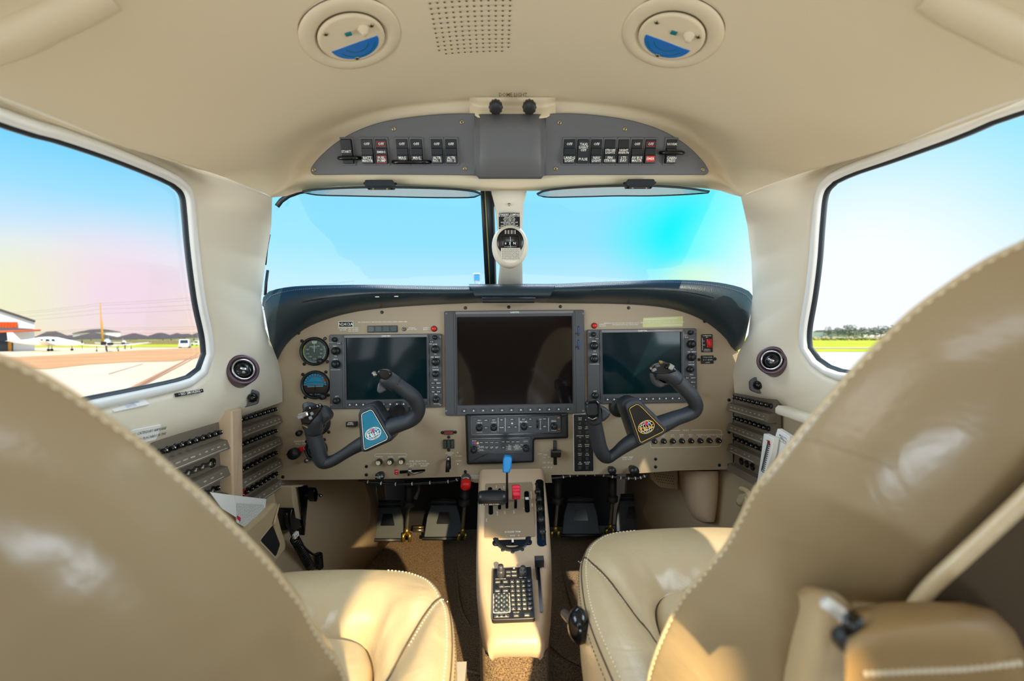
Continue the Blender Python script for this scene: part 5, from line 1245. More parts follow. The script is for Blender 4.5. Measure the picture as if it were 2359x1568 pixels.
for r in range(7):
    for c in range(4):
        x=585+c*127+r*5; y=490+r*102-c*4; l=letters[n_] if n_<26 else ('SPC','ENT')[n_-26]; n_+=1; kkey(K1,x,y,l,3.6 if len(l)==1 else 2.6)
for i,l in enumerate(['1','2','3','4','5','6','7','8','9','+/-','0','.']): kkey(K2,230+(i%3)*120-(i//3)*1,808+(i//3)*106-(i%3)*5,l,3.6 if len(l)==1 else 2.4)
for l,x,y in (('D→',500,268),('MENU',630,262),('FPL',500,350),('PROC',635,348),('DFLT',262,498),('MAP',432,492),('1-2',345,598),('NAV',255,700),('COM',435,692),('SEL',350,1272),('◄',245,1276),('►',455,1268),('CLR',678,1255),('ENT',918,1245)): kkey(K3 if x<600 or l in('CLR','ENT','MENU','PROC') else K1,x,y,l,2.6)
for x,y,r,h_ in ((330,330,.0062,.022),(830,300,.0058,.016)):
    b=MB(LOW.M); u,v=LOW.at(*kz(x,y),hK); b.lathe([(r*1.25,hK),(r*1.25,hK+h_*.5),(r,hK+h_*.55),(r*.85,hK+h_*.6),(r*.85,hK+h_),(.0001,hK+h_+.001)],M['switch_gray'],18,cx=u,cy=v,flute=.04,nf=9); b.build('knob',kp)
# ================================================================ FOOT WELL: emergency gear knob, cables, pedals
eg=thing('emergency_gear_knob','bright red round pull knob with steel collar at the panel edge left of the pedestal','knob',PANEL.w(1073,1110))
b=MB(Matrix.Translation(onY(1073,1106,1.17))@Matrix.Rotation(PI/2+.25,4,'X')); b.lathe([(.013,-.02),(.013,.004),(.010,.006),(.007,.006),(.006,.022)],M['steel'],16); b.build('collar',eg)
b=MB(Matrix.Translation(onY(1073,1116,1.145))@Matrix.Rotation(PI/2+.5,4,'X')); b.lathe([(.0001,-.012),(.010,-.012),(.0125,-.008),(.0128,.004),(.0115,.009),(.006,.011),(.0001,.011)],M['red'],24,flute=.04,nf=12); b.build('knob',eg)
cb=thing('cable_bundle','thin white cable with ties strung under the panel edge above the right pedals','cable',onY(1400,1104,1.22))
for pts,nm in (([(1255,1102),(1290,1099),(1330,1093),(1380,1093),(1430,1100),(1470,1101),(1492,1092)],'cable'),):
    b=MB(); P=cat([onY(x,y,1.20) for x,y in pts],5); b.tube(P,.003,M['bezel'],6); b.build(nm,cb)
    for i in range(6,len(P)-1,2): b=MB(); d=(P[i+1]-P[i]).normalized(); b.tube([P[i]-d*.0015,P[i]+d*.0015],.0042,M['paper'],8); b.build('cable_tie',cb)
cb=thing('cable_bundle','dark cable with pale ties running under the panel edge above the left pedals','cable',onY(900,1110,1.22))
b=MB(); P=cat([onY(x,y,1.20) for x,y in [(826,1106),(870,1112),(920,1115),(980,1112),(1040,1108),(1060,1100)]],6); b.tube(P,.0035,M['black_plastic'],6); b.build('cable',cb)
for i in range(3,len(P)-1,4): b=MB(); d=(P[i+1]-P[i]).normalized(); b.tube([P[i]-d*.0012,P[i]+d*.0012],.0046,M['paper'],8); b.build('cable_tie',cb)
z8=lambda a,c:(780+a/3.0244,1080+c/3.0244)
def pedal(tl,tr,bl,br,cut,rod,label):
    # rubber-faced pedal hinged near the floor
    Yb,Yt=1.58,1.64
    n_=V(0,-1,.0); c=[onY(*z8(*tl),Yt),onY(*z8(*tr),Yt),onY(*z8(*br),Yb),onY(*z8(*bl),Yb)]
    t=thing('rudder_pedal',label,'pedal',(c[2]+c[3])/2,'rudder pedals in the foot wells')
    pl=PL((c[2]+c[3])/2,(1,0,0),((c[0]+c[1])-(c[2]+c[3]))); 
    o=[pl.at(*z8(*p)) for p in (bl,br)]; w0=[pl.at(*z8(*p)) for p in (br,tr,tl,bl)]
    # slightly waisted plate
    P_=[w0[3],w0[0],tuple(Vector(w0[0]).lerp(Vector(w0[1]),.55)+Vector((.006,0))),w0[1],w0[2],tuple(Vector(w0[3]).lerp(Vector(w0[2]),.55)-Vector((.006,0)))]
    b=MB(pl.M); b.prism(rpoly(P_,.006,3),-.012,0,M['pedal_gray'],.002,cap0=True)
    cu=[pl.at(*z8(*p)) for p in cut]; b.prism(rpoly(cu[::-1],.004,3),-.002,.0006,MG)
    b.build('pedal_plate',t)
    for nm,(a,d_) in (('heel_bar',(0,.035)),('toe_bar',(.86,1.0))):
        for k in range(3):
            q=a+(d_-a)*k/2; L_=Vector(w0[3]).lerp(Vector(w0[2]),q); R_=Vector(w0[0]).lerp(Vector(w0[1]),q)
            b=MB(pl.M); b.tube([(L_.x-.004,L_.y,.004),(R_.x+.004,R_.y,.004)],.0035,M['bezel' if k==1 else 'black_plastic'],8); b.build(nm,t)
    # brake cylinder and rod
    x0,y0,y1,y2,y3=rod
    b=MB(); a=onY(*z8(x0,y0),1.56); m_=onY(*z8(x0-2,y1),1.55); b.tube([a,m_],.015,M['bezel'],4); b.tube([onY(*z8(x0-2,y1-40),1.548),m_],.020,M['bezel'],4); b.build('brake_cylinder',t)
    b=MB(); r1=onY(*z8(x0-15,y2),1.55); b.tube(resample([m_,r1],24),[.006+(.0012 if i%2 else 0) for i in range(24)],M['steel'],10); b.build('piston_rod',t)
    b=MB(); r2=onY(*z8(x0-20,y3),1.55); b.tube([r1,r1.lerp(r2,.5)],.008,M['gold'],10)
    for s_ in (-.011,.011): b.tube([r1.lerp(r2,.4)+V(s_,0,0),r2+V(s_,0,0)],.0055,M['gold'],8)
    b.build('clevis',t)
pedal((265,225),(425,225),(198,500),(455,500),((312,312),(375,312),(392,395),(290,395)),(492,80,262,410,505),'black rudder pedal farthest to the left')
pedal((655,210),(810,210),(592,490),(865,490),((702,300),(768,300),(782,383),(680,383)),(880,120,250,410,495),'black rudder pedal just left of the pedestal, under the red knob')
pedal((1605,195),(1765,195),(1555,468),(1825,468),((1650,280),(1722,280),(1740,360),(1636,360)),(1528,50,238,395,478),'black rudder pedal just right of the pedestal')
pedal((1970,180),(2130,180),(1930,450),(2200,450),((2020,262),(2085,262),(2105,345),(2005,345)),(1908,40,228,380,460),'black rudder pedal farthest to the right, partly hidden by the seat')
b=MB(); b.tube([onY(*z8(520,405),1.68),onY(*z8(600,405),1.68)],.004,M['gold'],8); b.tube([onY(*z8(520,425),1.66),onY(*z8(600,425),1.66)],.008,M['steel'],8); o=b.build('pedal_crossbar'); tag(o,'thin brass and steel cross rods between the two left pedals','rod')
# little bracket rod and headset hook at upper left of the well
b=MB(); b.tube([onY(*z8(262,95),1.5),onY(*z8(268,230),1.5)],.003,M['steel'],6); o=b.build('linkage_rod'); tag(o,'thin straight steel rod hanging behind the far left pedal','rod')
b=MB(); b.tube([onY(*z8(560,95),1.45),onY(*z8(560,150),1.44),onY(*z8(535,205),1.42)],[.003,.004,.006],M['bezel_light'],8); o=b.build('pedal_linkage'); tag(o,'short pale bent cable end hanging between the two left pedals','rod')
# ================================================================ OVERHEAD
OG=M['overhead_gray']; OT_=OVH.M
ov=thing('overhead_switch_panel','dark grey curved overhead panel of rocker switches above the windshield','switch panel',OVH.w(1175,330))
def O(x,y,h=0): return OVH.at(x,y,h)
def arcpts(P,n=5): return [tuple(q) for q in cat([O(*p,.006) for p in P],n)]
lf=arcpts([(1096,404),(1000,403),(850,402),(740,403),(722,402),(716,396),(717,385),(735,362),(770,331),(815,304),(875,282),(950,269),(1030,262),(1094,261)])
rt=arcpts([(1256,262),(1320,261),(1400,268),(1470,281),(1530,302),(1580,332),(1615,365),(1631,388),(1632,397),(1624,403),(1600,403),(1450,403),(1330,403),(1256,404)])
def ccw(p): 
    A=sum(p[i][0]*p[(i+1)%len(p)][1]-p[(i+1)%len(p)][0]*p[i][1] for i in range(len(p))); return p if A>0 else p[::-1]
b=MB(OT_); b.prism(ccw(lf),-.004,.006,OG,.0015,steps=2); b.prism(ccw(rt),-.004,.006,OG,.0015,steps=2); b.build('panel_plate',ov)
b=MB(); rows=[]
for y,o in ((259,0),(263,.8),(300,1),(350,1),(405,1),(411,.6),(413,0)):
    row=[]
    for x,h in ((1090,.005),(1096,.008),(1104,.016),(1112,.021),(1140,.022),(1175,.022),(1210,.022),(1240,.021),(1248,.016),(1254,.008),(1260,.005)):
        yy=y if abs(x-1175)<75 else min(max(y,261),405); hh=h*o if y not in(259,413) else -.002; p=onP(x,yy,OVH.o+OVH.n*.015,OVH.n)-OVH.n*.015; row.append(p+OVH.n*hh)
    rows.append(row)
b.grid(rows,OG,flip=False); b.build('centre_box',ov)
SCB=screwmesh(.0042,'brass_screw')
for i,(x,y) in enumerate([(907,297),(1064,281),(723,391),(1071,388),(1289,282),(1440,297),(1280,388),(1619,390)]): 
    u,v=O(x,y,.006); place(SCB,'screw',ov,OT_@Matrix.Translation((u,v,.006))@Matrix.Rotation(i*.7,4,'Z'))
ko=.86/FPX*1.03
def rocker(x,w,y0,y1,top,bot,flip=False,box_=None,big=None):
    u,v=O(x,(y0+y1)/2,.006); H_=(y1-y0)*ko*1.06; W_=w*ko
    T=OT_@Matrix.Translation((u,v,.006)); f=MB(T); f.frame(rrect(W_,H_,.0012,2),rrect(W_*.80,H_*.86,.0008,2),0,.003,OG,.0006,0)
    fo=f.build('rocker_switch',ov); s=MB(T); w2=W_*.39; h2=H_*.42
    # profile: upper part sunk, lower part raised
    pr=[(h2,.001),(h2*.98,.0035),(h2*.30,.0045),(h2*.24,.0075),(-h2*.28,.0085),(-h2*.34,.0105),(-h2,.0110),(-h2*1.02,.001)]
    if flip: pr=[(h2,.001),(h2*.95,.0115),(-h2,.0085),(-h2*1.0,.001)]
    s.grid([[V(-w2,a,z) for a,z in pr],[V(w2,a,z) for a,z in pr]],M['switch_black'],False,flip=False)
    for sx in (-w2,w2): s.add([V(sx,a,z) for a,z in pr]+[V(sx,-h2,0),V(sx,h2,0)],[tuple(range(len(pr)+2)) if sx>0 else tuple(range(len(pr)+2))[::-1]],M['switch_black'])
    if not flip: s.add([V(-w2*.96,-h2*.36,.01085),V(w2*.96,-h2*.36,.01085),V(w2*.96,-h2*.96,.0113),V(-w2*.96,-h2*.96,.0113)],[(0,1,2,3)][::1],M['switch_gray'])
    zf=lambda a:(.0120 if flip else (.0048 if a>h2*.3 else (.0090 if a>-h2*.3 else .0117)))
    for tt in top+bot:
        t_,fr,sz,*c=tt; a=fr*h2; s.text(t_,sz*ko*1.0,0,a,zf(a),c[0] if c else INK)
    if box_:
        for fr,hh,full in box_:
            a=fr*h2; q=[(-w2*.8,a-hh),(w2*.8,a-hh),(w2*.8,a+hh),(-w2*.8,a+hh)]
            if full: s.poly(q,zf(a)-.0002,M['red'])
            else: s.strip(q,.0008,zf(a),M['red'],True)
    s.build('rocker',fo); return fo
Y0,Y1=321,377; S_=7.6
OFF=('OFF',.62,S_)
rocker(802,29,Y0,Y1,[],[('START',-.02,7.2)],flip=True)
rocker(848,31,Y0,Y1,[OFF],[('BATT\nMASTR',-.66,S_)]); rocker(880.5,31,Y0,Y1,[OFF,('EMERG',-.05,6)],[('FUEL\nPUMP',-.66,S_)],box_=[(.62,.0035,False),(-.66,.0065,False)])
rocker(928,31,Y0,Y1,[OFF],[('MAG\nLEFT',-.66,S_)]); rocker(961,31,Y0,Y1,[OFF],[('MAG\nRIGHT',-.66,S_)])
rocker(1007.5,31,Y0,Y1,[OFF],[('ALTR\nNO. 1',-.66,S_)]); rocker(1040,31,Y0,Y1,[OFF],[('ALTR\nNO. 2',-.66,S_)])
RR=[([OFF],[('LANDG\nLIGHT',-.66,S_)],False,None),([],[('TAXI\nLIGHT\nOFF',.35,S_),('PULSE',-.66,S_)],True,None),([OFF],[('NAV\nLIGHT',-.66,S_)],False,None),([('STROBE\nLIGHTS',.0,6.6)],[('FIN\nSTROBE',-.66,S_)],False,None),([('NIGHT\nANNUN',0,6.6)],[('LTS\nDAY',-.66,S_)],False,None),([OFF],[('AV BUS\nMASTR',-.66,S_)],False,None),([OFF],[('EMER',-.62,S_)],False,[(.62,.0035,False),(-.62,.005,True)])]
for i,(a_,c_,fl,bx) in enumerate(RR): rocker(1310.5+i*30.9,30.5,Y0,Y1,a_,c_,fl,bx)
rocker(1544,30,Y0,Y1,[('NORM',.62,S_),('DUMP',-.02,6.6)],[('CABIN\nPRESS',-.68,S_)])
for (x0,x1,y) in ((786,831,364),(909,991,373),(1519,1568,352)):
    b=MB(); a=OVH.w(x0,y); c=OVH.w(x1,y); n=OVH.n
    P=[a+n*.004,a+n*.012,a.lerp(c,.10)+n*.020,a.lerp(c,.3)+n*.022,a.lerp(c,.7)+n*.022,a.lerp(c,.9)+n*.020,c+n*.012,c+n*.004]
    b.tube(cat(P,3),.0038,MG,10); b.build('switch_guard',ov)
# ---- dome light control: cream housing, two knobs, lettering
dm=thing('dome_light_control','cream housing with two black ribbed knobs under the words DOME LIGHT','light control',onCyl(1180,235))
b=MB(); rows=[]
for y,h in ((224,.000),(229,.008),(237,.015),(250,.020),(262,.022),(266,.006)):
    row=[]
    for x,q in ((1082,0),(1092,.3),(1102,.85),(1115,1),(1180,1.05),(1245,1),(1258,.85),(1268,.3),(1280,0)):
        if y<240: p=onCyl(x,y)
        else: p=onCyl(x,240).lerp(onP(x,y,OVH.o,OVH.n),(y-240)/26)
        row.append(p+V(0,-.6,-.8)*h*q)
    rows.append(row)
b.grid(smooth_rows(rows,3),M['headliner'],flip=False); b.build('housing',dm)
def knob_at(p,ax,r,h,m,nm,par,flute=.06,nf=12,col=None):
    ax=Vector(ax).normalized(); q=ax.to_track_quat('Z','Y').to_matrix().to_4x4(); b=MB(Matrix.Translation(p)@q)
    b.lathe([(r*.8,-h*.3),(r*.8,0),(r,h*.1),(r*1.02,h*.6),(r*.9,h*.95),(r*.8,h),(.0001,h*1.01)],M[m],24,flute=flute,nf=nf); return b.build(nm,par)
for x in (1142,1219): knob_at(onP(x,244,OVH.o+OVH.n*.024,OVH.n),(0,-.55,-.5),.0122,.017,'black_plastic','knob',dm)
def onCeil(x,y):
    d=ray(x,y); lo,hi=.1,2.0
    for _ in range(40):
        t=(lo+hi)/2; q=CAM+d*t
        if q.z>ceilZ(q.x,q.y): hi=t
        else: lo=t
    return CAM+d*lo
def ceilN(p):
    e=.01; dx=(ceilZ(p.x+e,p.y)-ceilZ(p.x-e,p.y))/(2*e); return V(dx,0,-1).normalized()
p=onCeil(1181,209); n=ceilN(p); b=MB(PL(p+n*.004+V(0,-.012,-.010),(1,0,0),(0,-.5,.85)).M); b.text('DOME LIGHT',.0085,0,0,0,M['seam_dark']); b.build('lettering',dm)
# ---- round reading-light panels
def dome(x,y,label,mir,r=.069):
    p=onCeil(x,y); n=ceilN(p); u=V(1,0,0)-n*n.x; u.normalize(); v=n.cross(u); fr=PL(p,u,v) 
    t=thing('reading_light',label,'ceiling light',p,'round overhead light panels'); T=fr.M
    b=MB(T); b.lathe([(r,-.004),(r,.002),(r*.97,.0045),(r*.90,.0055),(r*.73,.006),(r*.68,.003),(r*.66,.0025)],M['headliner'],48,cap=False); b.lathe([(r*1.012,.0012),(r*1.0,.0022)],M['seam_dark'],48,cap=False); b.build('outer_ring',t)
    b=MB(T); b.lathe([(r*.655,.001),(r*.655,.006),(r*.64,.0075),(r*.60,.008)],M['headliner'],40); b.lathe([(r*.668,.003),(r*.655,.0045)],M['seam_dark'],40,cap=False); b.build('centre_plate',t)
    b=MB(T); R=r*.56; yc=r*.02; s_=mir
    # half-moon blue lens in the lower half
    pts=[(r*.50*cos(a)+s_*.004,-r*.06-r*.46*sin(a)) for a in [PI*i/24 for i in range(25)]]
    cs=cos(.12*s_); sn=sin(.12*s_); cx_=s_*.0+.0; 
    Q=[(x_*cs-y_*sn+s_*(-.004),x_*sn+y_*cs-.003) for x_,y_ in pts]; b.prism(ccw(Q),.004,.0088,M['lens_blue'],.001,steps=2)
    for f in (.75,.5):
        b.strip([(x_*f+s_*.002,y_*f-.005) for x_,y_ in Q[2:-2]],.0016,.0090,M['lens_teal'])
    b.build('blue_lens',t)
    b=MB(T); b.prism(rrect(.0085,.0065,.0008,2,-.001,r*.20),.008,.0095,M['lens_teal'],.0006); b.build('indicator_window',t)
    b=MB(T); b.lathe([(.0075,.008),(.007,.010),(.0058,.010),(.0055,.013),(.0042,.013),(.004,.0155),(.0025,.0155),(.0001,.0165)],M['headliner'],20,cx=.020,cy=r*.22); b.build('adjuster',t)
    for a in (30,140,262): b=MB(T@Matrix.Translation((r*.54*cos(math.radians(a)),r*.54*sin(math.radians(a)),.0078))); b.lathe([(.0034,0),(.0032,.0012),(.0001,.0015)],M['brass_screw'],12); b.box(0,0,.0017,.0036,.0008,.0004,MG); b.box(0,0,.0017,.0008,.0036,.0004,MG); b.build('screw',t)
dome(808,80,'round cream ceiling panel with blue half-moon lens, left of the speaker grille',1)
dome(1548,78,'round cream ceiling panel with blue half-moon lens, right of the speaker grille',-1)
# ---- speaker grille
A0=onCeil(1012,116); A1=onCeil(1171,112); dxs=(A1.x-A0.x)/11
t=thing('speaker_grille','square patch of small round holes in the headliner between the two round lights','speaker',(A0+A1)/2)
b=MB(); 
for r in range(14):
    for c in range(12):
        if r==0 and c in(0,11): continue
        X=A0.x+dxs*c; Y=A0.y+.008-dxs*r; z=ceilZ(X,Y); b.add([(X+.0016*cos(a),Y+.0016*sin(a),z-.0012) for a in [-2*PI*i/8 for i in range(8)]],[tuple(range(8))],M['seam_dark'])
b.build('holes',t)
# ---- sun visors
def visor(top_,bot_,mx,my,label):
    t=thing('sun_visor',label,'sun visor',onY(mx,my,.94)); n=28
    A_=resample(cat([V(*p,0) for p in top_],5),n); B_=resample(cat([V(*p,0) for p in bot_],5),n)
    rows=[[onY(p.x+(q.x-p.x)*k/4,p.y+(q.y-p.y)*k/4,.90+.085*k/4) for p,q in zip(A_,B_)] for k in range(5)]
    b=MB(); b.grid(rows,M['visor_tint']); o=b.build('tinted_blade',t)
    b=MB(); b.tube([onY(p.x,p.y,.90) for p in A_],.0022,M['seal_black'],8); b.tube([onY(p.x,p.y,.985) for p in B_],.0014,M['seal_black'],6); b.build('edge_trim',t)
    b=MB(); c=onY(mx,my,.905); b.prism(rrect(.055,.013,.003,3),-.01,.012,M['seal_black'],.002,T=Matrix.Translation(c)@Matrix.Rotation(PI/2,4,'X'),cap0=True)
    b.tube([onY(mx-36,my-4,.92),onY(mx-26,my+6,.91),onY(mx-26,my+7,.905)],.003,MG,6); b.tube([onY(mx+36,my-4,.92),onY(mx+26,my+6,.91),onY(mx+26,my+7,.905)],.003,MG,6); b.build('hinge',t)
    for s_ in (-16,16): b=MB(); b.ball(tuple(onY(mx+s_,my+9,.895)),.002,M['brass_screw'],8); b.build('screw',t)
visor([(697,441),(720,437),(780,433),(860,431),(950,432),(1040,435),(1090,440),(1108,446)],[(698,443),(730,449),(800,451),(900,453),(1000,455),(1080,455),(1100,452),(1107,448)],876,426,'long tinted sun visor folded up over the left windshield')
visor([(1237,447),(1260,438),(1330,431),(1420,428),(1500,428),(1580,433),(1634,441)],[(1239,449),(1262,454),(1340,453),(1420,451),(1500,451),(1580,448),(1632,444)],1473,424,'long tinted sun visor folded up over the right windshield')
# ---- compass on the centre post
CP=PL((0,1.022,0),(1,0,0),(0,-.12,1)); kc=1.0/FPX
cpn=thing('compass','round black magnetic compass on the windshield centre post','compass',CP.w(1175,560))
u,v=CP.at(1175,560); b=MB(CP.M@Matrix.Translation((u,v-.006,0))); b.lathe([(.040,-.05),(.040,-.006),(.036,.006),(.031,.010)],M['cream_plastic'],36,T=Matrix.Scale(1.18,4,(0,1,0))); b.build('housing',cpn)
b=MB(CP.M@Matrix.Translation((u,v+.002,.010))); b.lathe([(.029,0),(.029,.004),(.026,.006),(.0001,.0062)],MG,36); o_=rrect(.038,.026,.004,3,0,-.001); b.frame(inset(o_,-.001),o_,.006,.0085,BK,.0005,.006)
for i in range(-3,4): b.box(i*.0035,.020,.0068,.0012,.008,.0006,INK if i%2 else M['bezel_light'])
b.box(0,-.001,.0068,.0007,.022,.0004,INK)
for t_,x in (('6',-.010),('3',-.001),('N',.009)): b.text(t_,.0075,x,-.004,.0072,INK)
for i in range(9): b.box(-.012+i*.003,-.0105,.0069,.0006,.002,.0003,INK)
b.build('compass_face',cpn)
cd_=thing('correction_card','small silver compass correction card with a grid below the compass window','card',CP.w(1176,584))
u2,v2=CP.at(1176.5,584,.018); b=MB(CP.M@Matrix.Translation((u2,v2,.016))@Matrix.Rotation(.25,4,'X')); b.prism(rrect(.042,.025,.0015,2),0,.002,mat('card_silver',(206,200,184),.4),.0005,cap0=True)
for i in range(7): b.box(-.018+i*.006,0,.0022,.0004,.022,.0002,BK)
for i in range(5): b.box(0,-.010+i*.005,.0022,.038,.0004,.0002,BK)
for i in range(6):
    for j in range(4): b.text(str((i*7+j*3)%10),.0036,-.015+i*.006,-.0075+j*.005,.0023,BK)
b.build('card_face',cd_)
pc=thing('compass_placard','small black placard headed STANDBY COMPASS above the compass','placard',CP.w(1173,508)); u,v=CP.at(1173.5,508,.004); b=MB(CP.M@Matrix.Translation((u,v,-.006))); b.prism(rrect(.046,.034,.001,2),-.004,.006,M['black_matte'],.0006)
for i,(l,sz) in enumerate([('STANDBY COMPASS',.0044),('FOR CORRECT READING CHECK',.0031),('AVIONICS ON',.003),('PITOT HEAT OFF',.003),('AIR COND OFF',.003),('WINDSHIELD HEAT OFF',.003),('PROP HEAT OFF',.003),('STALL WARN HEAT OFF',.003),('AUXILIARY CABIN HEAT OFF',.003)]): b.text(l,sz*1.15,0,.0135-i*.0034,.0064,INK)
b.build('placard_face',pc)
b=MB(Matrix.Translation(onY(1173,471,.985))@Matrix.Rotation(PI/2,4,'X')); b.lathe([(.0035,0),(.003,.001),(.0001,.0015)],M['brass_screw'],12); o=b.build('post_screw'); tag(o,'tiny brass screw at the top of the windshield centre post','screw')
# soft roof ridges in the top corners (next frame of the cabin)
for S,pts in ((-1,[(-60,120),(30,92),(110,55),(180,22),(240,-12)]),(1,[(2420,120),(2345,92),(2270,55),(2200,22),(2150,-12)])):
    P=[onCeil(x,y)+V(0,0,.004) for x,y in pts]; b=MB(); b.tube(cat(P,5),None,M['headliner'],14,flat=(.016,.022)); b.build('trim_6' if S<0 else 'trim_7',kind='structure')
# ================================================================ SIDE WALL FITTINGS
from mathutils.bvhtree import BVHTree
_bv={}
def hit(name,x,y):
    if name not in _bv:
        o=bpy.data.objects[name]; _bv[name]=BVHTree.FromPolygons([tuple(v.co) for v in o.data.vertices],[tuple(p.vertices) for p in o.data.polygons])
    d=ray(x,y).normalized(); loc,n,i,t=_bv[name].ray_cast(CAM,d)
    if loc is None: return None,None
    if n.dot(d)>0: n=-n
    return loc,n
def frame_at(p,n,up=(0,0,1)):
    n=Vector(n).normalized(); u=Vector(up).cross(n).normalized(); return PL(p,u,n.cross(u))
def vent(wall,x,y,r,label,nrm):
    p,n=hit(wall,x,y); 
    n=(Vector(nrm).normalized()*.6+n*.4).normalized(); f=frame_at(p+n*.017,n); t=thing('air_vent',label,'air vent',p); T=f.M
    b=MB(T); b.lathe([(r*1.06,-.045),(r*1.02,.002),(r,.004),(r*.86,.005),(r*.80,.002),(r*.74,-.002)],M['vent_purple'],36,cap=False); b.build('outer_ring',t)
    b=MB(T); b.lathe([(r*.76,-.004),(r*.74,.003),(r*.66,.007),(r*.60,.004),(r*.56,-.002)],M['chrome'],32,cap=False); b.build('inner_ring',t)
    b=MB(T); b.lathe([(r*.6,-.006),(r*.5,.001),(r*.3,.004),(.0001,.005)],MG,28); b.build('eyeball',t)
    b=MB(T); b.tube([(-r*.24,r*.08,.006),(r*.24,-r*.12,.007)],.0032,M['chrome'],8); b.build('tab',t); return t
vent('wall_left',552,856,.031,'round purple-ringed air vent on the left side trim by the panel',(.42,-.80,.44))
vent('wall_right',1785,834,.030,'round purple-ringed air vent on the right side trim by the panel',(-.42,-.80,.44))
def jack(wall,x,y,label,S):
    p,n=hit(wall,x,y); n=Vector((-S*.35,-.9,.1)).normalized(); f=frame_at(p+n*.008,n); t=thing('headset_jack',label,'socket',p)
    b=MB(f.M); b.prism(rpoly([(-.010*-S-.004,-.020),(.012,-.014),(.014,.012),(-.002,.020),(-.015,.010),(-.014,-.012)],.006,4),-.015,.002,M['bezel'],.001); b.build('flange',t)
    b=MB(f.M); b.lathe([(.011,.002),(.010,.008),(.008,.013),(.003,.016),(.0001,.016)],MG,8,cx=.002); b.build('knob',t)
jack('wall_left',581,916,'small black knobbed fitting low on the left side trim',-1); jack('wall_right',1742,887,'small black knobbed fitting low on the right side trim',1)
def decal(wall,px,nm,label,cat_,mface,lines,mink,th=.0012,off=.0015,border=None,sz=.8,flipx=False):
    P=[]; N_=V(0,0,0)
    for x,y in px: p,n=hit(wall,x,y); P.append(p); N_+=n
    n=N_.normalized(); c=sum(P,V(0,0,0))/4; u=((P[1]-P[0])+(P[2]-P[3])).normalized(); v=n.cross(u)*(1 if n.cross(u).z>0 else -1)
    f=PL(c+n*off,u,v); W_=((P[1]-P[0]).length+(P[2]-P[3]).length)/2; H_=((P[0]-P[3]).length+(P[1]-P[2]).length)/2
    t=thing(nm,label,cat_,c); b=MB(f.M); b.prism(rrect(W_,H_,min(W_,H_)*.12,3),-.001,th,M[mface],.0003); k=len(lines)
    for i,l in enumerate(lines): b.text(l,H_/k*sz,0,H_*(.5-(i+.5)/k)*.8,th+.0003,M[mink])
    b.build('label_face',t); return t
decal('wall_left',[(399,907),(462,897),(466,903),(405,914)],'no_smoking_placard','small black raised placard reading NO SMOKING under the left side window','placard','black_plastic',['• NO SMOKING •'],'white_ink',.0025,sz=1.15)
decal('wall_left',[(243,937),(326,921),(345,931),(262,951)],'static_source_label','white paper label headed ALTERNATE STATIC SOURCE on the left window trim','label','paper',['ALTERNATE STATIC SOURCE','BELOW LEFT INSTRUMENT PANEL','IF IN A DESCENT','PUSH TO CLOSE'],'blue_ink',sz=.7)
decal('wall_left',[(285,995),(367,980),(358,1008),(300,1022)],'airplane_category_label','white label ending AIRPLANE partly hidden by the left seat back','label','paper',['NORMAL CATEGORY AIRPLANE','MARKINGS AND PLACARDS IN THE'],'paper_ink',sz=.5)
# ---------------------------------------------------------------- circuit-breaker panels
def cbpanel(name,label,pl,u0,u1,rowz,h_off=.0):
    t=thing(name,label,'circuit breakers',pl.loc((u0+u1)/2,rowz[0]))
    b=MB(pl.M); BP=M['breaker_plate']
    def prof(zc): return [(zc+.026,.003),(zc+.020,.004),(zc-.010,.006),(zc-.013,.020),(zc-.030,.026),(zc-.032,.022),(zc-.032,.003)]
    for zc in rowz:
        pr=prof(zc); b.grid([[V(u0,v,h) for v,h in pr],[V(u1,v,h) for v,h in pr]],BP,False,flip=False)
        for uu in (u0,u1): b.add([V(uu,v,h) for v,h in pr],[tuple(range(len(pr)))],BP)
    b.prism([(u0-.002,min(rowz)-.036),(u1+.002,min(rowz)-.036),(u1+.002,max(rowz)+.03),(u0-.002,max(rowz)+.03)],-.004,.003,BP,cap0=True)
    b.build('stepped_housing',t); return t
B5={'n':brk(.0062,.013),'r':brk(.0062,.013,'red'),'y':brk(.0062,.013,'yellow'),'s':brk(.0062,.017,'steel','steel')}
def breakers(t,pl,us,zc,kinds=None,labels=None,T0=None):
    for i,u in enumerate(us):
        k=(kinds[i] if kinds else 'n')
        if k=='h':
            b=MB(pl.M@Matrix.Translation((u,zc+.002,.006))); b.lathe([(.0095,0),(.009,.002),(.0085,.0005),(.0001,0)],MG,16); b.build('blank_cap',t); continue
        Mx=pl.M@Matrix.Translation((u,zc+.003,.005))@Matrix.Rotation(-.25,4,'X')
        c=place(B5[k][0],'breaker_collar',t,Mx); q=place(B5[k][1],'button',c,Matrix.Identity(4)); q.parent=c; q.matrix_local=Matrix.Identity(4)
    b=MB(pl.M@Matrix.Translation((0,zc-.0215,.0236))@Matrix.Rotation(-1.23+PI/2-.0,4,'X') if False else pl.M@Matrix.Translation((0,zc-.0215,.0242))@Matrix.Rotation(-.35,4,'X'))
    for i,u in enumerate(us):
        if labels and labels[i%len(labels)]: b.text(labels[i%len(labels)],.0034,u,.002,0,INK)
    if len(us)>3: b.strip([(us[0]-.004,-.0055),(us[-1]+.004,-.0055)],.0006,0,INK)
    b.build('row_lettering',t)
CL=PL((-.600,1.0,0),(0,1,0),(0,0,1))
lfp=cbpanel('circuit_breaker_panel','four stepped rows of black circuit breakers on the left wall next to the instrument panel',CL,-.012+.0,.172,[-.170,-.224,-.279,-.332])
fr=lambda n,a,c:[a+(c-a)*i/(n-1) for i in range(n)]
lb=['AVN 1','COM','NAV','PFD','ADC','AHRS','MFD','XPDR','ENG']
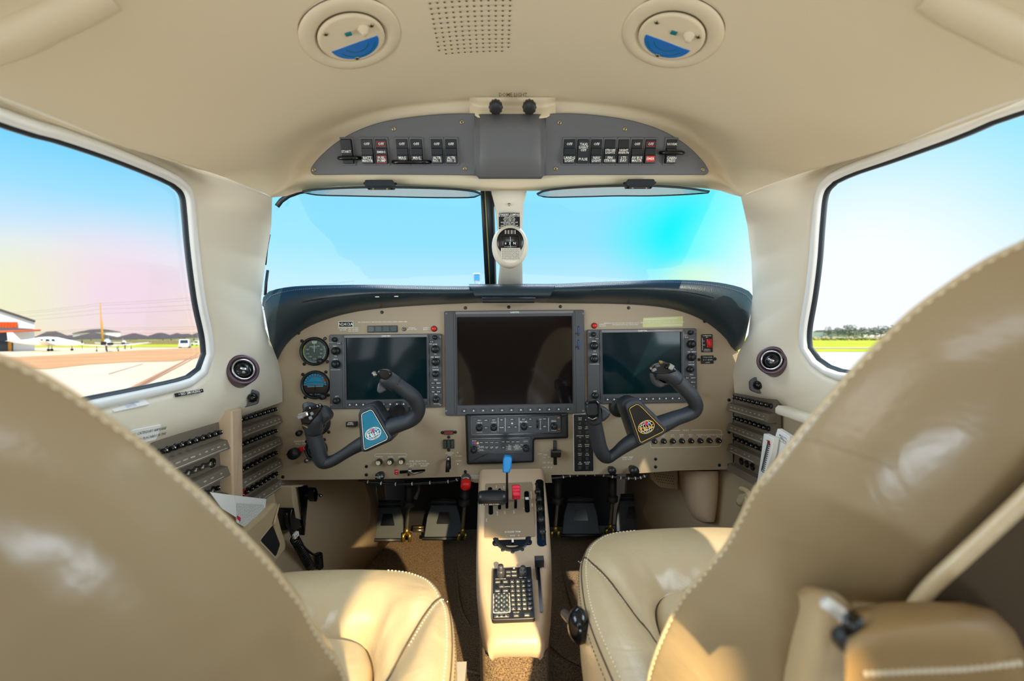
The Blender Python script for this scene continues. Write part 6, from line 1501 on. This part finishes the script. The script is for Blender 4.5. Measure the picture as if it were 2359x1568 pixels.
breakers(lfp,CL,fr(9,.002,.158),-.170,None,lb); breakers(lfp,CL,fr(9,.004,.158),-.224,None,['TURN','AUTO','PITCH','TRIM','FLAP','GEAR','WARN','FUEL','OIL'])
breakers(lfp,CL,fr(9,.004,.158),-.279,None,['START','CTRL','HYDR','PUMP','LTS','TAXI','NAV','STRB','PNL']); breakers(lfp,CL,fr(9,.004,.160),-.332,['y','r']+['n']*7,['EMER','BUS','ALT','FLD','REG','','AIR','COND','REC'])
lap=cbpanel('circuit_breaker_panel','three stepped rows of breakers and steel switches on the left wall, behind the seat edge',CL,-.235,-.055,[-.182,-.236,-.290])
breakers(lap,CL,fr(9,-.222,-.070),-.182,None,['STALL','L PITOT','R PITOT','WSHLD','ICE','SURF','PROP','BRNG','HTR'])
breakers(lap,CL,[-.205,-.172,-.152,-.132,-.110,-.082],-.236,['h','s','s','s','s','h'],['','','','VENT','BLWR','HTR'])
breakers(lap,CL,[-.155,-.128,-.104,-.080],-.290,['s','s','s','n'],['','','','AUX'])
b=MB(CL.M); b.prism(rpoly([(-.055,-.37),(-.016,-.37),(-.016,-.135),(-.055,-.135)],.004,3),-.004,.030,M['console_tan'],.004,steps=2); o=b.build('divider_rib'); tag(o,'vertical tan padded rib between the two left circuit breaker panels','trim rib')
CR_=PL((.592,1.0,0),(0,-1,0),(0,0,1))
rp_=cbpanel('circuit_breaker_panel','four stepped rows of black circuit breakers on the right wall beside the instrument panel',CR_,-.172,.010,[-.158,-.211,-.264,-.315])
breakers(rp_,CR_,fr(9,-.150,-.008),-.158,None,['COM 2','NAV 2','PFD','GDC','GIA','GEA','WX','ADF','TAS']); breakers(rp_,CR_,fr(8,-.150,-.018),-.211,None,['AHRS','CDU','XM','STBY','ALT','ELT','','CAB'])
breakers(rp_,CR_,fr(6,-.150,-.05),-.264,None,['AUX','12V','','AVN','FAN','']); breakers(rp_,CR_,[-.135,-.11,-.085],-.315,['h','h','h'],['','',''])
# shadowed return between breaker panel and instrument panel
# ---------------------------------------------------------------- left kick panel: microphone, cord, toggle
mc=thing('hand_microphone','black hand microphone clipped in a tan holder on the left kick panel','microphone',onX(680,1160,-.55))
z6=lambda a,c:(360+a/3.733,900+c/3.733)
KP=PL((-.555,1.18,-.4),(.12,1,0),(0,0,1))
def K6(b,pts,h0,h1,m,bev=.002,r=.004): b.prism(ccw(rpoly([KP.at(*z6(*p)) for p in pts],r,3)),h0,h1,m,bev,steps=2,cap0=True)
b=MB(KP.M); K6(b,[(1125,815),(1255,800),(1240,870),(1215,1190),(1150,1085)],-.05,.012,M['tan_plastic']); b.build('holder',mc)
b=MB(KP.M); K6(b,[(1150,830),(1205,822),(1240,805),(1252,840),(1228,1100),(1218,1240),(1205,1240),(1208,1085),(1205,835)],.0,.020,MG); K6(b,[(1115,1010),(1135,1000),(1150,1090),(1210,1110),(1190,1180),(1140,1210),(1105,1200),(1100,1090)],-.03,.016,MG); b.build('handset',mc)
def coil(p0,p1,r,n,nm,par,w=.0022,side=V(.6,-.6,0)):
    ax=(p1-p0); a=ax.cross(V(1,0,0)).normalized(); c=ax.cross(a).normalized(); P=[]
    for i in range(n*10+1): t=i/(n*10); q=2*PI*i/10; P.append(p0+ax*t+a*r*cos(q)+c*r*sin(q))
    b=MB(); b.tube(P,w,M['cord_black'],6); b.build(nm,par)
k=lambda a,c,X=-.54: onX(*z6(a,c),X)
b=MB(); b.tube(cat([k(1120,1050),k(1125,1130),k(1160,1220),k(1190,1280)],5),.003,M['cord_black'],8); b.tube(cat([k(1240,1310,-.53),k(1300,1370,-.53),k(1360,1410,-.53),k(1400,1400,-.53)],5),.003,M['cord_black'],8); b.build('cord',mc)
coil(k(1190,1270),k(1330,1520),.010,17,'coiled_cord',mc); coil(k(1395,1400,-.53),k(1405,1520,-.53),.009,9,'coiled_cord',mc,.002)
tg=thing('cord_tag','small white folded tag on the microphone cord','tag',k(1200,1240)); b=MB(PL(k(1200,1240,-.528),(.3,1,.3),(0,-.3,1)).M); b.prism(rrect(.016,.012,.001,2),-.003,.003,M['paper'],.0005,cap0=True); b.text('K1',.008,0,0,.0035,M['paper_ink']); b.build('tag_face',tg)
ts=thing('kick_panel_toggle','steel toggle lever in a tall black oval slot on the left kick panel','switch',onX(*z6(1368,890),-.575)); KT=PL(onX(*z6(1368,890),-.541),(.25,1,0),(0,0,1))
b=MB(KT.M); b.prism(ccw(rpoly([KT.at(*z6(*p)) for p in ((1365,825),(1385,860),(1383,930),(1368,958),(1350,930),(1350,860))],.006,4)),-.03,.002,MG,.001); b.build('slot',ts)
b=MB(); a=onX(*z6(1372,885),-.545); c=onX(*z6(1418,902),-.505); b.tube([a,c],[.003,.004],M['chrome'],10); b.build('lever',ts)
# map pocket with net, folded checklist
mp=thing('map_pocket','tan leather map pocket with a black net window on the left wall','map pocket',onX(610,1220,-.54)); MPX=PL(onX(620,1220,-.535),(0,1,0),(0,0,1))
def m6(pts): return ccw(rpoly([MPX.at(*z6(*p)) for p in pts],.006,3))
b=MB(MPX.M); b.prism(m6([(780,1190),(930,1060),(1020,955),(1052,962),(1050,1060),(1080,1180),(1120,1300),(1115,1370),(1060,1440),(950,1600),(700,1600),(680,1300)]),-.05,.0,M['leather_cream'],.006,steps=3); b.build('pocket_front',mp)
b=MB(MPX.M); nn=m6([(895,1285),(1000,1155),(1062,1320),(1025,1425),(985,1380)]); b.prism(nn,-.002,.0012,M['net_black'],.0006); 
for i in range(9):
    for j in range(9): pass
b.build('net_window',mp)
b=MB(MPX.M); b.strip(inset(nn,-.004),.0012,.0015,M['stitch'],True); b.tube([(*MPX.at(*z6(1050,975)),.001),(*MPX.at(*z6(1000,1130)),.004),(*MPX.at(*z6(1000,1160)),.003)],.0025,M['leather_cream'],8); b.build('piping',mp)
cl=thing('folded_paper','white folded printed sheet standing in the left map pocket','paper',onX(560,1170,-.545)); PX=PL(onX(560,1170,-.548),(0,1,0),(0,0,1))
b=MB(PX.M); q=[PX.at(*z6(*p)) for p in ((460,870),(668,898),(690,1090),(560,1010))]; b.prism(ccw(q),-.0006,.0006,M['paper'],cap0=True); b.build('left_page',cl)
b=MB(PX.M); q=[PX.at(*z6(*p)) for p in ((668,898),(942,930),(932,1020),(795,1195),(690,1130))]; b.prism(ccw(q),-.0006,.001,M['paper'],cap0=True)
cz=lambda a,c: PX.at(*z6(a,c))
for i in range(21):
    x0=688+i*11.4; ytop=965+ (x0-688)*.06; yb=min(1165+ (x0-700)*.1, 1195-(max(0,x0-795))*1.25)
    if x0<745: yb=min(yb,1120+(x0-690)*.8)
    y=ytop
    while y<yb-14:
        L__=rnd.uniform(8,30); y2=min(y+L__,yb); b.strip([cz(x0,y),cz(x0-1,y2)],.0011,.0013,M['paper_ink']); y=y2+rnd.uniform(3,6)
b.build('right_page',cl)
b=MB(PX.M); q=[cz(*p) for p in ((690,1070),(718,1090),(716,1125),(690,1100))]; b.poly(ccw(q),.0016,M['red_pink']); b.build('printed_logo',cl)
# ---------------------------------------------------------------- right wall: ledge, checklists
z3=lambda a,c:(1650+a/2.6133,700+c/2.6133)
b=MB(); rows=[]
for x,y in ((372,615),(430,634),(560,676),(700,720)):
    p=onX(*z3(x,y),.575); rows.append([p+V(.03,0,.0),p+V(0,0,.002),p+V(-.006,0,-.004),p+V(-.006,0,-.014),p+V(.0,0,-.018),p+V(.03,0,-.018)])
b.grid(rows,M['cream_plastic'],flip=False); b.add(rows[0],[tuple(range(6))],M['cream_plastic']); o=b.build('armrest_ledge'); tag(o,'cream moulded ledge running back from the right circuit breaker panel','ledge')
bk=thing('spiral_checklist','white spiral-bound checklist standing by the right wall with a red arrow','booklet',onX(*z3(300,900),.53)); BX=PL(onX(*z3(300,900),.535),(0,-1,0),(0,0,1))
def b3(pts): return ccw([BX.at(*z3(*p)) for p in pts])
b=MB(BX.M); b.prism(b3([(285,780),(345,808),(330,900),(300,1000),(285,1090),(240,1100),(262,960)]),-.012,.0,M['paper'],.001,cap0=True); b.build('cover',bk)
b=MB(BX.M); b.poly(b3([(300,815),(325,825),(327,860),(318,835)]),.0008,M['red']); b.poly(b3([(288,880),(300,884),(292,940),(280,935)]),.0006,M['frame_white']); b.build('printed_arrow',bk)
for i in range(15):
    t_=i/14; x=322-38*t_; y=835+165*t_; u,v=BX.at(*z3(x,y)); b=MB(BX.M@Matrix.Translation((u,v,0))@Matrix.Rotation(-1.1,4,'Z')@Matrix.Rotation(PI/2,4,'X')); b.tube([(.0042*cos(a),.0042*sin(a),0) for a in [2*PI*k_/10 for k_ in range(10)]],.0009,BK,5,closed=True); b.build('binding_ring',bk)
b2=thing('booklet','cream booklet with a boxed printed label leaning behind the spiral checklist','booklet',onX(*z3(390,800),.55)); BX2=PL(onX(*z3(390,800),.552),(0,-1,0),(0,0,1))
f2=lambda pts: ccw([BX2.at(*z3(*p)) for p in pts])
b=MB(BX2.M); b.prism(f2([(368,750),(440,795),(420,1000),(330,1000),(345,820)]),-.01,.0,M['paper'],.001,cap0=True); b.strip(f2([(382,785),(425,812),(418,842),(376,818)]),.0008,.0006,M['paper_ink'],True)
u,v=BX2.at(*z3(401,814)); b.text('MAINTENANCE\nMANUAL',.0036,u,v,.0008,M['paper_ink'],rot=-.5); b.build('cover',b2)
b=MB(); P=[onX(*z3(x,y),.54) for x,y in ((150,1110),(180,1120),(200,1150),(150,1160),(140,1200),(190,1150),(170,1230),(160,1260))]; b.tube(cat(P,5),.007,M['leather_cream'],8); o=b.build('crumpled_strap'); tag(o,'crumpled beige fabric strap on the right wall below the breakers','strap')
# tan padded side tunnel under the panel on the right with perforated patch
b=MB(); rows=[]
for (x0,x1,y) in ((1560,1655,1085),(1565,1655,1120),(1575,1652,1160),(1590,1648,1190),(1610,1645,1202)):
    rows.append([onY(x0,y,1.40),onY(x0+(x1-x0)*.2,y,1.25),onY(x0+(x1-x0)*.6,y,1.21),onY(x1-6,y,1.205),onY(x1,y,1.22),onY(x1+2,y,1.30)])
b.grid(smooth_rows(rows,3),M['console_tan'],flip=True); o=b.build('side_duct_cover'); tag(o,'rounded tan duct cover under the right end of the instrument panel','cover')
t=thing('perforated_cover','tan cover with rows of small dark holes above the far right pedal','cover',onY(1520,1100,1.35)); FP=PL(onY(1520,1100,1.36),(1,0,0),(0,0,1)); b=MB(FP.M); b.prism(ccw([FP.at(*p) for p in ((1496,1083),(1562,1083),(1562,1128),(1520,1122),(1500,1104))]),-.03,0,M['tan_plastic'],.002)
for i in range(9):
    for j in range(4):
        x=1508+i*5.2+(j%2)*2.5; y=1090+j*6+i*.8
        if y<1118 and x>1503+j*3: u,v=FP.at(x,y); b.disc(u,v,.0006,.0016,M['seam_dark'],8)
b.build('cover_face',t)
# ================================================================ SEATS
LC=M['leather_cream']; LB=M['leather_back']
def dashes(b,P,n,r,m,fill=.6):
    Q=resample(P,n*2+1)
    for i in range(0,n*2,2): b.tube([Q[i],Q[i].lerp(Q[i+1],fill*1.4)],r,m,5)
def cushion(t,cx,cy,plan,ztop,seam,w0=.007):
    """plan: outline seen from above; profile rolls over the edge and dips to a central insert; seam: (angle, s) pairs"""
    n=180; L_=resample(cat(plan,8,True),n,True); ang=[math.atan2(p.y-cy,p.x-cx) for p in L_]
    base=[(.93,-.17),(.985,-.12),(1.0,-.06),(1.0,-.030),(.988,-.012),(.96,-.003),(.92,0),(.85,.002),(.77,.001),(.68,-.006),(.60,-.018),(.545,-.036),(.52,-.046),(.50,-.038),(.44,-.028),(.3,-.020),(.12,-.017),(.01,-.016)]
    prof=[(p.x,p.y) for p in cat([(x,z) for x,z in base],4)]
    def at(a,s_):
        i=min(range(n),key=lambda k:abs((ang[k]-a+PI)%(2*PI)-PI)); p=L_[i]; return V(cx+(p.x-cx)*s_,cy+(p.y-cy)*s_,0)
    SC=resample(cat([at(a_,s_) for a_,s_ in seam],6),40)
    def zadd(x,y,s_):
        if not(.5<s_<1.0): return 0
        d=min((V(x,y,0)-q).length for q in SC[::2]); k=min(1,max(0,(1.0-s_)/.35))
        return -(.003+.012*k)*math.exp(-(d/(w0+.022*k))**2)
    rows=[]
    for s_,z in prof:
        r=[]
        for p,a in zip(L_,ang):
            x=cx+(p.x-cx)*s_; y=cy+(p.y-cy)*s_; side_=max(0,abs(cos(a))-.5)*.016*(1 if s_>.53 else 0)*min(1,max(0,(1-s_)*8))
            wr=.0012*sin(x*160+3*noise.noise(V(x*20,y*20,0)))*math.exp(-((s_-.62)/.10)**2)
            r.append(V(x,y,ztop+z+zadd(x,y,s_)+side_+wr))
        rows.append(r)
    b=MB(); b.grid(rows,LC,closed=True); b.build('seat_cushion',t)
    bv=BVHTree.FromPolygons([tuple(v) for v in b.v],b.f)
    def drape(P,lift=.0006):
        o=[]
        for p in P:
            h_=bv.ray_cast(V(p.x,p.y,ztop+.3),V(0,0,-1)); o.append(V(p.x,p.y,(h_[0].z if h_[0] else ztop-.02)+lift))
        return o
    return L_,ang,at,drape,SC
def ring_s(at,a0,a1,s_,n=60): return [at(a0+(a1-a0)*i/(n-1),s_) for i in range(n)]
def trimming(t,at,drape,SC,a_c,sgn,a_far):
    P=drape(resample(SC,40),.0004); b=MB(); b.tube(P,.0012,M['seam_dark'],6); b.build('seam',t)
    off=[]
    for i,p in enumerate(P[:-1]):
        d=(P[i+1]-p); d.z=0; d.normalize(); off.append(p+V(-d.y,d.x,0)*.005*sgn)
    b=MB(); dashes(b,drape(off,.0008)[:26],24,.0007,M['stitch']); b.build('stitching',t)
    for s_,nm in ((.975,'seam'),(.945,'stitching'),(.992,'stitching')):
        Q=drape(ring_s(at,a_c+sgn*.45,a_far,s_),.0006); b=MB()
        if nm=='seam': b.tube(Q,.0011,M['seam_dark'],6)
        else: dashes(b,Q,70,.0008,M['stitch'] if s_<.98 else M['seam_dark'])
        b.build(nm,t)
    Q=drape(ring_s(at,a_c+sgn*1.9,a_c-sgn*1.4,.518,70),.0); b=MB(); b.tube(Q,.0016,M['seam_dark'],6); b.build('insert_seam',t)
D=math.radians
# left seat cushion
zc=-.385
SL=thing('cockpit_chair','left cream leather pilot seat, warm spot-lit patch across its cushion','seat',(-.3,.5,FLOOR))
planL=[(-.30,.800),(-.40,.795),(-.48,.77),(-.525,.70),(-.53,.58),(-.53,.42),(-.50,.30),(-.30,.27),(-.12,.30),(-.085,.42),(-.083,.52),(-.088,.60),(-.100,.67),(-.122,.725),(-.150,.765),(-.20,.790)]
P2=[(x,y,0) for x,y in planL]
_,_,at_,dr_,SC_=cushion(SL,-.30,.52,P2,zc,[(D(46),1.0),(D(45),.96),(D(42),.90),(D(36),.8),(D(25),.7),(D(10),.6),(D(2),.54)])
trimming(SL,at_,dr_,SC_,D(46),1,-.6)
# right seat cushion
SR=thing('cockpit_chair','right cream leather copilot seat, nearest seat to the camera on the right','seat',(.3,.5,FLOOR)); zr_=-.362
planR=[(.285,.880),(.19,.868),(.150,.845),(.118,.80),(.098,.74),(.086,.67),(.080,.60),(.082,.52),(.092,.42),(.12,.32),(.30,.27),(.50,.30),(.53,.42),(.535,.60),(.53,.76),(.49,.85),(.40,.878)]
_,_,at_,dr_,SC_=cushion(SR,.30,.55,[(x,y,0) for x,y in planR],zr_,[(D(130),1.0),(D(131),.96),(D(135),.89),(D(141),.8),(D(153),.7),(D(165),.62),(D(187),.55)])
trimming(SR,at_,dr_,SC_,D(130),-1,D(215))
# backrests --------------------------------------------------------------------------
from mathutils.bvhtree import BVHTree
def backrest(t,c0,px,uc,side,vbot,nm='backrest'):
    """outline of the inboard edge traced in the backrest plane, mirrored about uc"""
    pl=PL((0,c0,0),(1,0,0),(0,-.45,1)); E=[Vector(pl.at(*p)) for p in px]   # from bottom to top
    E=[Vector((E[0].x-side*.0,vbot))]+E
    Mi=[Vector((2*uc-p.x,p.y)) for p in E[::-1]]
    L_=resample(cat([(p.x,p.y,0) for p in E+Mi],6),140); vm=-.16
    prof=[(.60,-.085),(.70,-.075),(.81,-.052),(.90,-.028),(.96,-.010),(1.0,0),(.997,.004),(.990,.0065),(.975,.011),(.95,.018),(.91,.027),(.85,.037),(.77,.046),(.66,.054),(.5,.060),(.3,.063),(.1,.064)]
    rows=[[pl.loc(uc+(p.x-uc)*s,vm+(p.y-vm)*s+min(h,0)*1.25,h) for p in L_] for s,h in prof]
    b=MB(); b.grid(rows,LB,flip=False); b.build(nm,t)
    e0=[pl.loc(uc+(p.x-uc)*.998,vm+(p.y-vm)*.998,.002) for p in L_]; b=MB(); b.tube(e0,.0016,LC,8); b.build('piping',t)
    b=MB(); dashes(b,[pl.loc(uc+(p.x-uc)*.997,vm+(p.y-vm)*.997,.0035) for p in L_],170,.0006,M['stitch']); b.build('stitching',t)
    return pl,L_
pxL=[(800,1564),(755,1486),(725,1437),(701,1388),(671,1349),(637,1305),(598,1261),(559,1221),(514,1177),(470,1133),(416,1089),(363,1040),(314,1001),(245,952),(186,910),(127,873),(59,837),(0,815),(-90,800)]
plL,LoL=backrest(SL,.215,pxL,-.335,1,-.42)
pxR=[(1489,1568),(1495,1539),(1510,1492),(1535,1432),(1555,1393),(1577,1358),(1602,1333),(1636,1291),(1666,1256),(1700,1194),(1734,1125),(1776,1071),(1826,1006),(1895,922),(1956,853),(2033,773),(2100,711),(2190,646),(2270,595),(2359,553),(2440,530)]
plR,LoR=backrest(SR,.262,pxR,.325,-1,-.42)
# faint horizontal seam on the rear of the right seat
def onback(pl,x,y,h): return onP(x,y,pl.o+pl.n*h,pl.n)
b=MB(); b.tube(cat([onback(plR,x,y,h) for x,y,h in [(1850,1010,.018),(1880,1017,.027),(1930,1032,.037),(1990,1052,.046),(2060,1080,.053)]],4),.0006,M['plate_tan'],6); b.build('seam',SR)
# dark carpeted shell panel with piping, lower right of the right seat back
b=MB(); pts=[(2090,1420),(2112,1390),(2150,1345),(2220,1280),(2290,1215),(2359,1150),(2460,1050),(2520,1100),(2520,1640),(2060,1640)]
b.add([onback(plR,x,y,.066) for x,y in pts],[tuple(range(len(pts)))],M['seatback_shell']); o=b.build('shell_panel',SR)
b=MB(); b.tube(cat([onback(plR,x,y,.067) for x,y in pts[:7]],5),.0042,LC,10); b.build('shell_piping',SR)
# padded armrest end folded against the seat back, strap fold and dark buckle
b=MB(); top=[(1935,1430),(1975,1398),(2040,1386),(2120,1382),(2220,1384),(2290,1402),(2340,1450),(2380,1530)]
rows=[]
for k,(dy,h) in enumerate(((0,.055),(6,.080),(22,.098),(60,.110),(120,.114),(220,.112))): rows.append([onback(plR,2150+(x-2150)*(1-.03*k if k<3 else .94),y+dy,h) for x,y in top])
b.grid(smooth_rows(rows,3),M['armrest'] if 'armrest' in M else leather('armrest',(150,122,80),.5),flip=True); b.build('armrest',SR)
b=MB(); dashes(b,[onback(plR,x,y,.114) for x,y in [(1990,1550),(2100,1545),(2220,1540),(2359,1525)]],24,.0013,M['stitch']); b.build('stitching',SR)
b=MB(); rows=[]
for x,y,w in ((1870,1352,40),(1900,1362,60),(1915,1400,75),(1905,1460,85),(1890,1530,90),(1880,1600,95)):
    rows.append([onback(plR,x-w,y+14,.045),onback(plR,x-w*.5,y,.070),onback(plR,x,y,.082),onback(plR,x+w*.5,y+6,.084),onback(plR,x+w*.8,y+20,.060)])
b.grid(smooth_rows(rows,3),LC,flip=True); b.build('belt_cover',SR)
b=MB(); b.tube(cat([onback(plR,1900,1385,.086),onback(plR,1940,1415,.090),onback(plR,1962,1445,.094)],3),.0035,M['frame_white'],8); b.build('belt_edge',SR)
b=MB(); b.tube([onback(plR,1966,1426,.104),onback(plR,1962,1452,.104)],.004,M['black_gloss'],16); b.tube([onback(plR,1942,1472,.102),onback(plR,1966,1464,.106)],.0055,M['seal_black'],16); b.build('buckle',SR)
# seat bases and rails on the floor
for t,x0,x1,y0,y1 in ((SL,-.48,-.13,.36,.70),(SR,.13,.48,.38,.76)):
    b=MB(); b.box((x0+x1)/2,(y0+y1)/2,-.63,x1-x0,y1-y0,.16,M['black_matte']); b.build('base_frame',t)
    for x in (x0+.02,x1-.02): b=MB(); b.box(x,(y0+y1)/2,FLOOR+.015,.03,y1-y0+.10,.03,M['steel']); b.build('rail',t)
b=MB(); a=onY(1300,1412,.66); c=onY(1322,1438,.62); b.tube([a,c],.006,M['steel'],8); b.ball(tuple(onY(1333,1440,.60)),.020,MG,16,(.75,1,1.15)); b.build('recline_lever',SR)
b=MB(); q=onZ(1060,1560,-.66); b.box(q.x,q.y,-.66,.022,.06,.02,M['frame_white']); b.build('rail_cap',SL)
b=MB(); b.tube([onZ(1352,1500,-.70),onZ(1358,1568,-.70)],.006,MG,8); b.build('seat_latch',SR)
# ================================================================ LIGHT
def area(name,loc,rot_to,size,power,col=(1,1,1),size_y=None):
    l=bpy.data.lights.new(name,'AREA'); l.energy=power; l.color=col; l.shape='RECTANGLE'; l.size=size; l.size_y=size_y or size
    o=bpy.data.objects.new(name,l); C.objects.link(o); o.location=loc; d=(Vector(rot_to)-Vector(loc)); o.rotation_euler=d.to_track_quat('-Z','Y').to_euler(); return o
SUN=V(.30,-.55,.80).normalized()   # towards the sun
l=bpy.data.lights.new('sun','SUN'); l.energy=5.5; l.color=(1,.88,.68); l.angle=math.radians(.8); o=bpy.data.objects.new('sun',l); C.objects.link(o)
o.rotation_euler=(-SUN).to_track_quat('-Z','Y').to_euler()
area('daylight_rear_left',(-.66,-.37,.03),(0,-.1,-.1),.5,1.6,(.92,.96,1),.34)
area('daylight_rear_right',(.70,-.30,.35),(0,.3,-.2),.3,1.6,(1,.97,.92),.2)
area('daylight_left',(-.75,.45,.12),(0,.6,-.1),.5,5,(.80,.92,1),.3)
area('daylight_right',(.75,.45,.12),(0,.6,-.1),.5,5,(.82,.92,1),.3)
area('daylight_windshield',(0,1.36,.56),(0,.5,-.05),.9,5,(.88,.96,1),.25)
l=bpy.data.lights.new('added_sun_spot','SPOT'); l.energy=380; l.color=(1,.76,.40); l.spot_size=math.radians(12.2); l.spot_blend=.08; l.shadow_soft_size=.012  # added spot lamp inside the cabin, imitates sun on the seats
o=bpy.data.objects.new('added_sun_spot',l); C.objects.link(o); o.location=(.32,-.84,.24); o.rotation_euler=(V(-.236,.88,-.414)).to_track_quat('-Z','Y').to_euler()
area('added_fill_aft',(0,-.86,.29),(0,.2,-.1),.8,2.6,(.78,.89,1),.15)  # unseen lamp added before the closed bulkhead to put highlights on the seat backs
area('added_fill_low',(0,-.87,-.60),(0,.2,-.1),.5,5,(.72,.86,1),.15)  # low lamp added behind the camera for sheen on the seat leather
